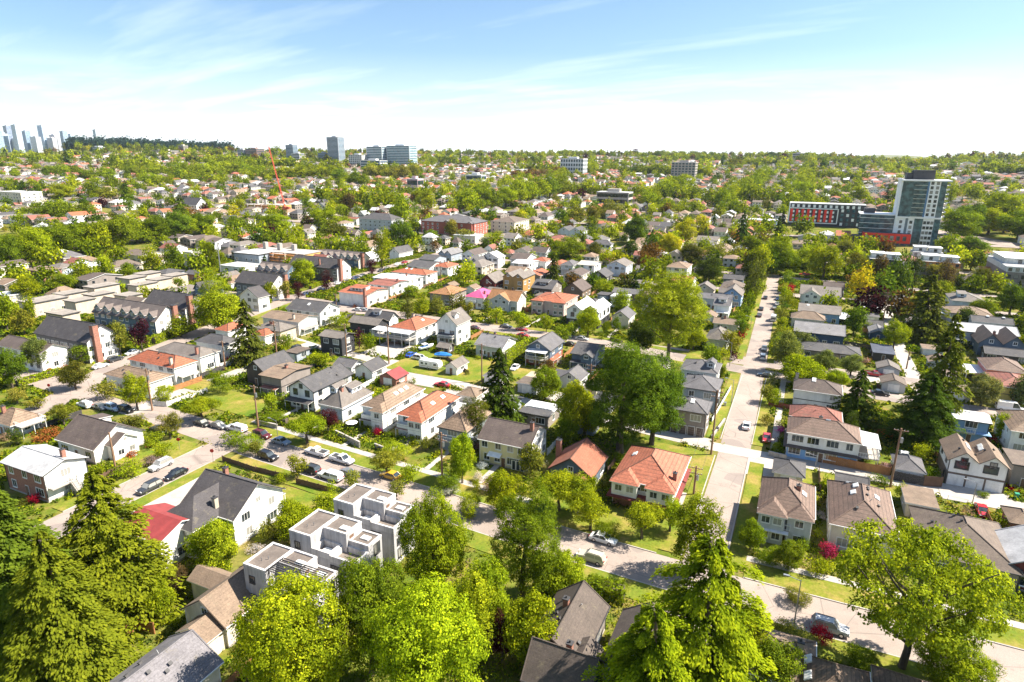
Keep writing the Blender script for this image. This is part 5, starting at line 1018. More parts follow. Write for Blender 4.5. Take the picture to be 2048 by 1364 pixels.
TREES = [
('K',-8.5,52.5,21.0,8.5,'cedar','smaller drooping cedar below the giant cedar by the shadowed bottom roofs',0),  # second cedar, mostly out of view, added to cast shade on the dark roofs
('S',8.8,80.8,2.9,1.3,'red','bright red shrub in front of the silver car with sunroof',2),
('M',-11.9,382.6,20.9,9.8,'lime',(0,2,69),1),
('M',-6.4,373.2,14.2,7.5,'green',(0,3,73),1),
('M',-15.6,368.7,14.1,6.8,'greenb',(0,2,69),2),
('M',-29.2,423.2,15.6,9.4,'green',(0,0,69),1),
('M',0.1,397.7,12.9,8.6,'limey',(0,0,73),1),
('M',25.2,451.3,12.6,9.5,'olive',(0,0,74),1),
('M',94.7,479.2,15.5,11.0,'greenb',(1,3,167),1),
('M',129.3,606.4,20.8,15.6,'lime',(1,0,167),1),
('M',103.7,568.6,21.9,16.7,'green',(0,3,167),1),
('M',143.6,584.6,21.6,16.6,'green',(0,2,167),1),
('M',86.5,494.8,13.0,8.2,'lime',(0,3,167),2),
('M',-43.5,90.9,8.4,3.4,'lime',(0,3,15),1),
('S',-47.9,87.8,4.9,2.7,'limey',(2,2,158),1),
('S',-55.5,93.8,4.2,2.6,'green',(1,2,158),1),
('M',-44.3,107.0,6.5,2.6,'olive',(0,3,15),2),
('S',-43.9,99.5,3.6,2.4,'lime',(0,3,15),2),
('S',-48.1,97.2,3.7,2.2,'pinkish',(0,1,14),2),
('M',-30.8,96.7,8.0,3.1,'limey',(0,1,15),1),
('S',-34.1,89.2,4.3,3.0,'green',(1,1,15),1),
('O',-14.7,98.4,6.2,3.0,'lime',(0,1,16),1),
('S',-24.0,92.4,3.2,2.5,'green',(0,1,16),1),
('M',4.1,95.9,4.9,2.4,'green',(2,1,26),1),
('S',1.5,96.7,3.2,2.2,'limey',(0,1,26),1),
('S',8.7,96.6,3.1,1.9,'lime',(1,1,27),2),
('S',9.9,101.5,3.1,1.6,'redpink',(0,1,27),2),
('S',5.8,102.6,2.7,1.6,'green',(0,1,26),2),
('M',-1.7,99.0,5.5,2.5,'green',(1,1,26),1),
('M',-0.4,72.5,8.6,3.5,'limey',(0,3,40),1),
('S',3.8,78.2,4.7,2.7,'olive',(1,0,40),1),
('M',3.4,69.4,6.9,3.6,'green',(0,3,33),1),
('S',13.2,77.9,3.0,2.5,'green',(0,0,33),1),
('S',5.4,88.1,2.5,2.2,'olive',(2,0,40),1),
('C',-32.0,59.5,12.0,3.9,'limey',(0,3,38),1),
('M',-28.4,74.0,7.2,2.6,'limey',(0,0,37),1),
('S',-103.8,90.9,3.7,3.3,'limey',(0,0,3),1),
('S',-108.7,91.3,3.3,2.8,'green',(0,0,3),2),
('S',-70.4,69.6,6.5,3.8,'lime',(0,0,160),1),
('M',-65.5,68.8,7.7,3.3,'limey',(0,2,160),1),
('M',-78.7,59.6,6.6,4.4,'limey',(1,0,5),1),
('S',-64.6,93.9,4.2,2.5,'limey',(1,2,158),2),
('M',-21.0,190.9,7.9,3.0,'green',(0,2,19),2),
('M',-39.4,130.4,8.6,3.5,'lime',(0,1,20),1),
('M',-56.9,146.3,9.0,4.6,'green',(0,0,21),1),
('M',-69.1,172.7,4.8,3.1,'lime',(0,1,41),2),
('M',-71.1,195.5,6.2,3.4,'green',(0,2,41),2),
('F',-80.7,45.3,22.3,9.5,'fir','tall yellow green fir with bare twiggy tips beside the red roof house',0),
('F',-84.4,34.8,25.3,11.1,'fir2','huge green fir filling the left edge of the yard',0),
('F',-73.3,34.4,21.5,8.6,'fir','shaggy green fir below two taller ones at lower left',0),
('F',-100.5,38.7,21.8,11.5,'fir2','fir cut off by the left edge behind the yard trees',0),
('M',-74.0,46.7,6.8,2.4,'lime','yellow green bush tree behind the tan cottage fence',1),
('M',-46.3,43.5,17.1,7.5,'limey','broad bright yellow green maple in front of the flat roofed condos',0),
('M',-42.0,51.2,17.1,5.7,'green','leafy green maple hugging the right side of the pergola condo',0),
('M',-32.5,48.3,17.7,7.7,'limey','broad yellow green maple right of the bare pole wires',0),
('M',-42.0,66.3,17.5,5.6,'lime','round bright maple covering the street bend beside the condos',0),
('C',-30.3,71.3,18.9,5.4,'green','shaggy dark green tree hanging over the street centre',0),
('M',-32.1,63.3,11.6,3.5,'lime','loose pale green tree over the shaded road',1),
('M',-24.8,60.9,10.5,4.3,'limey','yellow green tree left of the mossy dark gable roof',1),
('M',-28.2,59.9,7.4,2.0,'plum','dark red leaved tree among yellow green ones',1),
('M',-25.6,74.7,7.7,3.6,'lime','round green tree behind the mossy dark gable roof',1),
('S',-21.4,76.8,3.5,2.2,'green','clipped green hedge bush above the dark roof ridge',1),
('S',-18.8,77.5,3.4,2.2,'green','clipped green bush at the end of the hedge by the street',1),
('K',-4.6,60.3,24.9,11.6,'cedar','giant drooping cedar with bright lime branch tips',0),
('M',-8.5,62.7,8.0,4.8,'lime','round green tree below the giant cedar',0),
('C',-9.0,88.3,13.4,4.4,'green','dark leafy tree behind the giant cedar top',1),
('W',18.0,80.5,20.9,9.9,'feather','big feathery yellow green tree leaning over the street',0),
('M',22.8,79.0,6.8,5.5,'lime','light green tree at the foot of the leaning feathery tree',0),
('O',-27.2,92.8,6.9,3.7,'lime','small lime street tree left of the terracotta corner house front',1),
('O',-18.6,94.2,7.4,3.6,'lime','small lime street tree in front of the terracotta corner house',1),
('U',-34.4,96.6,8.0,4.5,'lime','domed bright green tree in front of the rusty roof bungalow',1),
('C',-30.5,124.0,25.1,10.0,'greenb','tall dense dark green tree behind the rusty roof bungalow',0),
('M',-25.3,131.3,21.3,8.4,'greenb','dense chestnut tree beside the taupe garage house',0),
('P',-61.0,114.8,12.4,3.4,'firo','olive columnar tree between the tan and cream yellow houses',1),
('M',-55.0,97.8,10.6,3.0,'limey','bright climbing tree beside the cream yellow building',1),
('F',-61.0,126.8,19.1,7.2,'firg','dark evergreen standing on the lane behind the cream yellow building',1),
('M',-42.8,128.0,14.0,5.1,'limey','airy pale green tree behind the cream yellow building',1),
('M',-42.6,123.1,6.2,3.1,'green','green bushy tree beside the blue grey garage',1),
('Q',-33.4,188.6,28.7,12.2,'cotton','tall round topped cottonwood with a long bare trunk',0),
('M',-44.2,196.3,11.7,6.2,'darkg',(0,3,44),1),
('M',68.3,303.2,8.2,6.0,'green',(0,3,82),1),
('M',68.6,398.9,9.3,8.0,'olive',(0,0,80),1),
('M',-18.1,388.3,14.3,6.4,'olive',(0,2,69),2),
('M',-23.1,351.7,14.5,5.9,'darkolive',(0,2,69),2),
('O',4.9,226.4,6.1,3.4,'silver',(0,3,75),2),
('O',2.7,192.5,6.1,3.3,'silver','dark shaded tree at the foot of the cottonwood',2),
('M',-29.1,209.7,8.3,4.7,'lime','lime green tree right of the cottonwood trunk',1),
('F',16.7,165.4,13.7,6.4,'firg','dark fir beside the white dark hip house',1),
('F',42.3,258.3,23.8,10.7,'firo','very tall olive fir rising above the lane',1),
('F',33.6,168.7,28.7,7.4,'firo','tall broad olive fir along the lane',1),
('F',29.4,157.5,17.3,9.0,'firg','massive dark green fir beside the twin gabled coach house',0),
('M',47.4,192.0,8.6,4.4,'silver','silvery green tree above the white van',1),
('M',56.4,195.3,8.9,3.0,'silver','silvery tree at the right edge above the van',2),
('O',-152.8,81.7,5.8,3.1,'olive',(0,3,1),1),
('O',-177.4,85.0,3.7,2.9,'olive',(0,0,2),2),
('O',-169.0,85.2,2.8,2.7,'olive',(0,2,2),2),
('O',-123.7,87.0,6.4,3.1,'olive',(2,2,1),1),
('O',-135.6,87.3,3.7,2.8,'olive',(1,2,1),2),
('S',-123.9,83.3,3.7,2.3,'lime',(1,2,1),2),
('S',-117.2,80.2,3.8,2.1,'lime',(2,2,1),2),
('P',-151.5,70.8,4.5,1.8,'darkg',(0,3,0),2),
('S',-148.3,75.2,2.8,2.7,'orange',(0,0,0),2),
('S',-122.2,57.9,2.1,1.1,'red',(0,1,0),2),
('S',-116.0,77.0,2.3,1.9,'pinkish',(0,2,1),2),
('S',-116.1,71.4,3.8,2.5,'lime',(0,1,1),2),
('M',-145.7,95.1,9.9,3.7,'limey',(0,0,1),1),
('S',-160.4,97.1,5.3,3.1,'olive',(0,1,113),2),
('S',-145.0,102.4,4.8,3.4,'limey',(0,1,113),1),
('U',-126.0,97.4,5.9,4.4,'lime',(0,2,113),1),
('U',-94.8,98.6,6.9,4.6,'lime',(0,1,10),1),
('O',-94.5,105.3,5.7,3.0,'plum',(0,1,10),1),
('O',-113.6,107.3,6.0,2.0,'limey',(0,1,8),2),
('S',-109.7,104.1,2.8,3.4,'green',(0,3,10),1),
('O',-100.3,89.2,3.5,1.6,'olive',(0,0,3),2),
('O',-85.5,85.6,4.8,2.4,'olive',(0,2,3),2),
('S',-86.8,82.5,2.6,1.3,'lime',(0,2,3),2),
('P',-73.9,82.1,4.4,0.9,'lime',(0,3,158),3),
('O',-73.1,86.5,3.9,1.9,'olive',(0,3,158),2),
('O',-70.4,94.4,5.5,3.8,'olive',(0,0,158),1),
('S',-72.5,100.6,4.9,3.3,'limey',(0,0,158),1),
('S',-79.7,108.3,2.4,0.8,'green',(1,1,12),3),
('S',-75.4,107.7,1.9,1.1,'green',(2,1,12),3),
('O',-68.8,106.5,3.7,1.2,'olive',(0,1,13),2),
('S',-85.6,108.8,2.0,1.0,'limey',(4,1,10),3),
('M',-55.8,99.1,9.9,2.7,'limey',(0,1,14),1),
('S',-56.5,95.9,1.9,0.9,'green',(2,2,158),3),
('S',-51.3,96.7,2.4,1.1,'lime',(0,1,14),2),
('S',-55.3,93.4,2.0,1.7,'white',(0,2,158),2),
('S',-52.6,99.7,2.4,1.1,'white',(1,1,14),2),
('O',-63.8,88.1,2.8,2.0,'olive',(0,2,158),2),
('M',-72.0,69.8,7.1,3.2,'lime',(0,0,160),1),
('M',-71.9,77.9,3.5,2.2,'lime',(0,0,159),2),
('S',-75.2,67.4,3.9,1.9,'olive',(0,0,160),2),
('M',-74.8,56.9,9.1,3.8,'limey',(2,0,5),1),
('P',-73.2,57.0,6.1,1.0,'green',(0,0,5),2),
('S',-77.1,51.6,5.0,1.9,'brownish',(0,3,5),1),
('S',-71.7,35.4,4.8,2.1,'lime',(0,3,6),1),
('S',-58.4,48.6,4.0,1.3,'limey',(0,1,5),2),
('S',-29.9,119.6,2.6,1.4,'green',(0,3,16),2),
('O',-30.4,102.6,5.1,1.5,'lime',(0,1,15),2),
('S',-43.8,105.8,3.3,1.6,'olive',(0,3,15),2),
('S',-44.5,100.0,2.4,1.1,'pinkish',(0,3,15),2),
('S',-1.8,168.0,5.2,2.1,'lime',(0,3,24),2),
('S',0.6,151.0,1.9,1.0,'magenta',(0,3,23),3),
('S',0.2,140.7,2.1,1.2,'lime',(0,3,23),2),
('S',23.1,165.7,3.0,2.3,'lime',(2,2,23),2),
('S',28.6,148.8,4.5,2.0,'limey',(0,3,29),2),
('S',28.9,139.3,3.1,2.0,'green',(0,3,29),2),
('M',46.7,167.9,6.5,1.9,'lime',(0,2,29),2),
('S',26.0,128.4,1.8,1.8,'redpink',(0,2,27),2),
('S',22.6,128.3,3.7,1.2,'limey',(0,2,27),2),
('S',9.6,124.6,4.5,0.8,'limey',(0,2,26),3),
('S',33.1,127.0,1.7,0.9,'pinkish',(0,0,28),3),
('S',38.9,124.3,2.8,1.8,'limey',(0,1,36),2),
('S',19.5,133.3,1.8,2.1,'green',(0,0,27),2),
('S',22.7,159.4,1.6,1.9,'orange',(0,2,23),2),
('M',20.6,253.9,10.3,4.3,'greenb',(0,3,78),2),
('S',25.0,263.8,4.1,2.6,'green',(0,3,78),2),
('M',26.1,319.4,15.7,5.3,'yellow',(0,3,76),2),
('M',11.8,372.8,18.1,9.7,'lime',(0,0,74),1),
('M',27.1,380.8,14.1,8.0,'darkolive',(0,2,74),1),
('M',41.9,335.4,20.5,5.8,'greenb',(0,2,76),2),
('P',50.2,351.9,20.7,3.3,'darkg',(0,2,76),2),
('P',66.3,371.1,17.8,4.0,'brownish',(0,3,80),2),
('M',90.0,442.9,11.4,6.5,'lime',(0,0,80),2),
('M',82.0,374.6,11.4,7.1,'darkolive',(0,2,80),1),
('M',81.1,317.6,13.4,6.5,'greenb',(0,2,82),1),
('F',79.7,297.0,11.6,3.1,'firg',(0,2,84),2),
('M',60.0,338.5,8.9,4.0,'limey',(0,3,80),2),
('M',37.9,377.3,13.4,4.2,'brownish',(0,0,76),2),
('S',-3.9,322.2,5.5,3.3,'red',(0,3,73),2),
('S',-1.7,286.7,7.6,3.4,'lime',(0,3,71),2),
('P',-2.8,239.2,5.1,0.9,'lime',(3,3,70),3),
('P',-1.3,236.5,5.5,0.9,'lime',(5,3,70),3),
('P',0.3,233.7,5.8,0.9,'lime',(6,3,70),3),
('P',1.7,232.2,5.8,0.9,'lime',(4,3,70),3),
('M',-0.4,199.0,13.0,4.9,'silver',(0,3,25),1),
('M',3.9,188.0,8.9,7.3,'limey',(0,3,25),1),
('M',10.5,201.7,7.6,4.3,'silver',(0,0,25),1),
('M',17.6,204.0,6.8,3.9,'silver',(0,2,25),1),
('M',13.3,192.5,4.4,3.7,'limey',(0,2,25),1),
('P',-17.8,299.2,21.7,4.8,'darkolive',(0,2,60),2),
('M',-41.2,329.4,14.2,7.9,'darkg',(0,0,61),1),
('F',-15.0,422.5,27.8,6.6,'firg',(0,3,156),2),
('M',-19.7,351.7,17.9,6.5,'limey',(1,2,69),2),
('P',-66.1,336.8,9.5,2.2,'green',(0,2,58),3),
('S',-82.7,285.5,7.6,4.1,'lime',(1,3,47),2),
('F',-115.3,303.9,15.0,5.2,'firo',(0,0,49),2),
('S',-108.0,320.3,5.8,2.8,'greenb',(0,0,48),3),
('O',-90.8,207.0,6.9,3.5,'limey',(0,2,107),2),
('O',-81.1,208.0,6.8,2.7,'limey',(0,0,41),2),
('O',-70.2,205.9,6.0,2.8,'limey',(0,0,42),2),
('S',-61.4,217.2,4.9,2.1,'green',(2,0,42),2),
('S',-58.0,219.0,6.5,2.2,'greenb',(0,1,66),2),
('S',-60.3,208.7,2.9,1.4,'green',(1,0,42),3),
('S',-15.9,232.2,2.4,1.6,'red',(2,2,64),3),
('S',-15.8,204.9,2.9,1.8,'plum',(0,2,19),3),
('S',-19.9,198.8,5.7,3.3,'limey',(0,2,19),2),
('O',-17.2,271.0,9.4,2.2,'green',(0,2,65),3),
('S',-15.4,243.8,2.7,1.4,'orange',(0,2,65),3),
('M',-80.3,372.9,12.9,7.4,'copper',(0,0,58),2),
('M',-117.2,380.1,10.5,5.5,'darkolive',(0,0,55),2),
('M',-133.4,377.1,13.7,11.8,'green',(0,0,54),1),
('M',-59.8,388.7,12.7,9.0,'darkolive',(0,2,59),1),
('M',-46.9,400.5,12.5,7.2,'olive',(1,0,69),2),
('M',-77.2,412.3,15.5,8.8,'yellime',(0,0,59),1),
('M',-36.7,413.9,10.0,5.8,'olive',(2,0,69),2),
('S',-79.0,306.5,7.5,2.8,'copper',(0,0,67),2),
('P',-135.8,200.3,10.9,3.0,'darkolive',(0,3,105),2),
('M',-157.4,235.5,5.5,4.2,'lime',(0,2,89),2),
('M',-134.4,208.4,9.2,3.0,'lime',(0,0,105),2),
('M',-131.4,214.5,7.6,3.0,'olive',(0,3,106),2),
('P',-124.7,215.5,10.3,2.0,'darkolive',(1,0,106),3),
('P',-121.8,216.9,9.6,2.0,'darkolive',(2,0,106),3),
('O',-116.1,213.2,6.6,2.7,'olive',(0,2,106),2),
('O',-102.7,211.1,6.4,3.3,'limey',(0,0,107),2),
('P',-110.3,218.2,8.2,1.7,'green',(0,2,106),3),
('M',-150.7,277.2,11.0,3.8,'limey',(0,0,95),2),
('P',-200.0,229.2,11.6,2.9,'plum',(0,0,97),2),
('P',-205.5,271.2,10.4,3.2,'plum',(0,3,89),2),
('P',-198.5,209.0,9.5,2.6,'plum',(0,3,97),2),
('M',-217.6,233.3,13.5,6.7,'lime',(0,0,97),1),
('M',-207.6,201.8,8.1,3.3,'lime',(0,2,128),2),
('O',-203.4,206.7,8.4,3.0,'olive',(0,0,98),2),
('P',-214.8,293.5,26.8,5.0,'lime',(0,3,90),2),
('P',-287.7,307.4,12.9,3.0,'green',(0,3,125),3),
('P',-282.5,310.1,12.1,2.6,'green',(0,0,125),3),
('M',-240.8,350.5,20.8,10.3,'greenb',(0,1,130),1),
('M',-302.4,443.2,27.2,9.3,'limey',(0,2,145),2),
('O',-127.5,141.2,4.6,3.4,'limey',(0,0,9),2),
('P',-130.6,158.9,7.0,1.5,'plum',(0,1,102),3),
('P',-128.6,160.9,7.6,1.7,'plum',(0,0,110),3),
('S',-123.4,159.9,7.0,2.2,'green',(0,0,110),2),
('S',-153.6,181.8,4.9,4.0,'limey',(0,0,102),2),
('S',-149.7,150.1,6.2,2.7,'green',(0,0,7),2),
('S',-148.1,147.5,2.7,1.2,'lime',(0,0,7),3),
('F',-150.4,135.6,20.0,7.1,'firo',(0,3,7),1),
('P',-197.9,166.3,20.1,5.9,'lime',(0,3,101),1),
('M',-184.8,154.7,15.4,10.0,'lime',(0,0,115),1),
('O',-188.3,127.7,10.9,3.3,'plum',(0,3,112),2),
('O',-192.0,122.9,11.2,3.2,'olive',(0,0,113),2),
('M',-199.5,103.0,9.9,4.4,'silver',(0,1,116),1),
('M',-190.7,91.0,11.2,4.6,'greenb',(0,0,2),1),
('P',-194.2,112.1,7.1,3.2,'green',(0,1,121),2),
('M',-174.4,97.9,8.0,4.4,'darkolive',(0,3,113),1),
('S',-137.0,113.2,6.8,3.7,'green',(1,3,7),1),
('M',-193.8,146.2,7.6,4.2,'lime',(0,0,114),2),
('M',-301.3,157.0,10.5,6.5,'lime',(0,2,120),1),
('M',-255.8,124.5,13.5,4.5,'lime',(0,3,116),2),
('M',-243.3,123.3,9.2,3.9,'olive',(0,0,116),2),
('O',-255.0,132.8,11.5,2.8,'lime',(0,0,116),2),
('M',-306.2,175.2,8.8,6.6,'green',(0,1,118),1),
('M',-308.9,186.7,11.8,6.0,'lime',(0,1,119),2),
('M',-312.1,199.3,12.9,4.3,'lime',(2,2,119),2),
('M',-308.9,208.2,8.1,4.4,'green',(0,3,138),2),
('M',-317.6,228.0,13.3,5.7,'lime',(0,3,138),2),
('M',-304.0,231.0,14.8,5.0,'green',(0,2,138),2),
('M',-292.7,245.4,15.1,7.2,'green',(0,2,139),1),
('O',-276.3,153.3,5.0,1.9,'lime',(0,0,121),3),
('O',-280.4,184.1,5.2,2.3,'lime',(0,0,122),3),
('O',-260.1,198.5,6.6,2.8,'lime',(0,0,123),2),
('O',-270.7,198.6,4.5,2.4,'olive',(0,0,123),3),
('M',-424.8,217.5,14.3,11.1,'green',(5,3,117),1),
('M',-414.7,234.1,18.4,13.3,'green',(1,0,118),1),
('M',-405.7,245.0,18.0,11.6,'green',(4,0,119),1),
('M',-409.7,258.7,17.7,10.4,'green',(1,2,119),1),
('M',-397.3,266.7,22.5,13.3,'green',(2,3,136),1),
('M',-408.2,301.1,18.0,10.0,'green',(0,3,137),1),
('M',-406.4,315.5,20.6,11.6,'greenb',(0,0,137),1),
('M',-411.6,340.2,15.7,9.9,'greenb',(0,0,135),1),
('M',-411.8,292.3,8.9,8.6,'green',(0,0,136),2),
('M',-393.6,200.5,18.1,7.6,'green',(0,3,117),1),
('M',-394.7,214.0,20.8,9.2,'lime',(1,0,117),1),
('M',-400.3,238.6,19.1,9.9,'green',(5,0,119),1),
('M',-396.3,251.3,18.8,7.8,'lime',(1,2,119),2),
('F',-1262.4,768.7,30,14.0,'firg',(0,2,169),2),
('F',-664.0,460.4,21.2,10.0,'firg',(0,3,147),2),
('F',-697.3,383.9,17.2,9.9,'firb',(0,1,148),2),
('M',-698.5,414.0,19.2,14.8,'lime',(1,2,148),1),
('M',-692.0,443.6,20.6,11.3,'green',(4,2,148),2),
('M',-666.0,439.6,14.6,13.1,'olive',(0,3,147),2),
('F',-515.3,406.0,18.2,11.3,'firg',(0,1,147),2),
('F',-543.4,408.8,10.8,5.2,'firg',(0,3,147),2),
('P',-488.5,449.7,15.5,5.3,'lime',(0,2,147),2),
('M',-406.0,367.0,11.1,6.9,'green',(0,0,140),2),
('M',-503.0,421.1,10.1,4.0,'plum',(0,1,147),3),
('M',-110.3,456.6,20.9,10.9,'greenb',(0,3,153),1),
('M',-78.2,471.6,18.7,9.7,'yellime',(0,3,154),1),
('M',-73.7,518.8,15.5,6.6,'yellime',(0,3,154),2),
('F',-39.0,466.4,26.8,8.2,'firg',(0,2,154),2),
('F',-69.0,550.4,13.7,3.6,'firg',(0,0,154),3),
('M',-225.0,507.3,12.7,7.0,'yellime',(0,2,143),2),
('M',-189.6,517.1,14.2,8.0,'greenb',(0,3,149),2),
('M',-178.1,523.0,17.3,8.0,'olive',(0,0,149),2),
('M',-170.1,539.8,16.1,7.7,'darkolive',(0,3,152),2),
('M',-172.5,601.8,15.8,12.0,'olive',(0,0,152),2),
('M',-118.5,661.5,10.3,6.9,'lime',(4,0,153),2),
('M',-130.9,673.4,12.5,7.1,'lime',(5,0,153),2),
('M',-153.7,699.3,13.2,7.4,'lime',(3,0,153),2),
('M',-103.8,661.9,10.9,5.0,'green',(0,0,154),3),
('P',-14.9,799.9,30,6.4,'limey',(1,0,162),2),
('P',-5.9,800.0,30,6.3,'limey',(2,0,162),2),
('F',-1.6,862.0,19.7,9.8,'firg',(0,0,162),2),
('M',115.1,597.0,25.0,13.1,'greenb',(2,3,167),1),
('M',157.7,700.5,25.8,17.2,'lime',(2,0,167),1),
('M',114.3,692.6,12.7,5.1,'limey',(0,2,161),2),
('M',51.1,842.5,18.1,10.8,'lime',(0,2,162),2),
('F',76.2,810.4,22.3,7.5,'firg',(0,3,161),2),
('P',140.3,846.5,29.1,6.9,'lime',(0,2,161),2),
('M',141.6,618.0,11.4,6.9,'green',(0,0,167),2),
('M',-406.2,504.9,18.2,8.5,'brownish',(0,0,146),2),
('M',-406.5,547.6,12.5,9.0,'limey',(0,0,145),2),
('M',-381.9,465.4,12.6,6.8,'lime',(0,3,146),2),
('P',-481.9,532.3,18.6,5.3,'lime',(5,3,146),3),
('P',-500.9,542.0,11.1,3.0,'lime',(3,3,146),3),
('P',-490.5,564.8,17.4,4.8,'lime',(4,3,146),3),
('P',-446.5,536.5,18.8,5.2,'darkolive',(0,0,146),3),
('M',-459.8,635.0,15.8,8.9,'green',(0,0,145),2),
('P',-454.9,648.3,18.1,5.2,'green',(0,0,145),3),
('M',-346.3,552.5,21.3,10.0,'lime',(0,3,142),2),
('P',-328.1,501.7,16.9,4.6,'green',(0,2,145),3),
('M',-364.8,366.7,15.9,14.2,'lime',(0,0,140),1),
('M',-350.4,406.2,17.8,13.1,'lime',(0,3,146),1),
('M',-311.7,371.3,13.6,9.2,'darkolive',(0,0,126),2),
('M',-352.2,430.2,8.3,8.4,'lime',(0,1,146),2),
('F',-378.6,414.0,14.3,5.7,'firg',(0,3,146),2),
('M',-226.3,413.3,8.2,8.3,'olive',(0,1,144),2),
('P',-206.0,424.1,9.1,4.6,'lime',(0,0,133),2),
('M',-202.8,401.4,6.1,6.2,'darkg',(0,0,133),2),
('M',-247.8,428.5,12.3,5.3,'olive',(0,3,144),2),
('M',-248.9,401.1,8.2,6.0,'green',(0,3,134),2),
('M',-415.9,210.1,14.9,10.0,'green',(3,3,117),1),
('M',-414.0,217.2,14.8,10.1,'green',(4,3,117),1),
('M',-412.0,224.5,18.3,12.3,'lime',(2,0,117),1),
('M',-410.1,232.1,15.6,11.7,'green',(2,0,118),1),
('M',-408.2,240.0,15.6,10.6,'green',(3,0,119),1),
('M',-406.0,248.0,19.1,12.9,'lime',(2,0,119),1),
('M',-403.8,256.2,18.8,11.2,'green',(2,2,119),1),
('M',-416.0,278.8,14.2,10.0,'green',(1,3,136),1),
('M',-413.9,289.3,15.3,8.7,'lime',(1,0,136),2),
('M',-411.9,300.3,14.9,9.8,'lime',(2,0,136),1),
('M',-409.6,311.7,14.4,9.0,'green',(0,0,137),2),
('M',-407.2,323.4,16.2,10.4,'lime',(0,0,137),1),
('M',-404.6,335.7,16.7,10.6,'green',(0,0,135),1),
('M',-764.5,748.6,23.4,13.7,'lime',(4,3,165),2),
('M',-755.7,760.3,22.2,13.6,'lime',(3,1,165),2),
('M',-746.5,772.1,20.7,14.9,'lime',(5,1,165),2),
('M',-738.5,785.3,19.3,14.4,'lime',(4,1,165),2),
('M',-728.8,797.1,22.3,14.0,'lime',(3,2,165),2),
('M',-718.7,808.8,25.1,13.1,'lime',(5,2,165),2),
('M',-709.7,822.0,20.6,14.8,'lime',(4,2,165),2),
('M',-699.1,833.7,21.7,15.2,'lime',(1,1,163),2),
('M',-649.4,791.8,19.9,13.9,'green',(0,1,163),2),
('M',-625.2,780.5,17.0,11.5,'lime',(2,1,163),2),
('M',-602.5,770.4,19.3,11.4,'green',(1,0,146),2),
('M',-578.9,758.3,17.0,11.8,'green',(2,0,146),2),
('M',-653.5,874.9,22.1,14.9,'olive',(3,1,164),2),
('M',-643.4,889.7,22.5,15.2,'olive',(5,1,164),2),
('M',-633.0,904.5,20.2,15.4,'olive',(6,1,164),2),
('M',-622.2,919.2,21.1,15.4,'olive',(7,1,164),2),
('M',-612.1,935.5,23.5,13.3,'olive',(4,1,164),2),
('M',-309.7,569.2,22.2,12.9,'lime',(0,0,142),2),
('M',-304.0,585.8,25.6,13.8,'lime',(0,2,142),1),
('M',-298.6,604.3,20.6,13.5,'green',(0,3,143),2),
('M',-291.7,620.9,23.0,14.2,'lime',(3,0,143),1),
('M',-292.7,653.4,26,13.9,'lime',(5,0,143),2),
('M',-290.5,678.4,22.6,13.0,'lime',(6,0,143),2),
('M',-288.4,705.3,26,13.8,'lime',(4,0,143),2),
('M',-285.4,732.3,26,14.5,'green',(0,2,143),2),
('M',-283.1,763.2,25.1,16.1,'green',(0,0,149),2),
('M',-164.3,723.6,16.8,11.3,'lime',(3,0,153),2),
('M',-165.0,756.2,16.6,10.2,'lime',(5,0,153),2),
('M',-165.3,788.9,18.2,10.2,'green',(0,0,153),2),
('M',-166.2,827.5,20.9,11.3,'lime',(6,0,153),2),
('M',-166.5,866.1,18.9,11.1,'lime',(7,0,153),2),
('M',-167.3,910.8,19.6,13.5,'lime',(8,0,153),2),
('M',-168.2,959.4,19.5,14.3,'lime',(4,0,153),2),
('M',-81.8,701.2,20.8,8.5,'lime',(1,3,155),2),
('M',-80.6,743.6,20.1,9.8,'lime',(2,3,155),2),
('M',-79.0,788.1,20.4,8.7,'limey',(3,0,155),2),
('M',-77.3,838.4,23.7,11.2,'lime',(1,0,155),2),
('M',-75.5,896.8,21.9,11.3,'lime',(2,0,155),2),
('M',-73.3,961.2,25.3,12.4,'limey',(5,0,155),2),
('M',-70.8,1033.6,26,12.9,'limey',(6,0,155),2),
('M',-68.0,1119.9,26,14.8,'limey',(4,0,155),2),
('M',-458.1,1013.2,14.5,9.7,'copper',(3,0,143),2),
('M',-453.3,1030.7,11.6,9.7,'copper',(5,0,143),2),
('M',-449.1,1050.0,14.8,9.3,'copper',(6,0,143),3),
('M',-443.7,1067.5,12.3,9.3,'copper',(7,0,143),3),
('M',-438.7,1086.8,14.5,10.1,'copper',(8,0,143),2),
('M',-434.2,1108.0,12.0,10.2,'copper',(9,0,143),2),
('M',-428.6,1127.3,15.3,8.5,'copper',(4,0,143),3),
('M',-423.3,1148.5,15.2,10.4,'copper',(0,0,152),2),
('M',-874.4,690.2,25.2,14.4,'lime',(5,0,147),2),
('M',-874.3,706.4,22.4,17.3,'green',(0,0,147),2),
('M',-873.8,722.8,23.6,16.1,'lime',(6,0,147),2),
('M',-874.5,740.7,21.2,16.6,'lime',(7,0,147),2),
('M',-874.8,758.8,26,16.9,'lime',(8,0,147),2),
('M',-874.7,777.1,23.9,17.8,'lime',(4,0,147),2),
('M',-874.1,795.6,22.0,18.4,'green',(0,3,165),2),
('M',-873.2,814.3,22.9,17.4,'lime',(3,3,165),2),
('M',-873.3,834.6,26,16.7,'lime',(5,3,165),2),
('M',-998.7,704.2,16.9,14.9,'green',(0,1,170),2),
('M',-976.9,707.2,15.2,13.7,'lime',(6,1,170),2),
('M',-953.5,708.7,16.8,13.0,'lime',(4,1,170),2),
('M',-931.6,711.2,17.8,11.8,'lime',(3,0,147),2),
('M',-928.8,589.4,15.3,12.0,'green',(8,2,148),2),
('M',-920.7,598.3,16.3,13.6,'lime',(3,1,170),2),
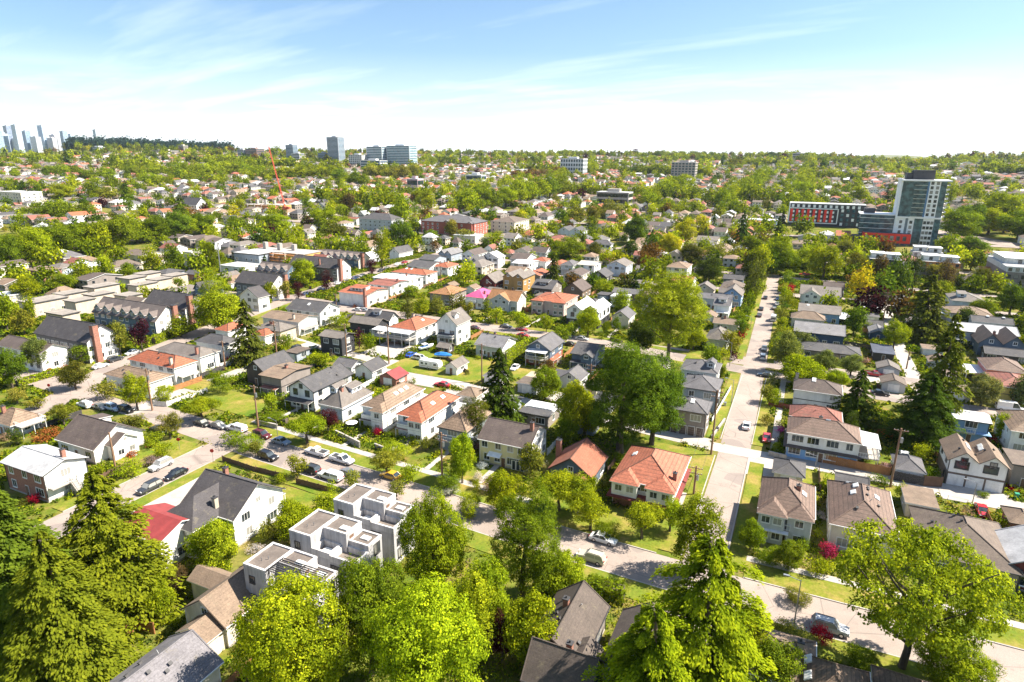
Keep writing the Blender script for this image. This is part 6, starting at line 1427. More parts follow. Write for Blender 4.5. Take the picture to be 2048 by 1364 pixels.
('M',-912.4,607.3,18.3,11.8,'lime',(5,1,170),2),
('M',-823.4,595.2,14.3,9.2,'limey',(3,3,147),2),
('M',-810.5,599.3,15.8,10.0,'limey',(5,3,147),2),
('M',-799.0,604.6,13.5,9.6,'limey',(4,3,147),2),
('M',-785.9,608.6,15.0,9.5,'limey',(0,0,147),2),
('M',-581.2,321.1,12.8,8.7,'green',(1,1,148),2),
('M',-574.4,325.1,14.8,8.9,'green',(2,1,148),2),
('M',-569.2,330.1,14.4,8.2,'green',(5,2,148),2),
('M',-562.2,334.1,15.4,8.0,'lime',(0,2,148),2),
('M',-556.9,339.1,13.2,8.8,'lime',(1,0,119),2),
('M',-551.4,344.2,14.3,8.0,'green',(0,0,119),2),
('M',-1055.0,612.8,15.2,11.3,'green',(3,2,148),2),
('M',-1054.9,624.6,13.0,10.6,'green',(6,2,148),2),
('M',-1054.8,636.6,15.6,11.0,'lime',(2,2,148),2),
('M',-1052.7,647.8,14.2,12.3,'green',(7,2,148),2),
('M',-176.8,566.3,6.8,5.8,'olive',(0,3,152),2),
('M',-176.4,592.3,7.5,6.2,'olive',(3,0,152),2),
('M',-175.8,619.5,6.7,6.6,'olive',(5,0,152),2),
('M',-175.0,648.8,6.3,8.0,'olive',(4,0,152),2),
('M',-122.2,2114.5,22.5,12.3,'dark',(1,0,155),3),
('M',-114.9,2169.0,19.5,12.0,'dark',(2,0,155),3),
('S',-133.4,66.4,2.2,1.5,'green',(0,1,0),2),
('S',-117.1,64.0,1.8,1.4,'darkg',(0,1,0),2),
('S',-118.3,65.6,1.6,0.9,'olive',(2,2,0),3),
('S',-123.1,56.5,1.6,1.1,'darkolive',(0,1,0),2),
('S',-123.5,77.7,1.3,1.1,'orange',(0,2,1),3),
('S',-135.7,69.0,1.5,1.1,'olive',(1,2,0),2),
('S',-124.3,82.4,1.1,0.8,'red',(0,2,1),3),
('S',-125.0,78.7,1.0,0.9,'greenb',(0,2,1),3),
('S',-152.8,77.9,1.1,0.9,'darkg',(0,2,2),3),
('S',-156.2,70.8,2.0,1.2,'pinkish',(0,1,2),2),
('S',-74.4,63.9,1.3,1.4,'white',(0,3,160),2),
('S',-80.9,60.5,2.2,1.4,'white',(0,2,4),2),
('S',-91.2,64.9,1.2,0.9,'pinkish',(0,2,4),3),
('S',-88.7,52.6,2.1,1.1,'pinkish',(0,1,4),2),
('S',-79.7,54.7,1.3,1.2,'darkg',(0,3,5),2),
('S',-91.2,52.7,1.8,0.7,'greenb',(0,1,4),3),
('S',-72.2,46.9,1.6,1.4,'lime',(0,3,5),2),
('S',-59.9,49.9,1.6,0.9,'lime',(0,1,5),2),
('S',-71.0,55.1,2.2,1.4,'green',(0,0,5),2),
('S',-72.0,53.6,1.2,1.2,'darkolive',(0,3,5),2),
('S',-136.1,118.6,1.4,1.2,'green',(2,3,7),3),
('S',-137.7,130.5,1.2,0.9,'lime',(0,1,7),3),
('S',-124.5,114.3,1.9,1.4,'darkg',(0,1,8),3),
('S',-117.9,124.5,1.1,1.1,'limey',(1,1,9),3),
('S',-128.8,127.0,1.9,1.3,'white',(0,1,8),3),
('S',-118.4,121.0,1.6,1.0,'darkg',(0,3,9),3),
('S',-103.7,124.9,1.8,1.4,'olive',(0,2,10),3),
('S',-115.4,116.8,1.0,1.0,'orange',(0,1,9),3),
('S',-114.9,124.9,2.3,0.8,'limey',(2,1,9),3),
('S',-95.4,109.3,1.2,1.2,'darkolive',(1,1,10),3),
('S',-97.3,109.8,1.7,0.9,'limey',(3,1,10),3),
('S',-92.4,114.5,1.8,1.4,'limey',(5,1,10),2),
('S',-83.2,108.9,2.0,1.3,'red',(0,1,11),2),
('S',-87.5,109.2,1.8,1.3,'darkolive',(2,1,10),2),
('S',-92.8,124.8,1.1,1.3,'lime',(0,1,11),3),
('S',-73.9,109.2,2.2,1.2,'lime',(2,1,12),2),
('S',-72.7,108.0,1.4,1.2,'lime',(0,3,13),3),
('S',-81.0,115.9,1.5,0.7,'lime',(1,1,12),3),
('S',-77.7,109.3,1.2,1.2,'greenb',(0,1,12),3),
('S',-69.0,117.0,1.6,0.8,'greenb',(0,1,13),3),
('S',-60.3,107.5,1.6,0.7,'limey',(0,1,13),3),
('S',-64.9,106.3,1.4,1.1,'lime',(0,1,13),3),
('S',-57.3,118.4,1.1,1.5,'orange',(0,3,14),2),
('S',-44.1,110.9,1.9,1.1,'white',(0,3,15),3),
('S',-59.4,113.0,1.6,1.5,'pinkish',(0,3,14),2),
('S',-54.1,104.8,1.7,1.2,'white',(2,1,14),2),
('S',-36.4,103.7,1.7,1.2,'green',(2,1,15),2),
('S',-34.5,103.7,1.9,1.1,'olive',(1,1,15),2),
('S',-33.4,102.1,2.1,1.2,'orange',(0,1,15),2),
('S',-29.2,107.8,1.7,1.1,'olive',(2,1,15),2),
('S',-28.0,115.6,1.6,0.8,'red',(0,3,16),3),
('S',-27.9,106.2,1.7,0.8,'lime',(0,1,15),3),
('S',-29.5,115.0,1.0,1.5,'darkolive',(0,2,15),2),
('S',-26.5,164.1,1.0,1.0,'limey',(0,3,17),3),
('S',-16.3,152.6,2.0,0.9,'white',(0,1,17),3),
('S',-45.1,151.6,0.9,0.9,'pinkish',(0,1,22),3),
('S',-49.6,154.9,1.8,1.2,'red',(0,3,22),3),
('S',-46.6,150.4,1.9,0.8,'green',(0,1,22),3),
('S',0.2,141.2,1.3,1.2,'limey',(0,3,23),3),
('S',0.8,143.9,2.2,0.8,'darkolive',(0,3,23),3),
('S',17.8,143.1,1.3,1.0,'darkolive',(0,2,23),3),
('S',15.0,155.8,0.9,1.1,'greenb',(0,2,23),3),
('S',0.1,155.5,1.4,0.9,'olive',(2,3,24),3),
('S',16.0,175.0,1.6,1.2,'darkg',(0,2,24),3),
('S',11.7,165.4,1.4,1.4,'green',(0,0,23),2),
('S',16.6,169.1,0.9,0.7,'lime',(1,2,23),3),
('S',9.0,114.7,1.2,1.1,'white',(0,3,27),2),
('S',8.3,107.2,2.0,0.8,'lime',(0,3,27),3),
('S',10.4,104.0,1.5,1.3,'pinkish',(1,1,27),2),
('S',18.9,102.9,1.4,1.2,'lime',(0,3,28),2),
('S',22.0,110.4,1.7,1.1,'orange',(0,3,28),2),
('S',20.5,113.3,1.1,1.1,'pinkish',(2,1,27),2),
('S',16.8,103.4,1.0,0.8,'lime',(2,1,27),3),
('S',38.3,115.1,1.3,1.2,'darkolive',(0,3,35),2),
('S',37.9,117.1,2.0,1.0,'green',(0,3,35),2),
('S',20.1,116.1,1.5,1.3,'greenb',(0,2,27),2),
('S',42.9,141.8,0.9,1.4,'red',(0,0,36),2),
('S',37.3,136.1,1.2,1.1,'green',(0,3,36),2),
('S',45.1,168.3,1.9,0.9,'green',(0,0,29),3),
('S',44.6,165.8,1.9,1.2,'red',(0,2,29),3),
('S',-16.8,62.7,1.5,1.2,'white',(0,2,38),2),
('S',-2.5,70.5,2.0,1.2,'green',(0,3,40),2),
('S',-62.1,175.8,2.3,1.3,'limey',(0,0,43),3),
('S',-63.8,177.1,1.1,1.2,'white',(0,0,43),3),
('S',-62.3,181.9,1.6,1.1,'lime',(0,3,42),3),
('S',-71.3,168.7,1.0,0.9,'lime',(0,1,41),3),
('S',-57.2,171.8,1.8,1.1,'lime',(0,0,43),3),
('S',-51.3,177.8,1.6,0.9,'white',(0,0,22),3),
('S',-59.8,156.3,1.2,1.4,'lime',(0,3,43),3),
('S',-58.4,159.4,2.0,1.3,'green',(0,3,43),3),
('S',-49.0,161.5,1.5,1.0,'lime',(0,3,22),3),
('S',-29.9,180.3,1.5,0.9,'green',(1,2,44),3),
('S',-29.4,178.0,1.7,1.3,'green',(2,2,44),3),
('S',-36.0,168.9,1.8,0.8,'lime',(0,1,44),3),
('S',-40.8,172.7,1.3,1.3,'darkolive',(0,3,44),3),
('S',-91.4,231.8,1.1,1.4,'lime',(0,1,45),3),
('S',-95.5,231.5,2.0,1.3,'pinkish',(0,1,45),3),
('S',-70.3,219.8,1.9,1.3,'lime',(0,0,42),3),
('S',-65.3,254.2,1.3,0.9,'olive',(0,0,66),3),
('S',-67.4,255.8,2.1,1.2,'greenb',(0,0,66),3),
('S',-97.9,266.0,1.7,1.0,'white',(0,2,45),3),
('S',-86.8,262.5,1.6,1.2,'orange',(0,3,46),3),
('S',-104.1,262.1,1.1,1.4,'darkg',(0,3,45),3),
('S',-106.4,262.0,1.8,1.4,'white',(0,3,45),3),
('S',-123.7,264.6,1.9,1.4,'green',(0,0,51),3),
('S',-113.5,275.0,1.4,1.0,'orange',(0,3,49),3),
('S',-99.8,233.8,1.4,0.9,'orange',(0,2,51),3),
('S',-99.4,235.9,2.2,1.0,'lime',(0,2,51),3),
('S',-18.9,288.5,1.7,1.0,'green',(0,2,63),3),
('S',-18.3,290.0,2.1,0.9,'greenb',(0,1,60),3),
('S',-38.0,287.4,1.7,0.8,'orange',(0,3,62),3),
('S',-40.6,287.9,1.4,1.5,'limey',(0,3,62),3),
('S',-40.3,275.4,1.1,1.0,'olive',(0,3,62),3),
('S',-33.1,269.3,1.7,1.1,'lime',(0,3,63),3),
('S',-31.8,265.5,1.1,1.2,'green',(0,3,63),3),
('S',-24.6,257.1,1.5,1.3,'white',(0,0,65),3),
('S',-26.9,213.0,1.9,1.4,'greenb',(0,0,19),3),
('S',-17.6,212.6,1.1,1.1,'greenb',(0,1,64),3),
('S',-26.9,219.6,1.8,1.4,'white',(0,3,64),3),
('S',-15.8,220.9,2.1,0.7,'pinkish',(0,2,64),3),
('S',-16.5,239.5,1.3,1.4,'red',(1,2,64),3),
('S',-21.3,236.0,1.9,1.0,'lime',(0,2,64),3),
('S',-56.0,224.0,2.1,0.8,'darkg',(2,1,66),3),
('S',-61.7,223.4,1.3,0.9,'lime',(0,1,66),3),
('S',-57.3,225.2,1.3,0.9,'darkg',(1,1,66),3),
('S',-54.4,227.2,2.3,1.2,'darkolive',(0,1,66),3),
('S',-63.4,262.4,1.9,1.2,'lime',(0,0,66),3),
('S',-75.6,270.7,1.5,1.2,'lime',(2,3,47),3),
('S',-64.9,298.2,2.1,1.3,'olive',(0,2,68),3),
('S',-76.9,295.2,1.8,0.8,'orange',(0,3,67),3),
('S',18.8,247.6,1.6,0.7,'green',(0,2,75),3),
('S',18.4,235.8,1.4,1.4,'white',(0,2,75),3),
('S',12.3,256.2,1.9,1.1,'green',(0,2,70),3),
('S',6.9,251.5,1.8,1.3,'white',(0,3,70),3),
('S',18.3,280.9,1.0,1.5,'orange',(0,2,70),3),
('S',-1.1,282.6,1.1,0.8,'green',(0,3,71),3),
('S',18.5,304.3,2.1,1.3,'darkolive',(0,2,72),3),
('S',8.2,297.6,2.1,1.1,'green',(0,3,72),3),
('S',11.7,317.0,1.8,1.3,'lime',(0,1,73),3),
('S',21.1,321.7,1.2,0.9,'lime',(0,3,76),3),
('S',16.0,214.7,1.6,1.0,'olive',(0,1,75),3),
('S',22.2,218.3,2.2,1.1,'pinkish',(0,1,79),3),
('S',13.8,214.6,2.3,0.7,'red',(0,1,75),3),
('S',23.4,220.6,1.6,0.7,'orange',(0,1,79),3),
('S',75.1,318.9,1.1,1.5,'greenb',(0,0,82),3),
('S',60.5,282.8,1.1,1.3,'green',(0,3,83),3),
('S',51.0,288.1,1.7,0.9,'darkolive',(0,3,81),3),
('S',63.8,271.5,2.1,1.0,'green',(0,3,84),3),
('S',73.4,279.6,1.1,1.4,'greenb',(0,2,84),3),
('S',71.4,259.5,1.0,0.9,'white',(0,2,85),3),
('S',53.3,254.3,0.9,0.9,'red',(0,3,83),3),
('S',54.4,243.2,2.0,1.2,'darkolive',(0,3,86),3),
('S',57.0,194.5,1.3,1.0,'lime',(0,0,31),3),
('S',51.8,193.3,1.0,1.1,'darkolive',(0,2,30),3),
('S',-167.8,209.1,1.5,1.2,'orange',(0,0,103),3),
('S',-161.6,226.2,1.1,1.5,'white',(0,0,104),3),
('S',-162.4,239.7,0.9,0.9,'darkolive',(0,2,89),3),
('S',-162.1,234.3,1.6,0.8,'lime',(0,1,89),3),
('S',-187.4,255.7,1.6,1.5,'darkolive',(0,3,89),3),
('S',-187.7,268.3,1.8,1.3,'pinkish',(0,1,90),3),
('S',-164.1,262.2,1.8,1.2,'lime',(0,3,94),3),
('S',-136.3,227.3,1.5,1.0,'white',(0,0,106),3),
('S',-131.4,242.5,1.0,1.0,'red',(0,3,95),3),
('S',-125.7,227.7,1.6,1.4,'orange',(0,0,106),3),
('S',-130.1,260.7,2.3,1.2,'darkolive',(0,2,95),3),
('S',-139.2,270.3,1.3,1.3,'orange',(0,0,95),3),
('S',-177.2,183.4,1.4,1.5,'red',(0,2,98),3),
('S',-156.6,186.8,1.0,1.1,'olive',(0,0,102),3),
('S',-176.4,173.6,1.4,1.1,'lime',(0,0,99),3),
('S',-176.6,168.5,1.2,1.2,'green',(1,0,100),3),
('S',-175.2,167.3,2.2,0.7,'green',(2,0,100),3),
('S',-171.0,156.5,2.1,1.2,'olive',(0,3,100),3),
('S',-154.7,155.8,1.0,0.9,'pinkish',(0,2,100),3),
('S',-153.7,158.7,1.5,0.9,'white',(0,2,99),3),
('S',-157.7,153.0,1.0,1.2,'pinkish',(0,1,100),3),
('S',-162.3,149.2,0.9,0.7,'olive',(0,1,100),3),
('S',-172.3,144.1,1.1,1.2,'green',(0,1,115),3),
('S',-177.5,146.7,1.3,0.7,'lime',(0,1,115),3),
('S',-167.5,151.0,1.4,0.7,'greenb',(0,3,100),3),
('S',-130.0,149.7,1.2,1.3,'lime',(0,0,9),3),
('S',-131.4,150.9,1.4,0.8,'pinkish',(0,1,102),3),
('S',-138.9,159.0,1.0,1.3,'greenb',(0,1,102),3),
('S',-125.7,154.5,1.0,0.8,'white',(0,3,110),3),
('S',-129.5,181.5,2.0,0.7,'green',(0,3,105),3),
('S',-142.0,173.7,1.6,1.3,'lime',(0,2,102),3),
('S',-130.7,187.7,1.9,0.7,'darkg',(0,3,105),3),
('S',-145.8,186.7,1.5,0.9,'darkg',(0,1,103),3),
('S',-120.8,171.9,1.5,1.3,'pinkish',(0,1,105),3),
('S',-123.5,169.8,1.4,1.5,'pinkish',(0,0,110),3),
('S',-117.9,170.3,1.8,0.9,'darkg',(0,1,105),3),
('S',-113.2,181.4,1.8,1.2,'greenb',(0,3,108),3),
('S',-111.2,181.0,2.1,0.8,'darkg',(0,3,108),3),
('S',-106.3,177.4,1.1,1.2,'green',(0,3,108),3),
('S',-102.7,176.7,2.1,1.4,'darkolive',(0,2,108),3),
('S',-104.3,177.6,1.4,0.9,'pinkish',(0,2,108),3),
('S',-78.4,177.6,1.3,1.5,'green',(0,3,41),3),
('S',-78.6,172.4,1.6,1.3,'red',(0,1,107),3),
('S',-92.3,174.4,1.7,0.9,'green',(0,2,109),3),
('S',-88.7,169.2,1.6,1.0,'limey',(0,2,109),3),
('S',-106.1,170.0,1.5,0.8,'lime',(0,3,108),3),
('S',-101.5,167.5,1.6,0.9,'lime',(0,1,108),3),
('S',-100.3,166.3,1.1,1.3,'darkolive',(0,3,109),3),
('S',-84.8,154.8,1.4,0.8,'olive',(0,1,109),3),
('S',-93.9,158.8,1.5,0.8,'greenb',(0,3,109),3),
('S',-99.5,135.5,1.0,1.3,'olive',(0,0,11),3),
('S',-94.8,139.7,1.7,1.1,'darkolive',(0,0,11),3),
('S',-94.9,141.9,1.9,0.7,'green',(0,2,111),3),
('S',-173.7,113.7,0.9,1.1,'olive',(0,3,113),3),
('S',-172.2,112.4,1.5,1.3,'red',(0,3,113),3),
('S',-152.1,126.1,1.5,1.2,'pinkish',(0,2,114),3),
('S',-152.2,121.9,2.1,1.3,'lime',(0,1,114),3),
('S',-174.2,123.5,2.2,1.1,'orange',(0,1,112),3),
('S',-156.3,132.9,2.2,1.2,'red',(0,1,115),3),
('S',-155.0,133.9,1.6,1.0,'red',(0,3,7),3),
('S',-193.2,106.1,1.9,1.2,'orange',(0,2,116),3),
('S',-219.2,108.1,1.9,1.0,'lime',(0,1,116),3),
('S',-195.2,102.9,1.4,0.9,'orange',(0,1,116),3),
('S',-230.6,194.9,2.0,1.5,'darkg',(0,1,129),3),
('S',-2.7,154.0,3.2,1.4,'olive',(1,3,24),2),
('O',-3.4,170.0,5.0,2.3,'olive',(0,3,24),2),
('M',-17.2,186.0,3.8,1.7,'green',(0,2,18),2),
('S',-2.5,186.0,3.3,1.5,'silver',(0,3,25),3),
('O',-17.2,210.0,8.0,3.6,'olive',(0,2,19),2),
('M',-2.8,210.0,7.3,3.3,'lime',(0,3,75),2),
('M',-3.8,218.0,6.3,2.8,'silver',(0,3,75),2),
('M',-3.9,226.0,4.9,2.2,'greenb',(0,3,70),2),
('O',-16.3,234.0,6.6,3.0,'greenb',(0,2,64),2),
('M',-3.8,234.0,5.2,2.3,'olive',(0,3,70),2),
('M',-18.0,250.0,5.6,2.5,'limey',(0,2,65),2),
('M',-3.5,250.0,4.8,2.2,'lime',(0,3,71),2),
('O',-4.4,258.0,6.9,3.1,'olive',(1,3,71),2),
('M',-17.3,266.0,4.2,1.9,'greenb',(0,2,65),3),
('O',-3.7,266.0,4.3,1.9,'olive',(2,3,71),3),
('M',-17.2,274.0,4.2,1.9,'lime',(0,2,65),3),
('O',-17.6,282.0,4.2,1.9,'greenb',(0,2,63),3),
('M',-3.6,282.0,4.1,1.8,'greenb',(0,3,71),3),
('M',-17.8,290.0,4.4,2.0,'green',(3,2,60),3),
('O',-5.0,290.0,4.3,1.9,'silver',(0,3,71),3),
('M',-17.8,298.0,6.4,2.9,'lime',(0,2,60),2),
('O',-4.3,298.0,7.3,3.3,'limey',(0,3,71),2),
('O',-17.1,306.0,6.3,2.8,'limey',(1,2,60),2),
('M',-4.1,306.0,4.8,2.2,'lime',(0,0,71),3),
('M',-17.2,314.0,5.2,2.3,'green',(4,2,60),3),
('O',-5.6,314.0,6.1,2.7,'olive',(0,3,73),2),
('M',-18.7,322.0,7.6,3.4,'green',(5,2,60),2),
('O',-5.8,322.0,5.3,2.4,'lime',(1,3,73),3),
('O',-18.9,330.0,5.5,2.5,'greenb',(0,2,60),3),
('M',-4.7,330.0,8.0,3.6,'greenb',(0,3,73),2),
('M',-18.5,338.0,6.8,3.1,'silver',(0,2,60),2),
('M',-6.2,338.0,5.2,2.3,'olive',(0,3,73),3),
('M',-4.8,346.0,4.5,2.0,'silver',(0,3,73),3),
('O',-18.5,354.0,7.1,3.2,'silver',(0,2,69),2),
('O',-4.8,354.0,6.5,2.9,'limey',(0,3,73),2),
('O',-5.5,362.0,4.4,2.0,'lime',(2,3,73),3),
('M',-19.0,370.0,6.0,2.7,'limey',(2,2,69),3),
('S',-218.1,220.2,2.0,1.4,'limey',(0,2,124),3),
('S',-19.8,226.5,2.3,1.6,'limey',(0,2,64),3),
('M',-65.9,209.6,11.0,5.0,'lime',(0,0,42),1),
('M',-278.9,297.1,9.6,4.3,'darkolive',(0,3,125),2),
('P',64.6,350.1,7.9,1.6,'darkolive',(0,3,80),3),
('M',51.4,383.3,7.3,3.3,'olive',(0,2,76),2),
('M',-326.5,196.6,5.5,2.5,'copper',(0,1,119),3),
('M',-290.8,294.9,6.7,3.0,'greenb',(0,0,127),3),
('S',21.6,140.0,2.2,1.6,'pinkish',(0,0,27),2),
('M',73.5,379.8,6.4,2.9,'darkg',(0,0,80),2),
('M',-176.1,396.0,6.4,2.9,'olive',(0,0,52),3),
('M',59.9,284.0,7.9,3.6,'darkg',(0,3,83),2),
('M',46.8,303.8,8.6,3.9,'limey',(0,2,77),2),
('M',-65.6,253.1,9.2,4.1,'lime',(0,0,66),2),
('O',-14.7,317.9,4.5,2.0,'limey',(2,2,60),3),
('M',-61.8,160.8,5.9,2.6,'copper',(0,3,43),2),
('P',15.0,154.5,7.4,1.5,'darkg',(0,2,23),2),
('F',-41.5,361.6,12.1,3.4,'firg',(0,3,69),2),
('M',31.9,239.3,10.5,4.7,'lime',(0,2,79),1),
('M',7.2,335.5,6.5,2.9,'darkolive',(0,3,73),2),
('M',-98.8,397.1,10.4,4.7,'darkg',(0,2,56),2),
('S',-320.6,247.7,2.7,1.9,'green',(0,2,138),3),
('M',-132.3,398.3,7.5,3.4,'copper',(0,0,55),3),
('M',-81.8,360.2,9.8,4.4,'copper',(0,3,58),2),
('M',-49.0,260.3,6.3,2.9,'olive',(0,2,66),2),
('M',-301.2,315.3,10.7,4.8,'limey',(0,0,127),2),
('M',-267.1,359.4,8.0,3.6,'copper',(0,3,130),3),
('M',-139.4,162.2,5.0,2.3,'olive',(0,1,102),2),
('S',41.3,209.5,2.4,1.7,'olive',(0,0,30),2),
('M',-278.1,316.7,6.3,2.8,'limey',(0,0,125),3),
('P',-198.9,389.8,6.3,1.3,'darkg',(0,0,133),3),
('O',40.4,366.4,4.8,2.2,'greenb',(0,0,76),3),
]
CARS = [
('suv',-113.8,77.1,4.7,'silver','silver wagon parked by the house stairs on the side street'),
('sedan',-107.8,75.8,4.73,'black','black sedan parked opposite the silver wagon'),
('suv',-107.5,69.9,4.72,'charcoal','dark grey wagon parked nearest the tall firs'),
('suv',-159.9,91.0,3.08,'white','white suv at the left end of the row under the chestnut tree'),
('sedan',-155.1,91.8,-0.07,'grey','grey hatchback second in the row under the chestnut tree'),
('suv',-151.7,92.7,-0.02,'bluewhite','pale blue jeep third in the row by the chestnut tree'),
('suv',-147.7,93.4,-0.04,'black','black suv at the corner end of the row by the chestnut tree'),
('sedan',-129.8,88.7,-0.03,'charcoal','dark car half hidden under the olive street tree'),
('sedan',-186.2,112.4,1.6,'white','white sedan on the left cross street behind the tan roof house'),
('suv',-188.3,118.5,1.59,'charcoal','dark suv beside the terracotta corner house'),
('sedan',-190.1,125.4,4.72,'white','white car in the shade of the plum tree'),
('sedan',-124.1,95.8,-0.06,'charcoal','dark sedan at the left end of the main street row'),
('sedan',-119.4,96.4,-0.07,'grey','grey sedan left of the white canopy pickup'),
('canopy',-114.2,96.9,3.09,'white','white pickup with canopy parked behind the grey sedan'),
('suv',-106.3,96.8,-0.04,'maroon','dark maroon suv under the domed green tree'),
('sedan',-100.0,96.2,-0.03,'silverblue','silver blue hatchback between the maroon suv and pickups'),
('suv',-97.1,89.4,-0.05,'black','black hatchback on the near kerb of the main street'),
('pickup',-89.1,95.3,3.09,'white','white pickup with open bed, farther left of two'),
('pickup',-82.1,94.9,-0.06,'white','white pickup with open bed, right one of two'),
('suv',-85.2,88.7,3.1,'charcoal','dark suv with a roof rack beside the small street tree'),
('canopy',-79.5,88.2,3.09,'white','white canopy pickup on the near kerb by the condos'),
('sedan',-77.0,90.7,-0.07,'grey','grey car half hidden by the kerb tree near the condos'),
('sedan',-68.9,93.6,3.1,'yellow','yellow taxi on the main street'),
('sedan',-24.3,90.8,-0.05,'white','white sedan with dark sunroof under the small lime tree'),
('suv',-24.5,85.0,3.07,'champagne','pale wagon with roof bars near the dark gable roof'),
('suv',9.8,83.9,-0.03,'silver','silver car with dark sunroof beside the red shrub'),
('sedan',-6.9,150.6,1.56,'white','white car driving down the long side street'),
('sedan',-2.1,145.2,4.74,'red','red car partly hidden by palms at the driveway'),
('suv',-7.3,210.1,1.6,'white','white suv parked below the silvery trees on the side street'),
('sedan',-7.5,220.4,4.69,'grey','grey car behind the white suv on the side street'),
('sedan',-5.2,191.7,3.13,'black','black car at the corner under the lime trees'),
('van',-7.0,264.7,1.55,'white','white van parked on the side street'),
('sedan',-7.7,285.4,1.57,'black','black car beyond the white van'),
('sedan',-7.2,294.9,1.57,'white','small white car beyond the black one'),
('sedan',-7.4,306.2,4.69,'navy','dark blue car in the side street row by the red bush'),
('sedan',-7.2,321.9,1.59,'silver','silver car at the far end of the side street row'),
('sedan',-6.4,367.4,3.16,'white','white car crossing at the top of the side street'),
('pickup',2.7,379.2,3.16,'red','red truck in shade at the top of the side street'),
('sedan',-12.6,269.2,1.55,'charcoal','dark car on the left kerb of the side street, nearer of two'),
('sedan',-12.8,281.7,1.6,'charcoal','dark car on the left kerb of the side street, farther of two'),
('sedan',-12.7,306.2,1.59,'charcoal','dark car on the left kerb under the tall trees'),
('suv',29.1,216.1,1.56,'silver','silver suv parked by the dark carport'),
('pickup',24.0,206.6,0.01,'red','red pickup behind the lime trees'),
('sedan',24.1,189.5,-0.01,'black','black sedan beside the dark fir'),
('van',53.5,191.4,0.0,'white','white delivery van at the right edge street'),
('sedan',23.3,142.1,4.7,'white','white car in the yard beside the alley pole'),
('sedan',26.0,142.4,1.58,'silver','silver grey car in the yard right of the alley pole'),
('sedan',25.4,148.8,1.54,'white','pale car deeper in the yard behind the alley pole'),
('sedan',35.6,128.9,4.7,'red','red car parked beside the alley fence'),
('sedan',40.3,297.3,1.57,'charcoal','dark car in the lane under the tall fir'),
('sedan',-109.5,162.6,1.59,'bluebright','bright blue coupe on the lawn by the camper'),
('suv',-105.0,160.8,-0.02,'white','white suv behind the camper trailer'),
('sedan',-86.5,143.2,3.17,'red','red car on the lane behind the orange tiled house'),
('sedan',-106.5,200.4,-0.02,'maroon','dark red car behind the tall white gabled house'),
('sedan',-97.1,207.7,0.03,'charcoal','dark car on the middle street left of two red cars'),
('sedan',-90.2,206.7,-0.01,'red','red car on the far kerb of the middle street'),
('sedan',-86.5,199.3,0.02,'red','red car on the near kerb of the middle street'),
('sedan',-66.3,204.5,-0.02,'silver','silver car on the middle street by the duplex'),
('sedan',-68.3,196.2,3.15,'charcoal','dark car by the charcoal dormer house'),
('suv',-146.6,150.8,4.69,'black','black suv in the driveway by the dark wood house'),
('sedan',-142.8,155.0,1.58,'white','white car beside the black box garage house'),
('sedan',-163.0,204.5,3.16,'white','white car in front of the brick chimney house'),
('sedan',-159.8,205.1,0.02,'silver','silver car next to the white one by the dark roof house'),
('sedan',-207.0,245.7,1.57,'white','white car nearest the plum trees on the left street'),
('sedan',-207.9,253.3,4.74,'charcoal','dark suv beyond the white car on the left street'),
('sedan',-207.9,260.1,1.57,'navy','blue car in the left street row'),
('sedan',-208.9,267.6,4.71,'silver','silver car in the left street row'),
('sedan',-209.0,284.2,4.7,'charcoal','dark car in the upper left street row'),
('sedan',-210.4,291.5,4.72,'charcoal','dark car farther up the left street row'),
('sedan',-213.4,306.2,4.74,'white','white car near the top of the left street'),
('sedan',-213.5,314.1,1.55,'red','red car at the top of the left street'),
('sedan',-203.2,219.0,1.55,'navy','blue car by the lower plum tree'),
('sedan',-204.1,230.3,1.56,'navy','dark blue car below the upper plum tree'),
('sedan',-74.3,165.6,4.71,'white','white car beside the blue awning house'),
]
POLES = [
(-58.0,95.2,11.4,2,'wooden utility pole right of the condo farthest up'),
(-119.9,71.7,8.8,0,'wooden utility pole in front of the dark gabled bungalow'),
(-142.6,96.7,11.1,1,'wooden utility pole in front of the tan roof corner house'),
(-111.1,100.4,10.6,1,'wooden utility pole in front of the taupe shallow roof house'),
(-150.0,146.2,10.9,2,'wooden utility pole behind the dark wood gabled house'),
(-127.8,153.5,10.8,1,'wooden utility pole left of the white gabled garage'),
(-111.3,153.1,12.5,1,'wooden utility pole behind the red roofed shed'),
(-78.0,150.8,11.5,1,'wooden utility pole right of the weathered white shed'),
(-163.1,191.8,9.6,1,'wooden utility pole behind the black box garage house'),
(-44.9,147.0,11.5,2,'wooden utility pole behind the blue grey garage'),
(-12.5,131.9,15.0,2,'right-hand wooden utility pole right of the terracotta corner house'),
(-13.1,113.0,6.1,2,'left-hand wooden utility pole right of the terracotta corner house'),
(21.4,132.5,12.6,1,'wooden utility pole behind the four skylight house'),
(33.1,248.3,8.4,1,'wooden utility pole right of the dark carport'),
(32.7,285.1,11.5,2,'wooden utility pole behind the navy lane garage'),
(33.5,218.5,5.8,1,'wooden utility pole in front of the dark carport'),
(-152.2,127.8,8.7,1,'wooden utility pole left of the dark wood gabled house'),
(-161.7,268.9,9.0,1,'wooden utility pole behind the orange tan hip house'),
(-138.6,277.0,10.2,1,'wooden utility pole in front of the dark red gabled house'),
]
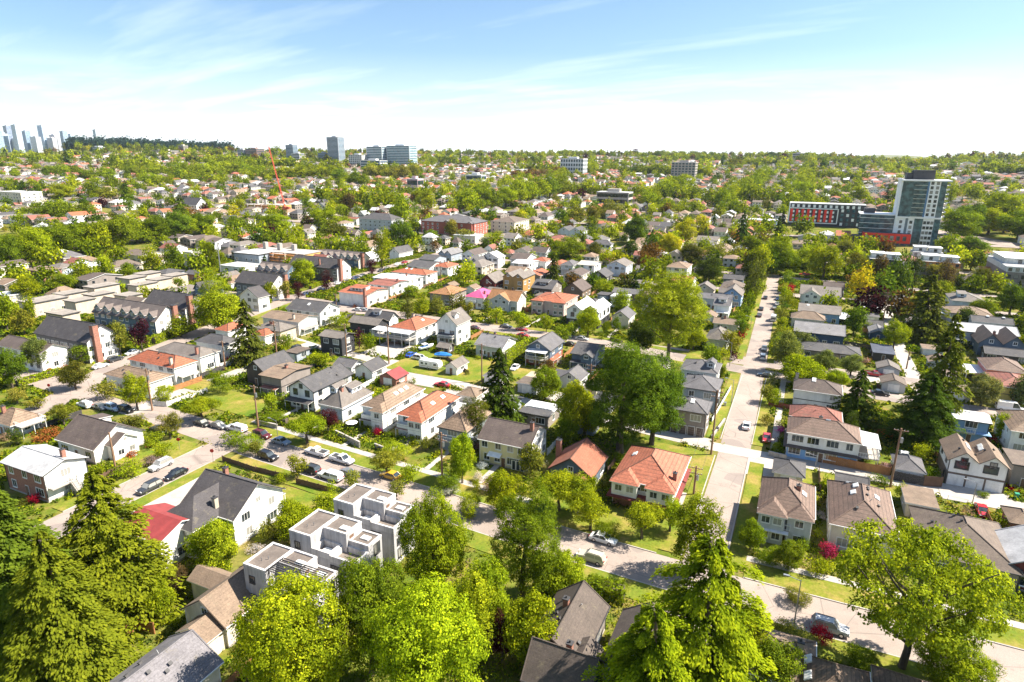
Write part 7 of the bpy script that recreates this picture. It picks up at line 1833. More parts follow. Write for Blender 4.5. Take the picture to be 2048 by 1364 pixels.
LAMPS = [
(5.3,81.8,8.0,'lamp','slim grey street lamp behind the beige bottom roof'),
(-103.5,98.7,3.9,'lamp','slim grey street lamp left of the grey brown dormer house'),
(-12.0,165.8,6.3,'lamp','slim grey street lamp right of the taupe garage house'),
(-14.0,245.1,5.0,'lamp','slim grey street lamp right of the tan roofed cottage'),
(-16.0,197.1,7.5,'lamp','slim grey street lamp right of the far grey corner townhouse'),
(-15.4,108.7,2.0,'lamp','slim grey street lamp in front of the terracotta corner house'),
(34.9,132.5,4.3,'lamp','slim grey street lamp left of the small brown right edge garage'),
(8.1,136.0,2.4,'lamp','slim grey street lamp behind the arched window house'),
(-117.4,84.3,2.0,'stop','stop sign on a thin post right of the dark gabled bungalow'),
(-106.4,83.5,2.5,'stop','stop sign on a thin post behind the charcoal chimney house'),
(-176.9,92.7,1.1,'stop','stop sign on a thin post behind the tan tiled bungalow'),
]
FENCES = [
(2.3,138.7,21.8,137.8,1.9,'cedar','orange cedar fence along the alley below the white over blue house'),
(-3.1,168.0,1.9,166.5,1.6,'red','red brown fence left of the white dark hip house'),
(-145.0,98.9,-141.5,99.9,1.3,'white','white picket fence under the bright green street tree'),
(-141.6,100.3,-141.0,111.9,1.3,'white','white picket fence along the side of the tan roof corner house'),
(-95.0,84.0,-87.3,84.2,1.2,'brown','low brown fence along the kerb opposite the domed tree'),
(-84.2,83.7,-75.8,83.8,1.3,'brown','low brown fence beside the condos on the main street'),
(-104.9,84.5,-94.8,83.8,1.2,'brown','low brown corner fence behind the charcoal chimney house'),
(22.2,136.2,27.4,136.0,2.0,'dark','dark fence between the alley and the parked silver car'),
(27.4,136.0,30.6,136.9,2.2,'brown','brown gate fence beside the twin gabled coach house'),
(24.6,131.7,33.7,130.7,1.3,'wire','black wire fence along the alley beside the crimson shrub'),
(-75.3,42.5,-75.5,45.2,1.7,'cedar','orange fence panel below the lower left firs'),
(-75.9,44.1,-72.5,44.4,1.8,'cedar','orange fence beside the tan cross gabled cottage'),
(30.9,158.3,31.5,149.2,2.0,'cedar','orange stacked boards fence left of the twin gabled coach house'),
(17.1,237.4,25.0,236.4,1.8,'dark','dark fence right of the navy blue house'),
(21.0,263.9,25.9,258.5,1.7,'cedar','cedar fence behind the navy lane garage'),
(-91.6,104.5,-83.0,102.0,1.4,'wall','white retaining wall round the tan tiled skylight house terrace'),
(-113.1,101.6,-106.5,101.7,1.1,'wall','low grey wall below the white modern farmhouse'),
(-80.0,103.4,-72.1,101.8,1.0,'wall','low garden wall below the orange tiled house'),
(-98.9,136.7,-93.3,138.5,1.5,'brown','brown fence behind the red roofed shed'),
(23.8,195.3,30.0,195.0,1.2,'brown','brown picket fence beside the red pickup'),
(-14.8,150.3,-13.3,176.2,1.2,'white','white fence along the corner street townhouses'),
(-13.5,140.6,-12.1,152.3,0.7,'wall','low kerb wall beside the taupe garage house lawn'),
(-67.6,46.8,-66.6,49.1,1.6,'cedar','orange fence at the lower left below the firs'),
(8.6,133.0,8.8,124.4,1.6,'brown','brown fence between the arched window and four skylight houses'),
(-103.5,236.3,-99.0,233.7,1.6,'brown','brown fence left of the pink beige mansion'),
(-104.5,169.6,-84.8,155.4,1.1,'brown','brown side fence by the weathered white shed'),
(-1.2,137.0,2.4,136.5,1.0,'wall','low wall along the alley by the long side street'),
]
HEDGES = [
(-191.1,92.4,-191.0,103.6,1.8,1.6,'limey','clipped yellow green hedge below the brown roofed left hall'),
(-195.0,121.5,-193.7,128.1,1.8,1.4,'limey','clipped hedge left of the plum tree'),
(-194.0,135.7,-198.3,145.5,2.4,1.5,'lime','tall hedge between the plum tree and the poplar'),
(-203.6,189.7,-206.0,200.2,1.6,1.4,'lime','clipped hedge in front of the white gabled end townhouse'),
(-209.9,229.4,-213.2,241.6,1.6,1.3,'lime','clipped hedge between two plum trees'),
(-213.6,254.2,-215.4,269.2,1.6,1.3,'lime','clipped hedge up the left street by the upper plum tree'),
(-77.4,164.7,-77.7,182.1,5.0,1.3,'limey','tall cypress hedge between the sage cottage and the blue awning house'),
(-220.4,307.4,-216.4,336.4,2.2,1.6,'green','clipped hedge beside the white gabled top cottage'),
(-22.5,76.8,-17.1,77.6,2.6,2.4,'green','thick dark hedge above the narrow shaded gap by the street'),
(-113.1,102.4,-106.1,104.6,1.8,2.0,'green','dark green hedge below the taupe shallow roof house'),
(19.9,314.1,27.3,314.6,1.4,1.0,'lime','low hedge below the golden yellow tree'),
(-57.3,209.3,-52.5,206.4,1.2,1.2,'green','low hedge by the white metal gabled duplex'),
]
CONDOS = [
(-57.5,73.2,11.4,5.7,9.0,'white concrete flat roofed house farthest up the row of three',False),
(-57.5,63.9,11.8,6.3,9.0,'white concrete flat roofed house in the middle of the row',False),
(-57.5,54.7,11.4,5.4,9.0,'white concrete flat roofed house with a dark roof pergola',True),
]
BLOCKS = [
('apartment_tower',-1017.8,1234.5,32.6,22.8,59.6,'tall dark slab tower standing alone above the trees','tower',(0.46,0.48,0.52),(1.2,1.5,2.0),22,38.0,'strip',None, 0),
('apartment_tower',-883.0,1212.5,41.0,30,42.1,'left slab of the pair of wide pale glass blocks','tower',(0.62,0.65,0.68),(1.6,1.9,2.2),12,34.6,'strip',None, 0),
('apartment_tower',-829.5,1225.7,59.9,30,44.9,'right slab of the pair of wide pale glass blocks','tower',(0.6,0.66,0.7),(1.6,2.1,2.4),13,34.0,'strip',None, 0),
('apartment_tower',-1193.8,1279.6,23.6,16.5,37.9,'short blue grey tower left of the tall dark slab','tower',(0.35,0.4,0.48),(1,1.2,1.5),12,42.9,'strip',None, 0),
('low_building',-1149.8,1252.1,23.9,16.7,19.9,'white low building at the foot of the short blue grey tower','building',(0.68,0.68,0.68),(1,1,1.1),5,41.3,'strip',None, 0),
('low_building',-1051.6,1232.3,24.2,17.0,23.9,'grey blue low building left of the tall dark slab','building',(0.3,0.34,0.42),(1,1.2,1.5),7,38.6,'strip',None, 0),
('low_building',-918.4,1186.0,35.2,20,24.5,'white apartment block between the dark slab and the glass pair','building',(0.7,0.69,0.66),(0.8,0.8,0.9),6,34.6,'grid',None, 0),
('low_building',-802.3,1085.7,47.7,25,19.2,'blue fronted white block below the glass pair','building',(0.66,0.66,0.66),(0.6,0.9,1.6),4,29.7,'strip',None, 0),
('low_building',-412.4,1180.0,45.1,25,29.8,'white box building among trees right of the glass pair','building',(0.66,0.67,0.68),(0.8,0.9,1.1),4,26.4,'grid',None, 0),
('low_building',-198.6,1132.7,39.3,25,29.2,'broad terraced apartment block with a pale blue right end','building',(0.36,0.32,0.29),(0.8,0.9,1.0),7,23.1,'grid',None, 0),
('low_building',-1383.8,1301.9,22.6,15.9,21.5,'row of grey blocks right of the ridge forest, left one','building',(0.55,0.56,0.58),(1,1,1.2),6,47.9,'strip',None, 0),
('low_building',-1348.6,1309.9,39.1,27.4,24.3,'dark brick block right of the ridge forest','building',(0.28,0.18,0.16),(0.6,0.6,0.7),6,47.2,'strip',None, 0),
('low_building',-1748.4,1416.2,22.8,16.0,18.1,'cream turret building on the ridge forest edge','building',(0.55,0.46,0.36),(0.6,0.6,0.7),5,62.8,'strip',None, 0),
('low_building',-1701.4,1314.4,93.4,30,7.0,'long cream institution below the ridge forest','building',(0.6,0.5,0.4),(0.6,0.6,0.7),3,58.7,'strip',None, 0),
('low_building',-1835.4,1213.0,44.0,30,11.4,'white long hall below the ridge forest','building',(0.7,0.7,0.7),(0.8,0.8,0.9),3,61.8,'strip',None, 0),
('low_building',-45.0,2099.5,31.0,30,18.8,'flat topped grey school block on the right skyline','building',(0.4,0.36,0.36),(0.5,0.5,0.6),3,54.4,'strip',None, 0),
('low_building',-463.4,712.6,16.1,14,18.2,'pale pink white commercial block in the middle distance','building',(0.6,0.42,0.44),(0.6,0.6,0.7),2,13.2,'strip',None, 0),
('low_building',-456.6,867.1,26.2,16,15.4,'white commercial block right of the pale pink one','building',(0.72,0.72,0.72),(0.7,0.8,1.1),2,17.5,'strip',None, 0),
('low_building',-186.0,664.5,34.3,18,17.6,'long concrete parkade with dark open front','building',(0.42,0.38,0.34),(0.3,0.3,0.3),3,7.9,'strip',None, 0),
('high_rise',-2653.8,1399.1,12.1,18,76.5,'grey blue high rise cut by the left edge','tower',(0.42500000000000004,0.5,0.625),(6.0,4.2,4.5),24,53.4,'strip','distant high rise towers on the left skyline',0),
('high_rise',-2694.5,1435.5,22.9,18,67.3,'pale stubby high rise beside the edge tower','tower',(0.65,0.725,0.8250000000000001),(9.0,5.95,6.0),24,53.4,'strip','distant high rise towers on the left skyline',0),
('high_rise',-2734.2,1473.5,21.5,18,96.0,'tall dark flat topped high rise','tower',(0.375,0.41250000000000003,0.525),(5.4,3.5,4.199999999999999),24,53.4,'strip','distant high rise towers on the left skyline',0),
('high_rise',-2773.6,1512.2,21.5,18,73.7,'cream stepped high rise','tower',(0.8250000000000001,0.775,0.775),(9.600000000000001,5.6000000000000005,5.1),24,53.4,'strip','distant high rise towers on the left skyline',0),
('high_rise',-2639.5,1450.9,25.6,18,97.5,'tallest pale double high rise','tower',(0.625,0.675,0.775),(9.0,5.95,6.300000000000001),24,53.4,'strip','distant high rise towers on the left skyline',0),
('high_rise',-2673.3,1499.2,25.7,18,78.0,'short dark blue high rise','tower',(0.375,0.475,0.5750000000000001),(4.800000000000001,3.5,4.199999999999999),24,53.4,'strip','distant high rise towers on the left skyline',0),
('high_rise',-2728.8,1508.5,29.8,18,42.9,'white low high rise in front','tower',(0.85,0.85,0.85),(9.600000000000001,5.6000000000000005,5.4),24,53.4,'strip','distant high rise towers on the left skyline',0),
('high_rise',-2764.3,1553.6,24.2,18,41.5,'white high rise left of the grey pair','tower',(0.85,0.8250000000000001,0.8250000000000001),(9.0,5.25,5.1),24,53.4,'strip','distant high rise towers on the left skyline',0),
('high_rise',-2624.7,1501.8,36.2,18,57.9,'broad cream high rise in the middle','tower',(0.8,0.775,0.8),(8.399999999999999,4.8999999999999995,5.1),24,53.5,'strip','distant high rise towers on the left skyline',0),
('high_rise',-2657.8,1550.6,28.5,18,99.1,'round topped glass high rise','tower',(0.5750000000000001,0.65,0.75),(7.199999999999999,5.25,5.699999999999999),24,54.0,'strip','distant high rise towers on the left skyline',0),
('high_rise',-2703.0,1578.1,36.3,18,64.3,'white slab under the round topped one','tower',(0.85,0.85,0.85),(9.0,5.25,5.1),24,54.0,'strip','distant high rise towers on the left skyline',0),
('high_rise',-2732.5,1632.5,39.6,18,66.1,'broad pinkish high rise at the right end of the cluster','tower',(0.75,0.675,0.725),(9.0,4.8999999999999995,4.800000000000001),24,56.2,'strip','distant high rise towers on the left skyline',0),
('high_rise',-2589.5,1584.8,19.0,18,69.7,'dark slim high rise behind the forest','tower',(0.4,0.475,0.6),(6.0,4.2,4.5),24,64.0,'strip','distant high rise towers on the left skyline',0),
('high_rise',-2621.8,1633.4,15.5,18,57.5,'small pale high rise behind the forest','tower',(0.625,0.7000000000000001,0.8),(8.399999999999999,5.6000000000000005,6.0),24,68.0,'strip','distant high rise towers on the left skyline',0),
('high_rise',-2734.9,1546.9,36.0,18,49.1,'white stepped block low in the tower cluster','tower',(0.85,0.85,0.85),(7.199999999999999,4.2,4.199999999999999),24,53.4,'strip','distant high rise towers on the left skyline',0),
('high_rise',-2769.2,1593.5,22.1,18,37.5,'small white block below the round topped high rise','tower',(0.85,0.85,0.85),(7.199999999999999,4.2,4.199999999999999),24,53.6,'strip','distant high rise towers on the left skyline',0),
('high_rise',-2620.2,1557.1,35.5,18,52.7,'pale block beside the broad pinkish high rise','tower',(0.8250000000000001,0.775,0.8),(7.199999999999999,4.2,4.199999999999999),24,55.7,'strip','distant high rise towers on the left skyline',0),
('high_rise',-2723.6,1482.6,30.0,18,51.2,'pale wide block under the tallest double high rise','tower',(0.8250000000000001,0.8250000000000001,0.85),(7.199999999999999,4.2,4.199999999999999),24,53.4,'strip','distant high rise towers on the left skyline',0),
('high_rise',-2781.9,1486.3,29.4,18,47.8,'pale low block under the tall dark high rise','tower',(0.75,0.8,0.85),(7.199999999999999,4.2,4.199999999999999),24,53.4,'strip','distant high rise towers on the left skyline',0),
('high_rise',-2508.5,1658.1,16.8,18,68.2,'lone pale high rise above the ridge forest','tower',(0.7000000000000001,0.725,0.775),(8.399999999999999,5.25,5.4),24,73.0,'strip','distant high rise towers on the left skyline',0),
]
SITES = [
(-274.1,278.4,'half built timber and concrete block with orange scaffolding behind the townhouses'),
(-472.4,466.7,'half built concrete block at the foot of the red crane'),
]
MIXED = [
(43.5,420.3,'pale flat roofed block with two white penthouses left of the orange one','curtain',16,14,7),
(68.6,411.8,'orange clad block with white penthouses on its deck','orangewood',18,13,8.5),
(70.3,466.0,'white roofed low block directly below the glass tower','plain',16,12,6),
(108.3,406.8,'brown and cream apartment block with a broad flat roof at the right edge','plain',30,40,11),
]
GAZEBOS = [
(-63.8,156.8,4.6,'larger beige canopy gazebo over the black table'),
(-63.9,164.3,3.2,'smaller beige canopy gazebo behind the larger one'),
]
BOATS = [
(-108.7,170.6,1.2566370614359172,'white motor boat with blue cockpit on a trailer by the covered deck house',False),
(-98.9,164.9,0.05,'small boat under a bright blue tarp on the lawn',True),
]
UMBRELLAS = [
(-90.3,108.6,'white garden umbrella on the walled terrace of the tan tiled house'),
]
BINS = [
(42.9,138.2,'green wheelie bin right of the white garage doors','green'),
(-13.0,145.2,'dark bin on the verge by the corner street townhouses','darktrim'),
(-13.3,162.5,'grey bin farther up the verge of the corner street','steel'),
]
CLEAR = [
(-224,-178,60,330),
(26,84,496,640),
(-20,50,545,605),
(-285,-202,398,470),
(-336,-290,400,452),
(30.0,90.0,525.0,557.0),
(29.0,71.0,521.0,539.0),
(-18.0,46.0,602.0,630.0),
(36,62,600,670),
(62,95,585,650),
(90,116,560,630),
(108,140,500,600),
(-19,-6,300,600),
(-215,-195,300,1100),
(30.0,58.0,408.0,432.0),
(55.0,83.0,400.0,424.0),
(56.0,84.0,454.0,478.0),
(94.0,122.0,395.0,419.0),
(-300.0,-248.0,264.0,290.0),
(-498.0,-446.0,453.0,479.0),
(-1038.0,-998.0,1219.0,1250.0),
(-908.0,-858.0,1194.0,1232.0),
(-863.0,-796.0,1207.0,1245.0),
(-1210.0,-1178.0,1267.0,1292.0),
(-1166.0,-1134.0,1240.0,1264.0),
(-1068.0,-1036.0,1220.0,1245.0),
(-940.0,-897.0,1172.0,1200.0),
(-830.0,-774.0,1069.0,1102.0),
(-439.0,-386.0,1164.0,1196.0),
(-222.0,-175.0,1116.0,1149.0),
(-1399.0,-1368.0,1290.0,1314.0),
(-1372.0,-1325.0,1292.0,1328.0),
(-1764.0,-1733.0,1404.0,1428.0),
(-1752.0,-1651.0,1295.0,1333.0),
(-1861.0,-1809.0,1194.0,1232.0),
(-64.0,-26.0,2080.0,2118.0),
(-475.0,-451.0,702.0,724.0),
(-474.0,-440.0,855.0,879.0),
(-207.0,-165.0,652.0,678.0),
(-2664.0,-2644.0,1386.0,1412.0),
(-2710.0,-2679.0,1422.0,1448.0),
(-2749.0,-2719.0,1460.0,1486.0),
(-2788.0,-2759.0,1499.0,1525.0),
(-2656.0,-2623.0,1438.0,1464.0),
(-2690.0,-2656.0,1486.0,1512.0),
(-2748.0,-2710.0,1496.0,1522.0),
(-2780.0,-2748.0,1541.0,1567.0),
(-2647.0,-2603.0,1489.0,1515.0),
(-2676.0,-2640.0,1538.0,1564.0),
(-2725.0,-2681.0,1565.0,1591.0),
(-2756.0,-2709.0,1620.0,1646.0),
(-2603.0,-2576.0,1572.0,1598.0),
(-2634.0,-2610.0,1620.0,1646.0),
(-2757.0,-2713.0,1534.0,1560.0),
(-2784.0,-2754.0,1580.0,1606.0),
(-2642.0,-2598.0,1544.0,1570.0),
(-2743.0,-2705.0,1470.0,1496.0),
(-2801.0,-2763.0,1473.0,1499.0),
(-2521.0,-2496.0,1645.0,1671.0),
(-64.0,-51.0,69.0,77.0),
(-64.0,-51.0,60.0,68.0),
(-64.0,-51.0,51.0,58.0),
]
FARLABELS = [
(0,0,60),
(0,3,61),
(0,3,129),
(0,1,54),
(0,3,124),
(0,1,53),
(0,1,141),
(0,0,122),
(0,0,50),
(0,2,68),
(0,3,141),
(0,1,132),
(0,2,119),
(0,3,54),
(0,0,52),
(0,0,69),
(0,2,59),
(0,0,59),
(0,1,118),
(0,0,132),
(0,2,126),
(0,0,56),
(0,0,55),
(0,0,53),
(0,0,126),
(0,3,136),
(0,0,52),
(0,1,135),
(0,0,125),
(0,0,120),
(0,2,133),
(0,0,130),
(1,0,133),
(0,3,130),
(0,1,154),
(0,3,117),
(2,0,125),
(0,1,154),
(0,3,120),
(0,2,126),
(0,2,140),
(0,0,119),
(0,0,56),
(1,1,167),
(0,0,126),
(0,1,137),
(0,3,120),
(1,2,140),
(0,3,134),
(0,0,119),
(0,0,126),
(0,3,151),
(0,2,130),
(0,3,120),
(0,0,140),
(0,2,150),
(0,0,126),
(2,3,150),
(0,0,118),
(0,0,130),
(0,0,69),
(0,3,150),
(2,2,156),
(0,0,69),
(0,1,156),
(1,0,140),
(0,3,126),
(0,1,154),
(2,2,154),
(0,1,154),
(0,3,150),
(0,0,58),
(0,0,59),
(0,0,130),
(0,0,80),
(0,2,154),
(0,1,166),
(0,1,166),
(0,2,166),
(0,3,154),
(0,2,153),
(0,3,167),
(0,0,58),
(1,0,125),
(0,3,136),
(0,2,80),
(1,3,140),
(0,1,167),
(0,1,143),
(0,1,153),
(0,1,151),
(0,3,153),
(0,2,167),
(0,1,167),
(2,1,167),
(2,3,140),
(2,2,140),
(0,2,135),
(0,2,167),
(0,0,151),
(0,0,141),
(0,2,149),
(2,0,140),
(0,0,126),
(1,3,150),
(0,0,135),
(0,0,52),
(1,2,156),
(0,2,156),
(0,2,135),
(0,1,146),
(0,0,140),
(0,1,155),
(0,1,155),
(0,3,166),
(0,3,166),
(0,0,135),
(1,2,154),
(0,3,150),
(0,1,146),
(0,0,140),
(0,0,135),
(0,2,143),
(2,0,133),
(0,0,137),
(0,3,117),
(2,1,167),
(1,1,167),
(0,2,151),
(0,0,140),
(0,3,144),
(0,3,117),
(0,3,146),
(0,0,140),
(0,2,145),
(0,0,134),
(0,2,140),
(0,3,117),
(0,0,137),
(0,0,119),
(0,0,134),
(0,3,150),
(0,3,117),
(0,0,118),
(0,0,130),
(0,0,136),
(0,0,157),
(0,1,155),
(0,2,157),
(0,2,157),
(0,1,145),
(0,3,155),
(0,0,117),
(0,0,154),
(0,3,142),
(0,0,140),
(0,0,154),
(0,1,145),
(0,3,167),
]
FARTREELABELS = [
]
WIRES = [
(2,3,'cable from the pole by the tan roof corner house'),
(3,0,'cable from the pole by the taupe shallow roof house'),
(1,2,'cable from the pole by the dark gabled bungalow'),
(4,5,'cable from the pole behind the dark wood gabled house'),
(5,6,'cable from the pole left of the white gabled garage'),
(6,7,'cable from the pole behind the red roofed shed'),
(7,9,'cable from the pole right of the weathered white shed'),
(10,11,'cable from the right-hand pole right of the terracotta corner house'),
(13,14,'cable from the pole right of the dark carport'),
]
TOWER = [57.7, 531.1]
REDBLOCK = [53.1, 524.6]
CHECKER = [-14.7, 611.8, 58.2]
CRANE = (-388.6, 403.2, (-12.9, 1.4, 63.3))
CAMPER = (-97.4, 154.9, 0.0, 'white camper trailer with beige stripe parked on the lawn')
ANTENNA = (-271.2, 232.2, 16.8, 'white cellular antenna mast above the row houses')
LMS = ['pale grey roof house', 'dark gabled bungalow', 'tan tiled bungalow', 'charcoal chimney house', 'red roof house behind the firs', 'tan cross gabled cottage', 'mottled grey house', 'dark wood gabled house', 'taupe shallow roof house', 'white modern farmhouse', 'grey brown dormer house', 'tan tiled skylight house', 'orange tiled house', 'shaded tan tiled house', 'cream yellow building', 'rusty roof bungalow', 'terracotta corner house', 'taupe garage house', 'middle grey hip house', 'far grey corner townhouse', 'blue grey garage', 'flat garage with rooflights', 'plain gabled shed', 'white over blue alley house', 'red brown roofed house', 'white dark hip house', 'arched window house', 'four skylight house', 'broad brown shingle house', 'twin gabled coach house', 'blue white roofed house', 'white sided right edge house', 'dark coach house extension', 'mossy brown house', 'brown roof by the leaning tree', 'dark red right edge house', 'small brown right edge garage', 'mossy edged dark gable house', 'shadowed bottom house', 'dark house under the cedar', 'beige bottom roof', 'blue awning house', 'charcoal dormer house', 'grey laneway cottage', 'cream gable end house', 'pink beige mansion', 'white metal gabled duplex', 'white coach house', 'brown steep gabled house', 'dark shed dormer house', 'ochre twin gabled house', 'grey dormer brown roof house', 'white roofed house by the cedar', 'terracotta house by the cedar', 'lilac white grey roof house', 'beige roofed balcony house', 'white blue gabled house', 'black gabled garage', 'low twin gabled bungalow', 'tan hip balcony house', 'bright blue gabled house', 'beige house by the blue one', 'grey duplex', 'white narrow fenced house', 'sage hip cottage', 'tan roofed cottage', 'grey bungalow by the cottonwood', 'dark house pair', 'pale blue low house', 'dark blue cabin', 'navy blue house', 'tan brown hip house', 'long grey brown roof house', 'tan roof dark crest house', 'dark brown crest house', 'low black shingle house', 'tan hip garage', 'flat grey garage', 'navy lane garage', 'dark carport', 'grey brown gabled hip house', 'lilac tan hip house', 'charcoal roofed right house', 'broad silver roofed house', 'dark blue twin gabled house', 'low charcoal right house', 'pink walled house', 'yellow walled house', 'long white brick chimney house', 'dull terracotta roofed house', 'white flat roofed house', 'terracotta skylight house', 'charcoal between terracotta', 'top terracotta house', 'orange tan hip house', 'magenta roof house', 'dark red gabled house', 'charcoal skylight house', 'long shallow tan roof house', 'twin chimney brown hip house', 'small terracotta annex', 'terracotta house behind the fir', 'black box garage house', 'black bungalow', 'white gabled dark roof house', 'terracotta covered deck house', 'tall white gabled house', 'sage lawn cottage', 'brown garden shed', 'weathered white shed', 'white gabled garage', 'red roofed shed', 'terracotta left corner house', 'tan roof corner house', 'grey brown left hip house', 'charcoal left hip house', 'brown roofed left hall', 'left edge hip house', 'pale blue carport house', 'white triangle gable house', 'low white left building', 'lowest townhouse row', 'dormer townhouse row', 'upper charcoal townhouse row', 'townhouse row by the poplar', 'twin stack townhouse row', 'far dormer townhouse row', 'half hidden dormer row', 'white gabled end townhouse', 'small blue windowed gable house', 'white gabled top cottage', 'second row dark bungalow', 'slate house with pale gables', 'white light roof gabled house', 'grey gabled pair', 'cream flat apartment block', 'brown house under the maples', 'brown house white gable', 'low dark roofed pair', 'dark roofed red side house', 'blue grey industrial box', 'low white portable', 'red brick school', 'cream school wing', 'low cream school hall', 'pale grey institute', 'white house by the institute', 'steep white hall', 'long cream left block', 'mid distance blue gable house', 'brown double hip house', 'grey hip white house', 'terracotta house by round tree', 'terracotta house right of round tree', 'grey roof by the blue wall', 'blue walled store', 'brown hip near red building', 'grey gable behind bungalow', 'condo farthest up', 'condo in the middle', 'condo with the pergola', 'glass tower', 'red and white balcony block', 'tall dark tower', 'twin glass slabs', 'crane', 'red block', 'right flat block', 'hill road', 'distant tower cluster', 'ridge forest']
RELS = ['behind', 'in front of', 'right of', 'left of']
TAGS = ['', 'left-hand ', 'right-hand ', 'leftmost ', 'rightmost ', 'second from left ', 'third from left ', 'fourth from left ', 'fifth from left ', 'sixth from left ', 'seventh from left ', 'eighth from left ', 'ninth from left ']
COLW = {'lime': 'bright green', 'limey': 'yellow green', 'green': 'mid green', 'greenb': 'deep green', 'darkg': 'dark green', 'olive': 'olive', 'darkolive': 'dark olive', 'silver': 'pale silvery green', 'yellow': 'golden yellow', 'yellime': 'yellow', 'plum': 'dark plum red', 'red': 'bright red', 'redpink': 'crimson', 'pinkish': 'pale pink', 'magenta': 'magenta', 'orange': 'orange', 'copper': 'coppery', 'brownish': 'brownish', 'white': 'white flowering', 'fir': 'green', 'fir2': 'green', 'firg': 'dark', 'firo': 'olive', 'firb': 'blue grey', 'cedar': 'lime', 'cotton': 'yellow green', 'feather': 'yellow green', 'dark': 'dark'}
SPW = {'M': 'round tree', 'O': 'small street tree', 'S': 'shrub', 'U': 'dome shaped tree', 'P': 'columnar tree', 'C': 'shaggy tree', 'F': 'conifer', 'W': 'feathery tree', 'Q': 'cottonwood', 'K': 'cedar'}
RW = {'terra': 'terracotta', 'brownred': 'red brown', 'greybrown': 'grey brown', 'dkgrey': 'charcoal', 'tan': 'tan', 'slate': 'slate grey', 'tantile': 'tan tiled', 'whiteroof': 'white', 'shingle': 'brown', 'dkbrown': 'dark brown', 'palegreyroof': 'pale grey'}
def lab(c, what):
 if isinstance(c, str): return c
 w = (TAGS[c[0]]+what+' '+RELS[c[1]]+' the '+LMS[c[2]]).split()
 for x in ('far', 'with', 'house'):
  if len(w) > 16 and x in w: w.remove(x)
 return ' '.join(w)

# ================================================================== camera, sky, sun
F_PX, PITCH, ROLL = 1270.0, math.atan((682-310)/1270.0), radians(.5)
cam = bpy.data.objects.new('camera', bpy.data.cameras.new('camera')); COL.objects.link(cam); S.camera = cam
cam.data.sensor_width = 36; cam.data.lens = F_PX/2048*36; cam.data.clip_end = 40000; cam.data.clip_start = .5
from mathutils import Matrix, Vector
fw = Vector((0, cos(PITCH), -sin(PITCH))); up = Vector((0, sin(PITCH), cos(PITCH))); rt = Vector((1, 0, 0))
cx, cy = rt*cos(ROLL)+up*sin(ROLL), -rt*sin(ROLL)+up*cos(ROLL)
cam.matrix_world = Matrix(((cx.x, cy.x, -fw.x, 0), (cx.y, cy.y, -fw.y, 0), (cx.z, cy.z, -fw.z, EYE), (0, 0, 0, 1)))
SUN_AZ, SUN_EL = radians(86), radians(48)
sd = Vector((sin(SUN_AZ)*cos(SUN_EL), cos(SUN_AZ)*cos(SUN_EL), sin(SUN_EL)))
sl = bpy.data.lights.new('sun', 'SUN'); sl.energy = 5.0; sl.angle = radians(.5); sl.color = (1, .92, .79)
so = bpy.data.objects.new('sun', sl); COL.objects.link(so); so.rotation_euler = sd.to_track_quat('Z', 'Y').to_euler(); so.location = (0, 0, 300)
W = bpy.data.worlds.new('World'); S.world = W; W.use_nodes = True; nt = W.node_tree; bg = nt.nodes['Background']
sky = nt.nodes.new('ShaderNodeTexSky'); sky.sky_type = 'NISHITA'; sky.sun_disc = False; sky.sun_elevation = SUN_EL; sky.sun_rotation = SUN_AZ; sky.altitude = 100; sky.air_density = 1.0; sky.dust_density = .9; sky.ozone_density = 1.6
tc = nt.nodes.new('ShaderNodeTexCoord'); sep = nt.nodes.new('ShaderNodeSeparateXYZ'); nt.links.new(tc.outputs['Generated'], sep.inputs[0])
def mth(op, a, b=None, c=None):
 n = nt.nodes.new('ShaderNodeMath'); n.operation = op
 for i, x in enumerate((a, b, c)):
  if x is None: continue
  if hasattr(x, 'is_output'): nt.links.new(x, n.inputs[i])
  else: n.inputs[i].default_value = x
 return n.outputs[0]
zz = mth('ADD', mth('MAXIMUM', sep.outputs[2], 0.0), .10)
cmb = nt.nodes.new('ShaderNodeCombineXYZ'); nt.links.new(mth('DIVIDE', sep.outputs[0], zz), cmb.inputs[0]); nt.links.new(mth('DIVIDE', sep.outputs[1], zz), cmb.inputs[1])
mp = nt.nodes.new('ShaderNodeMapping'); mp.inputs['Scale'].default_value = (.30, 1.25, 1); mp.inputs['Location'].default_value = (1.3, .4, 0); rot = nt.nodes.new('ShaderNodeMapping'); rot.inputs['Rotation'].default_value = (0, 0, .62); nt.links.new(cmb.outputs[0], rot.inputs[0]); nt.links.new(rot.outputs[0], mp.inputs[0])
n1 = noise(nt, mp.outputs[0], 1.1, 8, .58); n2 = noise(nt, mp.outputs[0], .45, 3, .5)
wisp = ramp(nt, mth('ADD', mth('MULTIPLY', n1, .62), mth('MULTIPLY', n2, .48)), (.56, .0), (.84, .55))
n3 = noise(nt, mapp(nt, cmb.outputs[0], (.55, .8, 1)), 1.15, 6, .55)
low = mth('MULTIPLY', ramp(nt, n3, (.50, 0.), (.64, 1.)), ramp(nt, sep.outputs[2], (.03, 1.), (.115, 0.)))
veil = ramp(nt, sep.outputs[2], (.0, .90), (.02, .58), (.055, .24), (.14, .0))
cl = mth('MINIMUM', mth('ADD', mth('ADD', wisp, mth('MULTIPLY', low, .6)), veil), 1.0)
skc = mixc(nt, cl, mixc(nt, 1., sky.outputs[0], (.98, 1.12, 1.22), 'MULTIPLY'), (11.5, 11.8, 12.1))
nt.links.new(skc, bg.inputs[0]); bg.inputs[1].default_value = .057
S.view_settings.view_transform = 'Standard'; S.view_settings.look = 'None'; S.view_settings.gamma = 1.0; S.view_settings.exposure = 1.48
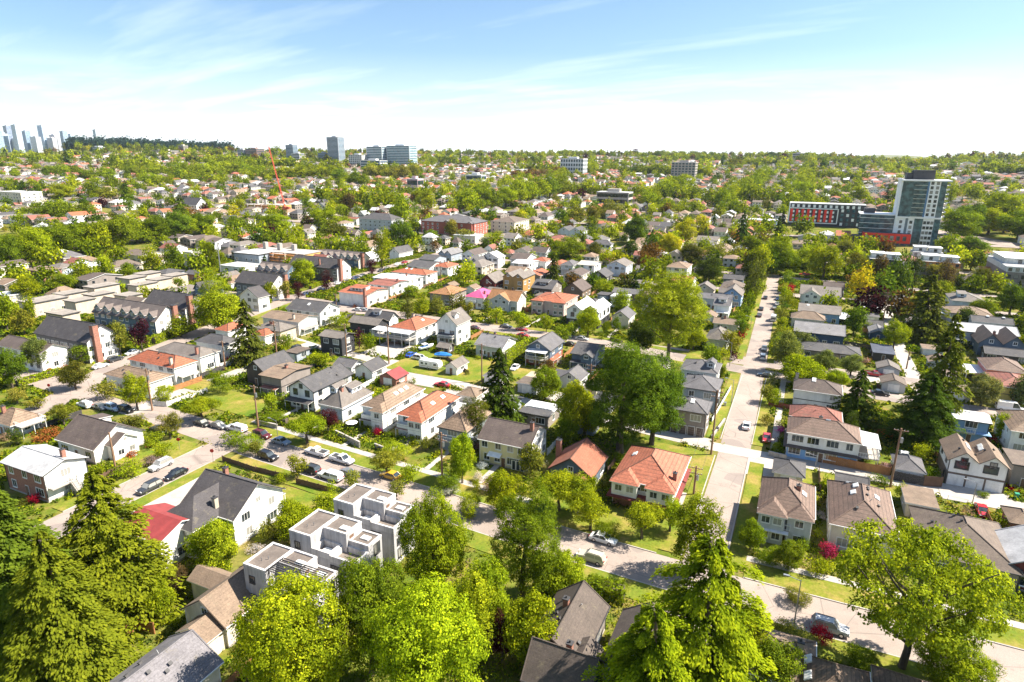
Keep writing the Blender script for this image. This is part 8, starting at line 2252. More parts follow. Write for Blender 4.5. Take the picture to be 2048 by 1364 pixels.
S.cycles.max_bounces = 5; S.cycles.diffuse_bounces = 3; S.cycles.glossy_bounces = 2; S.cycles.transmission_bounces = 3; S.cycles.transparent_max_bounces = 4; S.cycles.volume_bounces = 0
S.cycles.use_denoising = True; S.cycles.caustics_reflective = False; S.cycles.caustics_refractive = False

# ================================================================== ground and roads
def structure(o): return tag(o, kind='structure')
gb = MB(); rings = [0, 15, 40, 80, 140, 220, 320, 450, 600, 800, 1050, 1300, 1550, 1800, 2050, 2250, 2400, 2600, 2750, 2950, 3300, 4000, 6000, 12000]; nb = 240
gb.v = [(r*sin(2*pi*k/nb), r*cos(2*pi*k/nb), ter(r*sin(2*pi*k/nb), r*cos(2*pi*k/nb)) if r < 3300 else 64-(r-3300)*.012) for r in rings for k in range(nb)]
gb.f = [(i*nb+k, (i+1)*nb+k, (i+1)*nb+(k+1) % nb, i*nb+(k+1) % nb)[::-1] for i in range(len(rings)-1) for k in range(nb)]; gb.m = [0]*len(gb.f)
structure(gb.build('ground', ['ground']))
hb = MB()
for i in range(40):
 for j in range(2):
  t = [(25.5+(i+q)*.22) for q in (0, 1)]
  hh = [(60+50*sin(pi*min(1, max(0, (a-26)/7)))**.7 if 26 < a < 33 else 60) for a in t]
 p = [(9000*sin(radians(a)), 9000*cos(radians(a))) for a in t]; q = [(x*1.25, y*1.25) for x, y in p]
 hb.face([(*p[0], -60), (*p[1], -60), (*q[1], hh[1]), (*q[0], hh[0])])
structure(hb.build('hills', ['ground']))
ROADS = []; RECTS_ = []
def strip(name, pts, w, m, off=.02, closed_sides=0.0, fine=12.0):
 ROADS.append((pts, w))
 b = MB(); P = []
 for (u0, v0), (u1, v1) in zip(pts, pts[1:]):
  n = max(1, int(hypot(u1-u0, v1-v0)/fine))
  for i in range(n): P.append((u0+(u1-u0)*i/n, v0+(v1-v0)*i/n))
 P.append(pts[-1]); L = []; Rr = []
 for i, (u, v) in enumerate(P):
  a = P[max(0, i-1)]; c = P[min(len(P)-1, i+1)]; dx, dy = c[0]-a[0], c[1]-a[1]; l = hypot(dx, dy); nx, ny = -dy/l*w/2, dx/l*w/2
  for S_, sg in ((L, 1), (Rr, -1)):
   x, y = XY(u+sg*nx, v+sg*ny); R = hypot(x, y); S_.append((x, y, ter(x, y)+off+(0 if R < 440 else .25)))
 if closed_sides:
  b.slab([[Rr[i], Rr[i+1], L[i+1], L[i]] for i in range(len(P)-1)], closed_sides)
 else:
  b.v = Rr+L; n = len(P); b.f = [(i, i+1, n+i+1, n+i) for i in range(n-1)]; b.m = [0]*(n-1)
 return structure(b.build(name, [m]))
MAIN = [(-240, 101), (-150, 96.5), (-95, 91.8), (-40, 88), (0, 86.5), (60, 86.5), (170, 86.5)]
strip('main_street', MAIN, 8.2, 'asphalt', .020)
strip('side_street', [(-8, 60), (-8, 130), (-9, 200), (-11, 300), (-13, 374)], 6.4, 'asphalt', .026)
strip('cross_street', [(-110.5, 20), (-110.5, 94)], 7.6, 'asphalt', .024)
strip('left_street', [(-166, 40), (-168, 85), (-184, 116), (-192, 150), (-203, 205), (-209, 250), (-214, 316), (-214, 430), (-208, 700), (-208, 1100)], 8.2, 'asphalt', .029)
strip('middle_street', [(-230, 214), (-150, 208), (-100, 205), (-56, 204), (-14, 196), (20, 189), (60, 187.5), (150, 187)], 7.4, 'asphalt', .032)
strip('back_lane', [(-186, 168), (-146, 158), (-122, 155), (-98, 149), (-60, 143), (-13, 136.5), (22, 136), (60, 133.5), (140, 131)], 4.4, 'concrete', .035)
strip('left_lane', [(-146.5, 92), (-147, 160)], 4.6, 'concrete', .038)
strip('right_lane', [(35, 189), (34, 240), (35, 285), (36, 330)], 4.2, 'concrete', .041)
strip('upper_street', [(-230, 330), (-100, 372), (-14, 368), (90, 360)], 7.5, 'asphalt', .044)
strip('big_road', [(10, 720), (45, 650), (80, 628), (104, 600), (130, 560), (190, 480)], 20, 'asphalt', .047)
strip('hill_road', [(545, 1480), (560, 1750), (565, 2200)], 34, 'concrete', .6, fine=40)
for k, vs in enumerate(FARSTREETS_V[1:9]): strip('far_road', [(-900, vs), (900, vs)], 9, 'asphalt', .05, fine=40)
for k, us in enumerate((-405, 170, -600, 360)): strip('far_road', [(us, 430), (us, 1500)], 9, 'asphalt', .06, fine=40)
def off(pts, d): return [(u, v+d) for u, v in pts]
NS = [(-139, 95.8), (-115, 93.6), (-95, 91.8), (-40, 88), (-15.5, 87.1)]
strip('verge', off(NS[1:], 6.3), 4.0, 'lawn', .12, .16); strip('pavement', off(NS[1:], 9.2), 1.7, 'concrete', .135, .16); strip('kerb', off(NS[1:], 4.2), .2, 'concrete', .14, .2)
E1 = [(-2, 86.5), (60, 86.5), (110, 86.5)]
strip('verge', off(E1, 6.6), 4.4, 'lawn', .12, .16); strip('pavement', off(E1, 9.6), 1.5, 'concrete', .139, .16); strip('kerb', off(E1, 4.25), .2, 'concrete', .14, .2)
SS = [(-104.5, 92.4), (-95, 91.8), (-40, 88), (0, 86.5), (60, 86.5), (110, 86.5)]
strip('verge', off(SS, -6.4), 4.2, 'lawn', .12, .16); strip('kerb', off(SS, -4.2), .2, 'concrete', .14, .2)
WS = [(-157, 97), (-149.8, 96.5)]
strip('verge', [(-164, 102), (-150.5, 101)], 6.5, 'lawn', .12, .16)
for sg in (-1, 1):
 strip('verge', [(-110.5+sg*5.6, 58), (-110.5+sg*5.6, 85-2*sg)], 3.0, 'lawn', .131, .16); strip('kerb', [(-110.5+sg*3.95, 58), (-110.5+sg*3.95, 86-2*sg)], .2, 'concrete', .14, .2)
 strip('verge', [(-8+sg*4.9, 92.5), (-8+sg*4.9, 132)], 2.8, 'lawn', .128, .16); strip('verge', [(-8.6+sg*4.9, 141), (-8.6+sg*4.9, 190)], 2.8, 'lawn', .124, .16); strip('verge', [(-9.4+sg*4.6, 206), (-11.6+sg*4.6, 362)], 2.0, 'lawn', .12, .16)
 strip('pavement', [(-9.3+sg*9.0, 141), (-9.3+sg*9.0, 190)], 1.5, 'concrete', .135, .16)
 for a, c in (((92.5, 132)), ((141, 190))): strip('kerb', [(-8.3+sg*3.35, a), (-8.3+sg*3.35, c)], .2, 'concrete', .14, .2)
for dv in (-1, 1): strip('verge', off([(-98, 205), (-56, 204), (-16, 196.5)], dv*5.7), 3.2, 'lawn', .12, .16)
for sg in (-1, 1): strip('verge', [(-196+sg*7, 160), (-203+sg*6.5, 205)], 3.5, 'lawn', .12, .16)
def patch(name, u0, u1, v0, v1, m='concrete', off_=.05):
 RECTS_.append((u0, u1, v0, v1))
 b = MB(); b.face([(*XY(u, v), off_) for u, v in ((u0, v0), (u1, v0), (u1, v1), (u0, v1))]); return structure(b.build(name, [m]))
for i, (u0, u1, v0, v1) in enumerate([(-24, -13.2, 136, 140.2), (-20, -11, 108, 113), (-104, -92, 60, 80), (-113, -100, 145, 157), (-144, -138, 143, 152), (-100, -88, 141, 148), (-84, -70, 128, 142), (30, 42, 132, 139), (-5, 1.5, 126, 134), (22, 28, 200, 208), (-152, -147, 103, 110), (-126, -113, 158, 172), (-57, -48, 146, 153), (24, 32, 262, 270)]):
 patch('driveway', u0, u1, v0, v1, 'concrete', .052+.004*i)
for i, (u0, u1, v0, v1) in enumerate([(-110, -78, 149, 170), (-126, -116, 74, 88), (-30, -14, 120, 133), (-150, -140, 111, 118), (-88, -75, 66, 82), (24, 32, 272, 288), (-58, -45, 96, 106), (-140, -117, 104, 115), (-40, -13.5, 92.5, 102), (4, 24, 127, 133), (-75, -62, 158, 170), (-30, -17, 196, 210), (-168, -150, 152, 160)]):
 patch('lawn', u0, u1, v0, v1, 'lawn', .110+.004*i)

for k, h_ in enumerate(HOUSES):
 u, v, w, d = h_[3:7]
 if h_[1] == 'house' and -130 < u < -44 and 112 < v < 130: patch('garden_path', u-w*.12-.6, u-w*.12+.6, 99.5-.04*(u+60), v-d/2-.1, 'concrete', .175+.002*(k % 9))
 if h_[1] == 'house' and (195 < v < 250 and -130 < u < -50) : patch('garden_path', u-.6, u+.6, 211, v-d/2-.1, 'concrete', .175+.002*(k % 9))
UNDER = -.55
# ================================================================== what stands on it
for h_ in HOUSES:
 nm, cat, label, u, v, w, d, ev, kind, rise, rc, wc, ex, grp, lod = h_
 house(nm, cat, label, u, v, w, d, ev, kind, rise, rc, wc, ex, grp, lod)
GRP = dict(S='garden shrubs and bushes', O='small street trees', F='tall conifers', P='columnar trees')
for t_ in TREES: tree(*t_[:6], lab(t_[6], ('' if t_[0] == 'S' or t_[4] <= 8 else 'big ')+COLW[t_[5]]+' '+SPW[t_[0]]), t_[7], GRP.get(t_[0]))
for c_ in CARS: car(*c_, 'cars parked along the streets and lanes')
PO = [utility_pole(*p) for p in POLES]
for l_ in LAMPS: lamp_post(*l_)
for f_ in FENCES: fence(*f_)
for h_ in HEDGES: hedge(*h_)
for k, h_ in enumerate(HOUSES[:len(LMS)]):          # side fences of the back gardens
 nm, cat, label, u, v, w, d = h_[:7]
 if cat != 'house' or h_[14] > 1 or nm == 'row_house': continue
 c = ('brown', 'cedar', 'dark', 'cedar', 'white')[k % 5]; uf = u+w/2+.9; a, b_ = v+d/2-1, v+d/2+8.5
 bad = any(abs(uf-q[3]) < q[5]/2+.25 and a-.3 < q[4]+q[6]/2 and b_+.3 > q[4]-q[6]/2 for q in HOUSES)
 for pts, rw in ROADS:
  for (p0, p1), (q0, q1) in zip(pts, pts[1:]):
   for s_ in range(9):
    vv = a+(b_-a)*s_/8; L2 = (q0-p0)**2+(q1-p1)**2+1e-9; t = min(1, max(0, ((uf-p0)*(q0-p0)+(vv-p1)*(q1-p1))/L2)); bad |= hypot(uf-p0-t*(q0-p0), vv-p1-t*(q1-p1)) < rw/2+.3
 if not bad: fence(uf, a, uf, b_, 1.6, c, {'brown': 'brown', 'cedar': 'orange cedar', 'dark': 'dark', 'white': 'white'}[c]+' garden fence behind the '+LMS[k])
for i, j, wl in WIRES:
 for k, dx in enumerate((-1.1, 1.1)):
  a, b = POLES[i], POLES[j]; ca, sa = cos(-TH), sin(-TH)
  A, B = XY(a[0], a[1]), XY(b[0], b[1]); z0 = a[2]-.2-1.1*k*.5; z1 = b[2]-.2-1.1*k*.5
  wire((A[0]+dx*ca, A[1]+dx*sa, z0+ter(*A)), (B[0]+dx*ca, B[1]+dx*sa, z1+ter(*B)), wl+(', outer' if k else ', inner'))

# ------------------------------------------------------------------ low planting that fills the yards (nobody could count it)
RECTS = RECTS_
def undergrowth():
 rg = np.random.default_rng(21); n = 300000; u = rg.uniform(-360, 110, n); v = 36+(rg.uniform(0, 1, n)**1.25)*390
 x = u*cos(TH)+v*sin(TH); y = -u*sin(TH)+v*cos(TH); ok = (y > 40) & (np.abs(x) < y*.86+12)
 for h_ in HOUSES: ok &= ~((np.abs(u-h_[3]) < h_[5]/2+.5) & (np.abs(v-h_[4]) < h_[6]/2+.5))
 for c_ in CONDOS: ok &= ~((np.abs(u-c_[0]) < c_[2]/2+.3) & (np.abs(v-c_[1]) < c_[3]/2+.3))
 for u0, u1, v0, v1 in RECTS: ok &= ~((u > u0) & (u < u1) & (v > v0) & (v < v1))
 for pts, w in ROADS:
  for (a, b), (c, d) in zip(pts, pts[1:]):
   L2 = (c-a)**2+(d-b)**2+1e-9; t = np.clip(((u-a)*(c-a)+(v-b)*(d-b))/L2, 0, 1); ok &= np.hypot(u-a-t*(c-a), v-b-t*(d-b)) > w/2+.35
 nz = np.sin(u*.21+1.3*np.sin(v*.13))+np.sin(v*.27+1.7*np.sin(u*.11+2))+.7*np.sin(u*.53+v*.41)+.6*np.sin(u*1.1-v*.9)
 ok &= nz+rg.normal(size=n)*.5 > UNDER; u, v, x, y, nz = u[ok], v[ok], x[ok], y[ok], nz[ok]
 far = np.hypot(x, y); hgt = rg.uniform(.25, 1.25, len(u))*np.clip(.5+nz*.5, .5, 1.6); kind = ((np.floor(u/5.3)*7+np.floor(v/6.1)*13+rg.integers(0, 2, len(u))) % 5).astype(int)
 zt = np.array([ter(a, b) for a, b in zip(x, y)])
 for k, col in enumerate(('lime', 'green', 'greenb', 'olive', 'darkg')):
  m = kind == k; per = 10; c = np.stack([x[m], y[m], zt[m]], 1); h = hgt[m]; c = np.repeat(c, per, 0); hh = np.repeat(h, per); N_ = len(c)
  dd = rg.normal(size=(N_, 3)); dd /= np.linalg.norm(dd, axis=1, keepdims=True); dd[:, 2] = np.abs(dd[:, 2]); c = c+dd*np.stack([hh*.9, hh*.9, hh], 1)
  s_ = np.repeat(np.clip(far[m]/420, .22, .75), per)*rg.uniform(.7, 1.3, N_)
  tag(link('undergrowth', leaf_mesh('undergrowth', c, dd+rg.normal(size=(N_, 3))*.45, s_, rg.uniform(.1, .9, N_)), col=LF[col]), 'low garden planting and shrubbery between the houses', None, None, 'stuff')
undergrowth()

# ------------------------------------------------------------------ the three concrete condos
def condo(u, v, w, d, h, label, pergola=False):
 R = root('concrete_house', u, v, label, 'house', 'white concrete flat roofed houses'); W_, D_ = w/2, d/2
 X = lambda t: -W_+w*t; Y = lambda t: -D_+d*t; hi, mid, lo = h, h-1.3, h-2.7
 tiers = [('wall', 0, .34, 0, 1, hi), ('wall', .34, .70, .42, 1, hi-.004), ('wall', .70, 1, .50, 1, mid), ('wall', .34, .62, 0, .42, lo), ('wall', .62, 1, 0, .50, lo-.3)]
 for n, (nm, a, b_, c, e, z) in enumerate(tiers):
  b = MB(); b.box(X(a), X(b_), Y(c), Y(e), -.3, z-.25); wl = b.build(nm, ['concretewall'], R, (.47,.46,.47))
  b = MB(); b.box(X(a)+.28, X(b_)-.28, Y(c)+.28, Y(e)-.28, z-.25, z-.18); b.build('roof', ['flat'], R, (.165,.135,.115) if n < 3 else (.21,.175,.15))
  b = MB(); t = .28; x0, x1, y0, y1 = X(a), X(b_), Y(c), Y(e); hp = z if n < 3 else z+.75
  b.box(x0-.03, x1+.03, y0-.03, y0+t, z-.25, hp); b.box(x0-.03, x1+.03, y1-t, y1+.03, z-.25, hp); b.box(x0-.03, x0+t, y0+t, y1-t, z-.25, hp+.003); b.box(x1-t, x1+.03, y0+t, y1-t, z-.25, hp+.003); b.build('parapet', ['concretewall'], R, (.62,.60,.59))
 sky_mesh()
 for a, c, z in ((.60, .62, hi), (.86, .75, mid), (.48, .24, lo)): link('skylight', WM['sky'], R, loc=(X(a), Y(c), z-.12), rz=1.57)
 for a, c in ((.15, .3), (.2, .42)): link('vent_pipe', WM['pipe'], R, loc=(X(a), Y(c), hi-.2))
 for sd, p, z, ww, hh in (('f', X(.12), h-2.6, .8, .9), ('f', X(.7), h-4.4, 1.6, .6), ('f', X(.5), 1.2, 1.0, 1.0), ('f', X(.12), 3.6, .8, .8), ('r', Y(.75), h-3.6, .6, 1.6), ('r', Y(.85), h-3.6, .6, 1.6), ('r', Y(.3), h-5.6, 1.8, 1.0), ('r', Y(.7), h-6.6, 1.8, 1.4), ('r', Y(.3), 1.0, 1.6, 1.5), ('l', 0, 4, 1, 1)): add_window(R, sd, p, z, ww, hh, W_, D_, True, False)
 b = MB(); b.box(X(.70)-.02, X(.70)+.06, Y(.54), Y(.68), lo-.2, lo+1.9); b.build('door', ['door'], R)
 if pergola:
  z = hi+.1; pg = MB()
  for k in range(9): y = Y(.02)+(Y(.56)-Y(.02))*k/8; pg.box(X(.36), X(1.04), y-.04, y+.04, z, z+.12)
  for x in (X(.36), X(.7), X(1.03)): pg.box(x-.05, x+.05, Y(.02), Y(.56), z-.13, z-.005)
  for x in (X(.38), X(1.0)):
   for y in (Y(.04), Y(.54)): pg.box(x-.06, x+.06, y-.06, y+.06, lo, z-.13)
  pg.build('pergola', ['darktrim'], R)
for q in CONDOS: condo(*q)

# ------------------------------------------------------------------ tall and large far buildings
def bands(name, u, v, w, d, h, label, cat, wall, glass, floors, z=None, style='strip', group=None, rz=0, roofc='palegreyroof'):
 """a block of storeys: body, one glazing band and slab edge per storey, roof plant"""
 R = root(name, u, v, label, cat, group, rz, z); W_, D_ = w/2, d/2; fh = h/floors
 b = MB(); b.box(-W_, W_, -D_, D_, -2, h); b.build('wall', ['plain'], R, wall)
 for k in range(floors):
  z0 = k*fh+fh*.22; b = MB()
  if style == 'strip': b.box(-W_*.94, W_*.94, -D_-.06, D_+.06, z0, z0+fh*.62); b.box(-W_-.06, W_+.06, -D_*.94, D_*.94, z0, z0+fh*.62)
  else:
   n = max(2, int(w/5)); m_ = max(2, int(d/5))
   for i in range(n): x = -W_+w*(i+.5)/n; b.box(x-w/n*.32, x+w/n*.32, -D_-.06, D_+.06, z0, z0+fh*.6)
   for i in range(m_): y = -D_+d*(i+.5)/m_; b.box(-W_-.06, W_+.06, y-d/m_*.32, y+d/m_*.32, z0, z0+fh*.6)
  b.build('window_band', ['curtain'], R, glass)
 b = MB(); b.box(-W_-.2, W_+.2, -D_-.2, D_+.2, h, h+.6); b.build('roof', ['flat'], R, C[roofc])
 b = MB(); b.box(-W_*.4, W_*.35, -D_*.4, D_*.4, h+.6, h+3.6); b.build('roof_plant', ['plain'], R, wall); return R
for q in BLOCKS: bands(*q)

def tower(u, v):
 R = root('apartment_tower', u, v, 'glass and white apartment tower with two facade grids rising over the red block', 'tower'); w, d, h, hl = 27.0, 20.0, 45.0, 19.0; fh = 3.2
 b = MB(); b.box(0, w, 0, d, -1, h); b.build('core', ['plain'], R, (.20,.24,.26))
 b = MB(); b.box(.6, w*.58, -.25, -.02, hl+.8, h-.9); b.build('curtain_wall', ['curtain'], R, (1.5, 1.6, 1.75))
 b = MB(); b.box(w*.86, w-.2, -.25, -.02, hl+.8, h-.9); b.build('curtain_wall', ['curtain'], R, (1.5, 1.6, 1.75))
 b = MB(); b.box(w*.58, w*.62, -.3, -.02, hl+.8, h-.9); b.build('blue_fin', ['plain'], R, (.10,.22,.40))
 b = MB(); b.box(w*.62, w*.86, -.35, -.02, hl+.8, h-.9); b.build('white_panel', ['whitebright'], R)
 b = MB(); b.box(-.6, .6, -.5, d, -1, h+.6); b.build('white_fin', ['whitebright'], R)
 b = MB(); b.box(-1, w+2.5, -1.4, d, h-.9, h+.1); b.build('roof_slab', ['whitebright'], R)
 b = MB(); b.box(-.6, w+.4, -1.1, d, hl-.3, hl+.8); b.build('mid_slab', ['whitebright'], R)
 b = MB(); b.box(w*.02, w*.22, -.35, -.02, 0, hl-.3); b.box(w*.28, w*.42, -.33, -.02, 0, hl-.3); b.box(w*.62, w*.86, -.35, -.02, 0, hl-.3); b.build('lower_panel', ['whitebright'], R)
 b = MB(); b.box(w*.43, w*.61, -.2, -.02, 0, hl-.3); b.box(w*.87, w-.1, -.2, -.02, 0, hl-.3); b.build('lower_curtain_wall', ['curtain'], R, (1.5, 1.6, 1.75))
 f = window_mesh(1.5, 1.7, True, True)[0]
 for k in range(8):
  for x in (.68, .80): link('window', f, R, loc=(w*x, -.36, hl+1.8+3.05*k))
 for k in range(5):
  for x in (.12, .35, .66, .74, .82): link('window', f, R, loc=(w*x, -.36, 1.2+3.5*k))
 for k in range(8):
  b = MB(); z = hl+1.2+3.05*k; b.box(w*.30, w*.575, -1.5, -.26, z-.2, z); b.box(w*.30, w*.575, -1.55, -1.48, z, z+1.0, 1); b.build('balcony', ['whitebright', 'curtain'], R, (1.5, 1.5, 1.6))
  b = MB(); b.box(w, w+2.2, d*.1, d*.6, z-.2, z); b.box(w+2.15, w+2.25, d*.1, d*.6, z, z+1.0, 1); b.build('balcony', ['whitebright', 'curtain'], R, (1.5, 1.5, 1.6))
 b = MB(); b.box(w*.25, w*.72, d*.2, d*.8, h+.1, h+6.5); b.box(w*.1, w*.25, d*.3, d*.8, h+.1, h+4.5); b.build('penthouse', ['plain'], R, (.05,.05,.055))
 b = MB(); b.tube((w*.4,d*.5,h+6.5), (w*.4,d*.5,h+11), .12, .06, 5); b.build('mast', ['steel'], R)
 # low glass wing
 b = MB(); b.box(-22, -.6, 2, d, -1, 20); b.build('wing', ['curtain'], R, (1.4, 1.5, 1.65))
 for k in range(5): b = MB(); b.box(-22.4, -.6, 1.2, 2.1, 3.6*k+3.2, 3.6*k+3.5); b.box(-22.3, -.6, 1.15, 1.22, 3.6*k+3.5, 3.6*k+4.4, 1); b.build('wing_balcony', ['whitebright', 'curtain'], R, (1.3, 1.4, 1.5))
 b = MB(); b.box(-23, -.6, 1, d, 20, 20.7); b.build('wing_roof', ['whitebright'], R)
 b = MB(); b.box(-20, -13, 8, 15, 20.7, 24); b.build('stair_box', ['plain'], R, (.06,.06,.065))
tower(*TOWER)
def red_block(u, v):
 R = root('red_block', u, v, 'bright red cube shaped storefront block at the foot of the glass tower', 'building'); b = MB(); b.box(-15, 15, 0, 12, -1, 8.2); b.build('wall', ['redpaint'], R)
 b = MB(); b.box(-22, -15, 1, 12, -1, 5.5); b.build('side_block', ['plain'], R, (.06,.065,.07))
 b = MB(); b.box(-15.2, 15.2, -.2, 12, -.9, 1.6); b.build('base', ['plain'], R, (.10,.10,.11))
 for k in range(7): b = MB(); x = -12.2+3.9*k; b.box(x-1.1, x+1.1, -.09, .02, 3.4, 6.6); b.build('window', ['glass'], R)
 b = MB(); b.box(-14.6, 14.6, .4, 11.6, 8.2, 8.3); b.build('roof', ['flat'], R, C['slate'])
red_block(*REDBLOCK)
def checker_block(u, v, w):
 R = root('apartment_block', u, v, 'long low dark apartment block with red and white balcony panels in a white frame', 'apartment block'); d, h = 16, 18.5
 b = MB(); b.box(0, w, 0, d, -1, h); b.build('wall', ['plain'], R, (.05,.048,.055))
 b = MB(); q = w*.66
 for x0, x1, z0, z1 in ((0, q, h*.78, h*.82), (0, q, h*.13, h*.17), (-.4, .5, h*.13, h), (q-.8, q, h*.13, h*.82)): b.box(x0, x1, -1.0, 0, z0, z1)
 b.build('white_frame', ['whitebright'], R)
 rn = random.Random(3); n = 8
 for k in range(n):
  x = 1.5+(q-3)*k/n
  for fl in range(3):
   z = h*.19+fl*h*.195; cw = (q-3)/n*.62; b = MB(); b.box(x-cw*.2, x+cw*.55, -.5, 0, z, z+h*.185); b.build('red_panel', ['redpaint'], R)
   b = MB(); b.box(x+cw*.5, x+cw, -.55, 0, z+h*.02, z+h*.12); b.build('balcony_panel', ['whitebright'], R)
 for k in range(13): b = MB(); x = 1.5+(w-3)*k/13; b.box(x, x+w/13*.45, -.25, 0, h*.84, h*.97); b.build('top_panel', ['whitebright'], R)
 for k in range(4):
  for fl in range(4): b = MB(); x = q+2+(w-q-3)*k/4; z = h*.08+fl*h*.20; b.box(x, x+2.0, -.3, 0, z, z+h*.13); b.build('window_panel', ['curtain' if (k+fl) % 3 else 'whitebright'], R, (2, 2, 2))
 b = MB(); b.box(-.5, w+.3, -.5, d, h, h+.6); b.build('roof', ['flat'], R, C['palegreyroof'])
checker_block(*CHECKER)
def crane(u, v, tip):
 R = root('tower_crane', u, v, 'red lattice crane jib raised above the construction site', 'crane'); b = MB(); H = 14
 for sx in (-1, 1):
  for sy in (-1, 1): b.tube((sx,sy,0), (sx,sy,H), .3, .3, 4)
 for k in range(7): z = H*k/7; b.tube((-1,-1,z), (1,-1,z+2), .12, .12, 4); b.tube((1,-1,z), (-1,-1,z+2), .12, .12, 4); b.tube((-1,1,z), (-1,-1,z+2), .12, .12, 4); b.tube((1,1,z), (1,-1,z+2), .12, .12, 4)
 b.build('mast', ['timber'], R); b = MB(); b.box(-1.6, 1.6, -1.6, 1.6, H, H+2.6); b.box(1.2, 5, -1, 1, H+.6, H+2.4); b.build('cab', ['crane'], R)
 b = MB(); T = Vector(tip)-Vector((0, 0, H+2.4)); n = 14
 for o_ in ((0,.7,.6), (0,-.7,.6), (0,0,-.6)):
  b.tube((o_[0],o_[1],H+2.4+o_[2]), (tip[0]+o_[0]*.3, tip[1]+o_[1]*.3, tip[2]+o_[2]*.3), .26, .2, 4)
 for k in range(n):
  p0 = Vector((0,.7,H+3.0))+T*(k/n); p1 = Vector((0,-.7,H+3.0))+T*((k+.5)/n); p2 = Vector((0,0,H+1.8))+T*((k+1)/n); b.tube(p0, p1, .16, .16, 4); b.tube(p1, p2, .16, .16, 4); b.tube(p0, p2, .16, .16, 4)
 b.build('jib', ['crane'], R)
crane(*CRANE)
def building_site(u, v, label):
 R = root('building_site', u, v, label, 'building'); rn = random.Random(2)
 for k, (x0, x1, y0, y1, z) in enumerate(((-22, 22, -9, 9, 4), (-20, 10, -8, 9, 7.5), (2, 22, -6, 9, 8))): b = MB(); b.box(x0, x1, y0, y1, z-4-(0 if k else .5), z-.3); b.build('storey', ['timber' if k else 'concretewall'], R, (.5,.45,.38)); b = MB(); b.box(x0-.3, x1+.3, y0-.3, y1+.3, z-.3, z); b.build('floor_slab', ['concrete'], R)
 for k in range(10): b = MB(); x = -20+4.4*k; b.box(x-.4, x+.4, -9.3, -8.5, -.5, 8.5 if k % 2 else 6); b.build('column', ['concrete'], R)
 for k in range(4): b = MB(); z = 1.8+1.9*k; b.box(-4, 23, -10.6, -9.6, z, z+.15); [b.tube((-4+3*i,-10.6,-.5), (-4+3*i,-10.6,9), .07, .07, 4) for i in range(10)] if k == 0 else None; b.box(-4, 23, -10.65, -10.58, z+.9, z+1.05); b.build('scaffold', ['orangewood'], R)
 for k in range(3): b = MB(); x = -16+11*k; b.box(x, x+2.2, 2, 4.2, 7.4, 11.5); b.build('lift_shaft', ['concrete'], R)
for q in SITES: building_site(*q)
def terrace_roofs(u, v, label, col, w=17, d=13, h=7):
 R = root('mixed_use_block', u, v, label, 'building'); b = MB(); b.box(-w/2, w/2, -d/2, d/2, -1, h-2.6); b.build('wall', ['plain'], R, C['taupe']); b = MB(); b.box(-w/2-.1, w/2+.1, -d/2-.1, d/2+.1, h-2.6, h); b.build('upper_wall', [col], R, (.62,.62,.60))
 for k, (x, y) in enumerate(((-.24, .1), (.24, -.05))): b = MB(); b.box(w*x-w*.21, w*x+w*.21, d*y-d*.3, d*y+d*.3, h, h+2.7); pt_ = b.build('penthouse', ['plain'], R, (.66,.66,.62)); b = MB(); b.box(w*x-w*.23, w*x+w*.23, d*y-d*.33, d*y+d*.33, h+2.7, h+3.0); b.build('penthouse_roof', ['whitebright'], pt_); link('window', window_mesh(1.4, 1.5, True, True)[0], pt_, loc=(w*x, d*y-d*.3, h+.5))
 n = int(w/3)
 for k in range(n): link('window', window_mesh(1.3, 1.4, True, True)[0], R, loc=(-w/2+w*(k+.5)/n, -d/2-.1, h-2.0)); link('window', window_mesh(1.6, 1.6, True, True)[0], R, loc=(-w/2+w*(k+.5)/n, -d/2, h-5.6))
 b = MB(); rail(b, -w/2, -d/2-.05, w/2, -d/2-.05, h); b.build('railing', ['steel'], R); b = MB(); b.box(-w/2, w/2, -d/2, d/2, h, h+.06); b.build('deck', ['flat'], R, C['palegreyroof'])
for q in MIXED: terrace_roofs(*q)

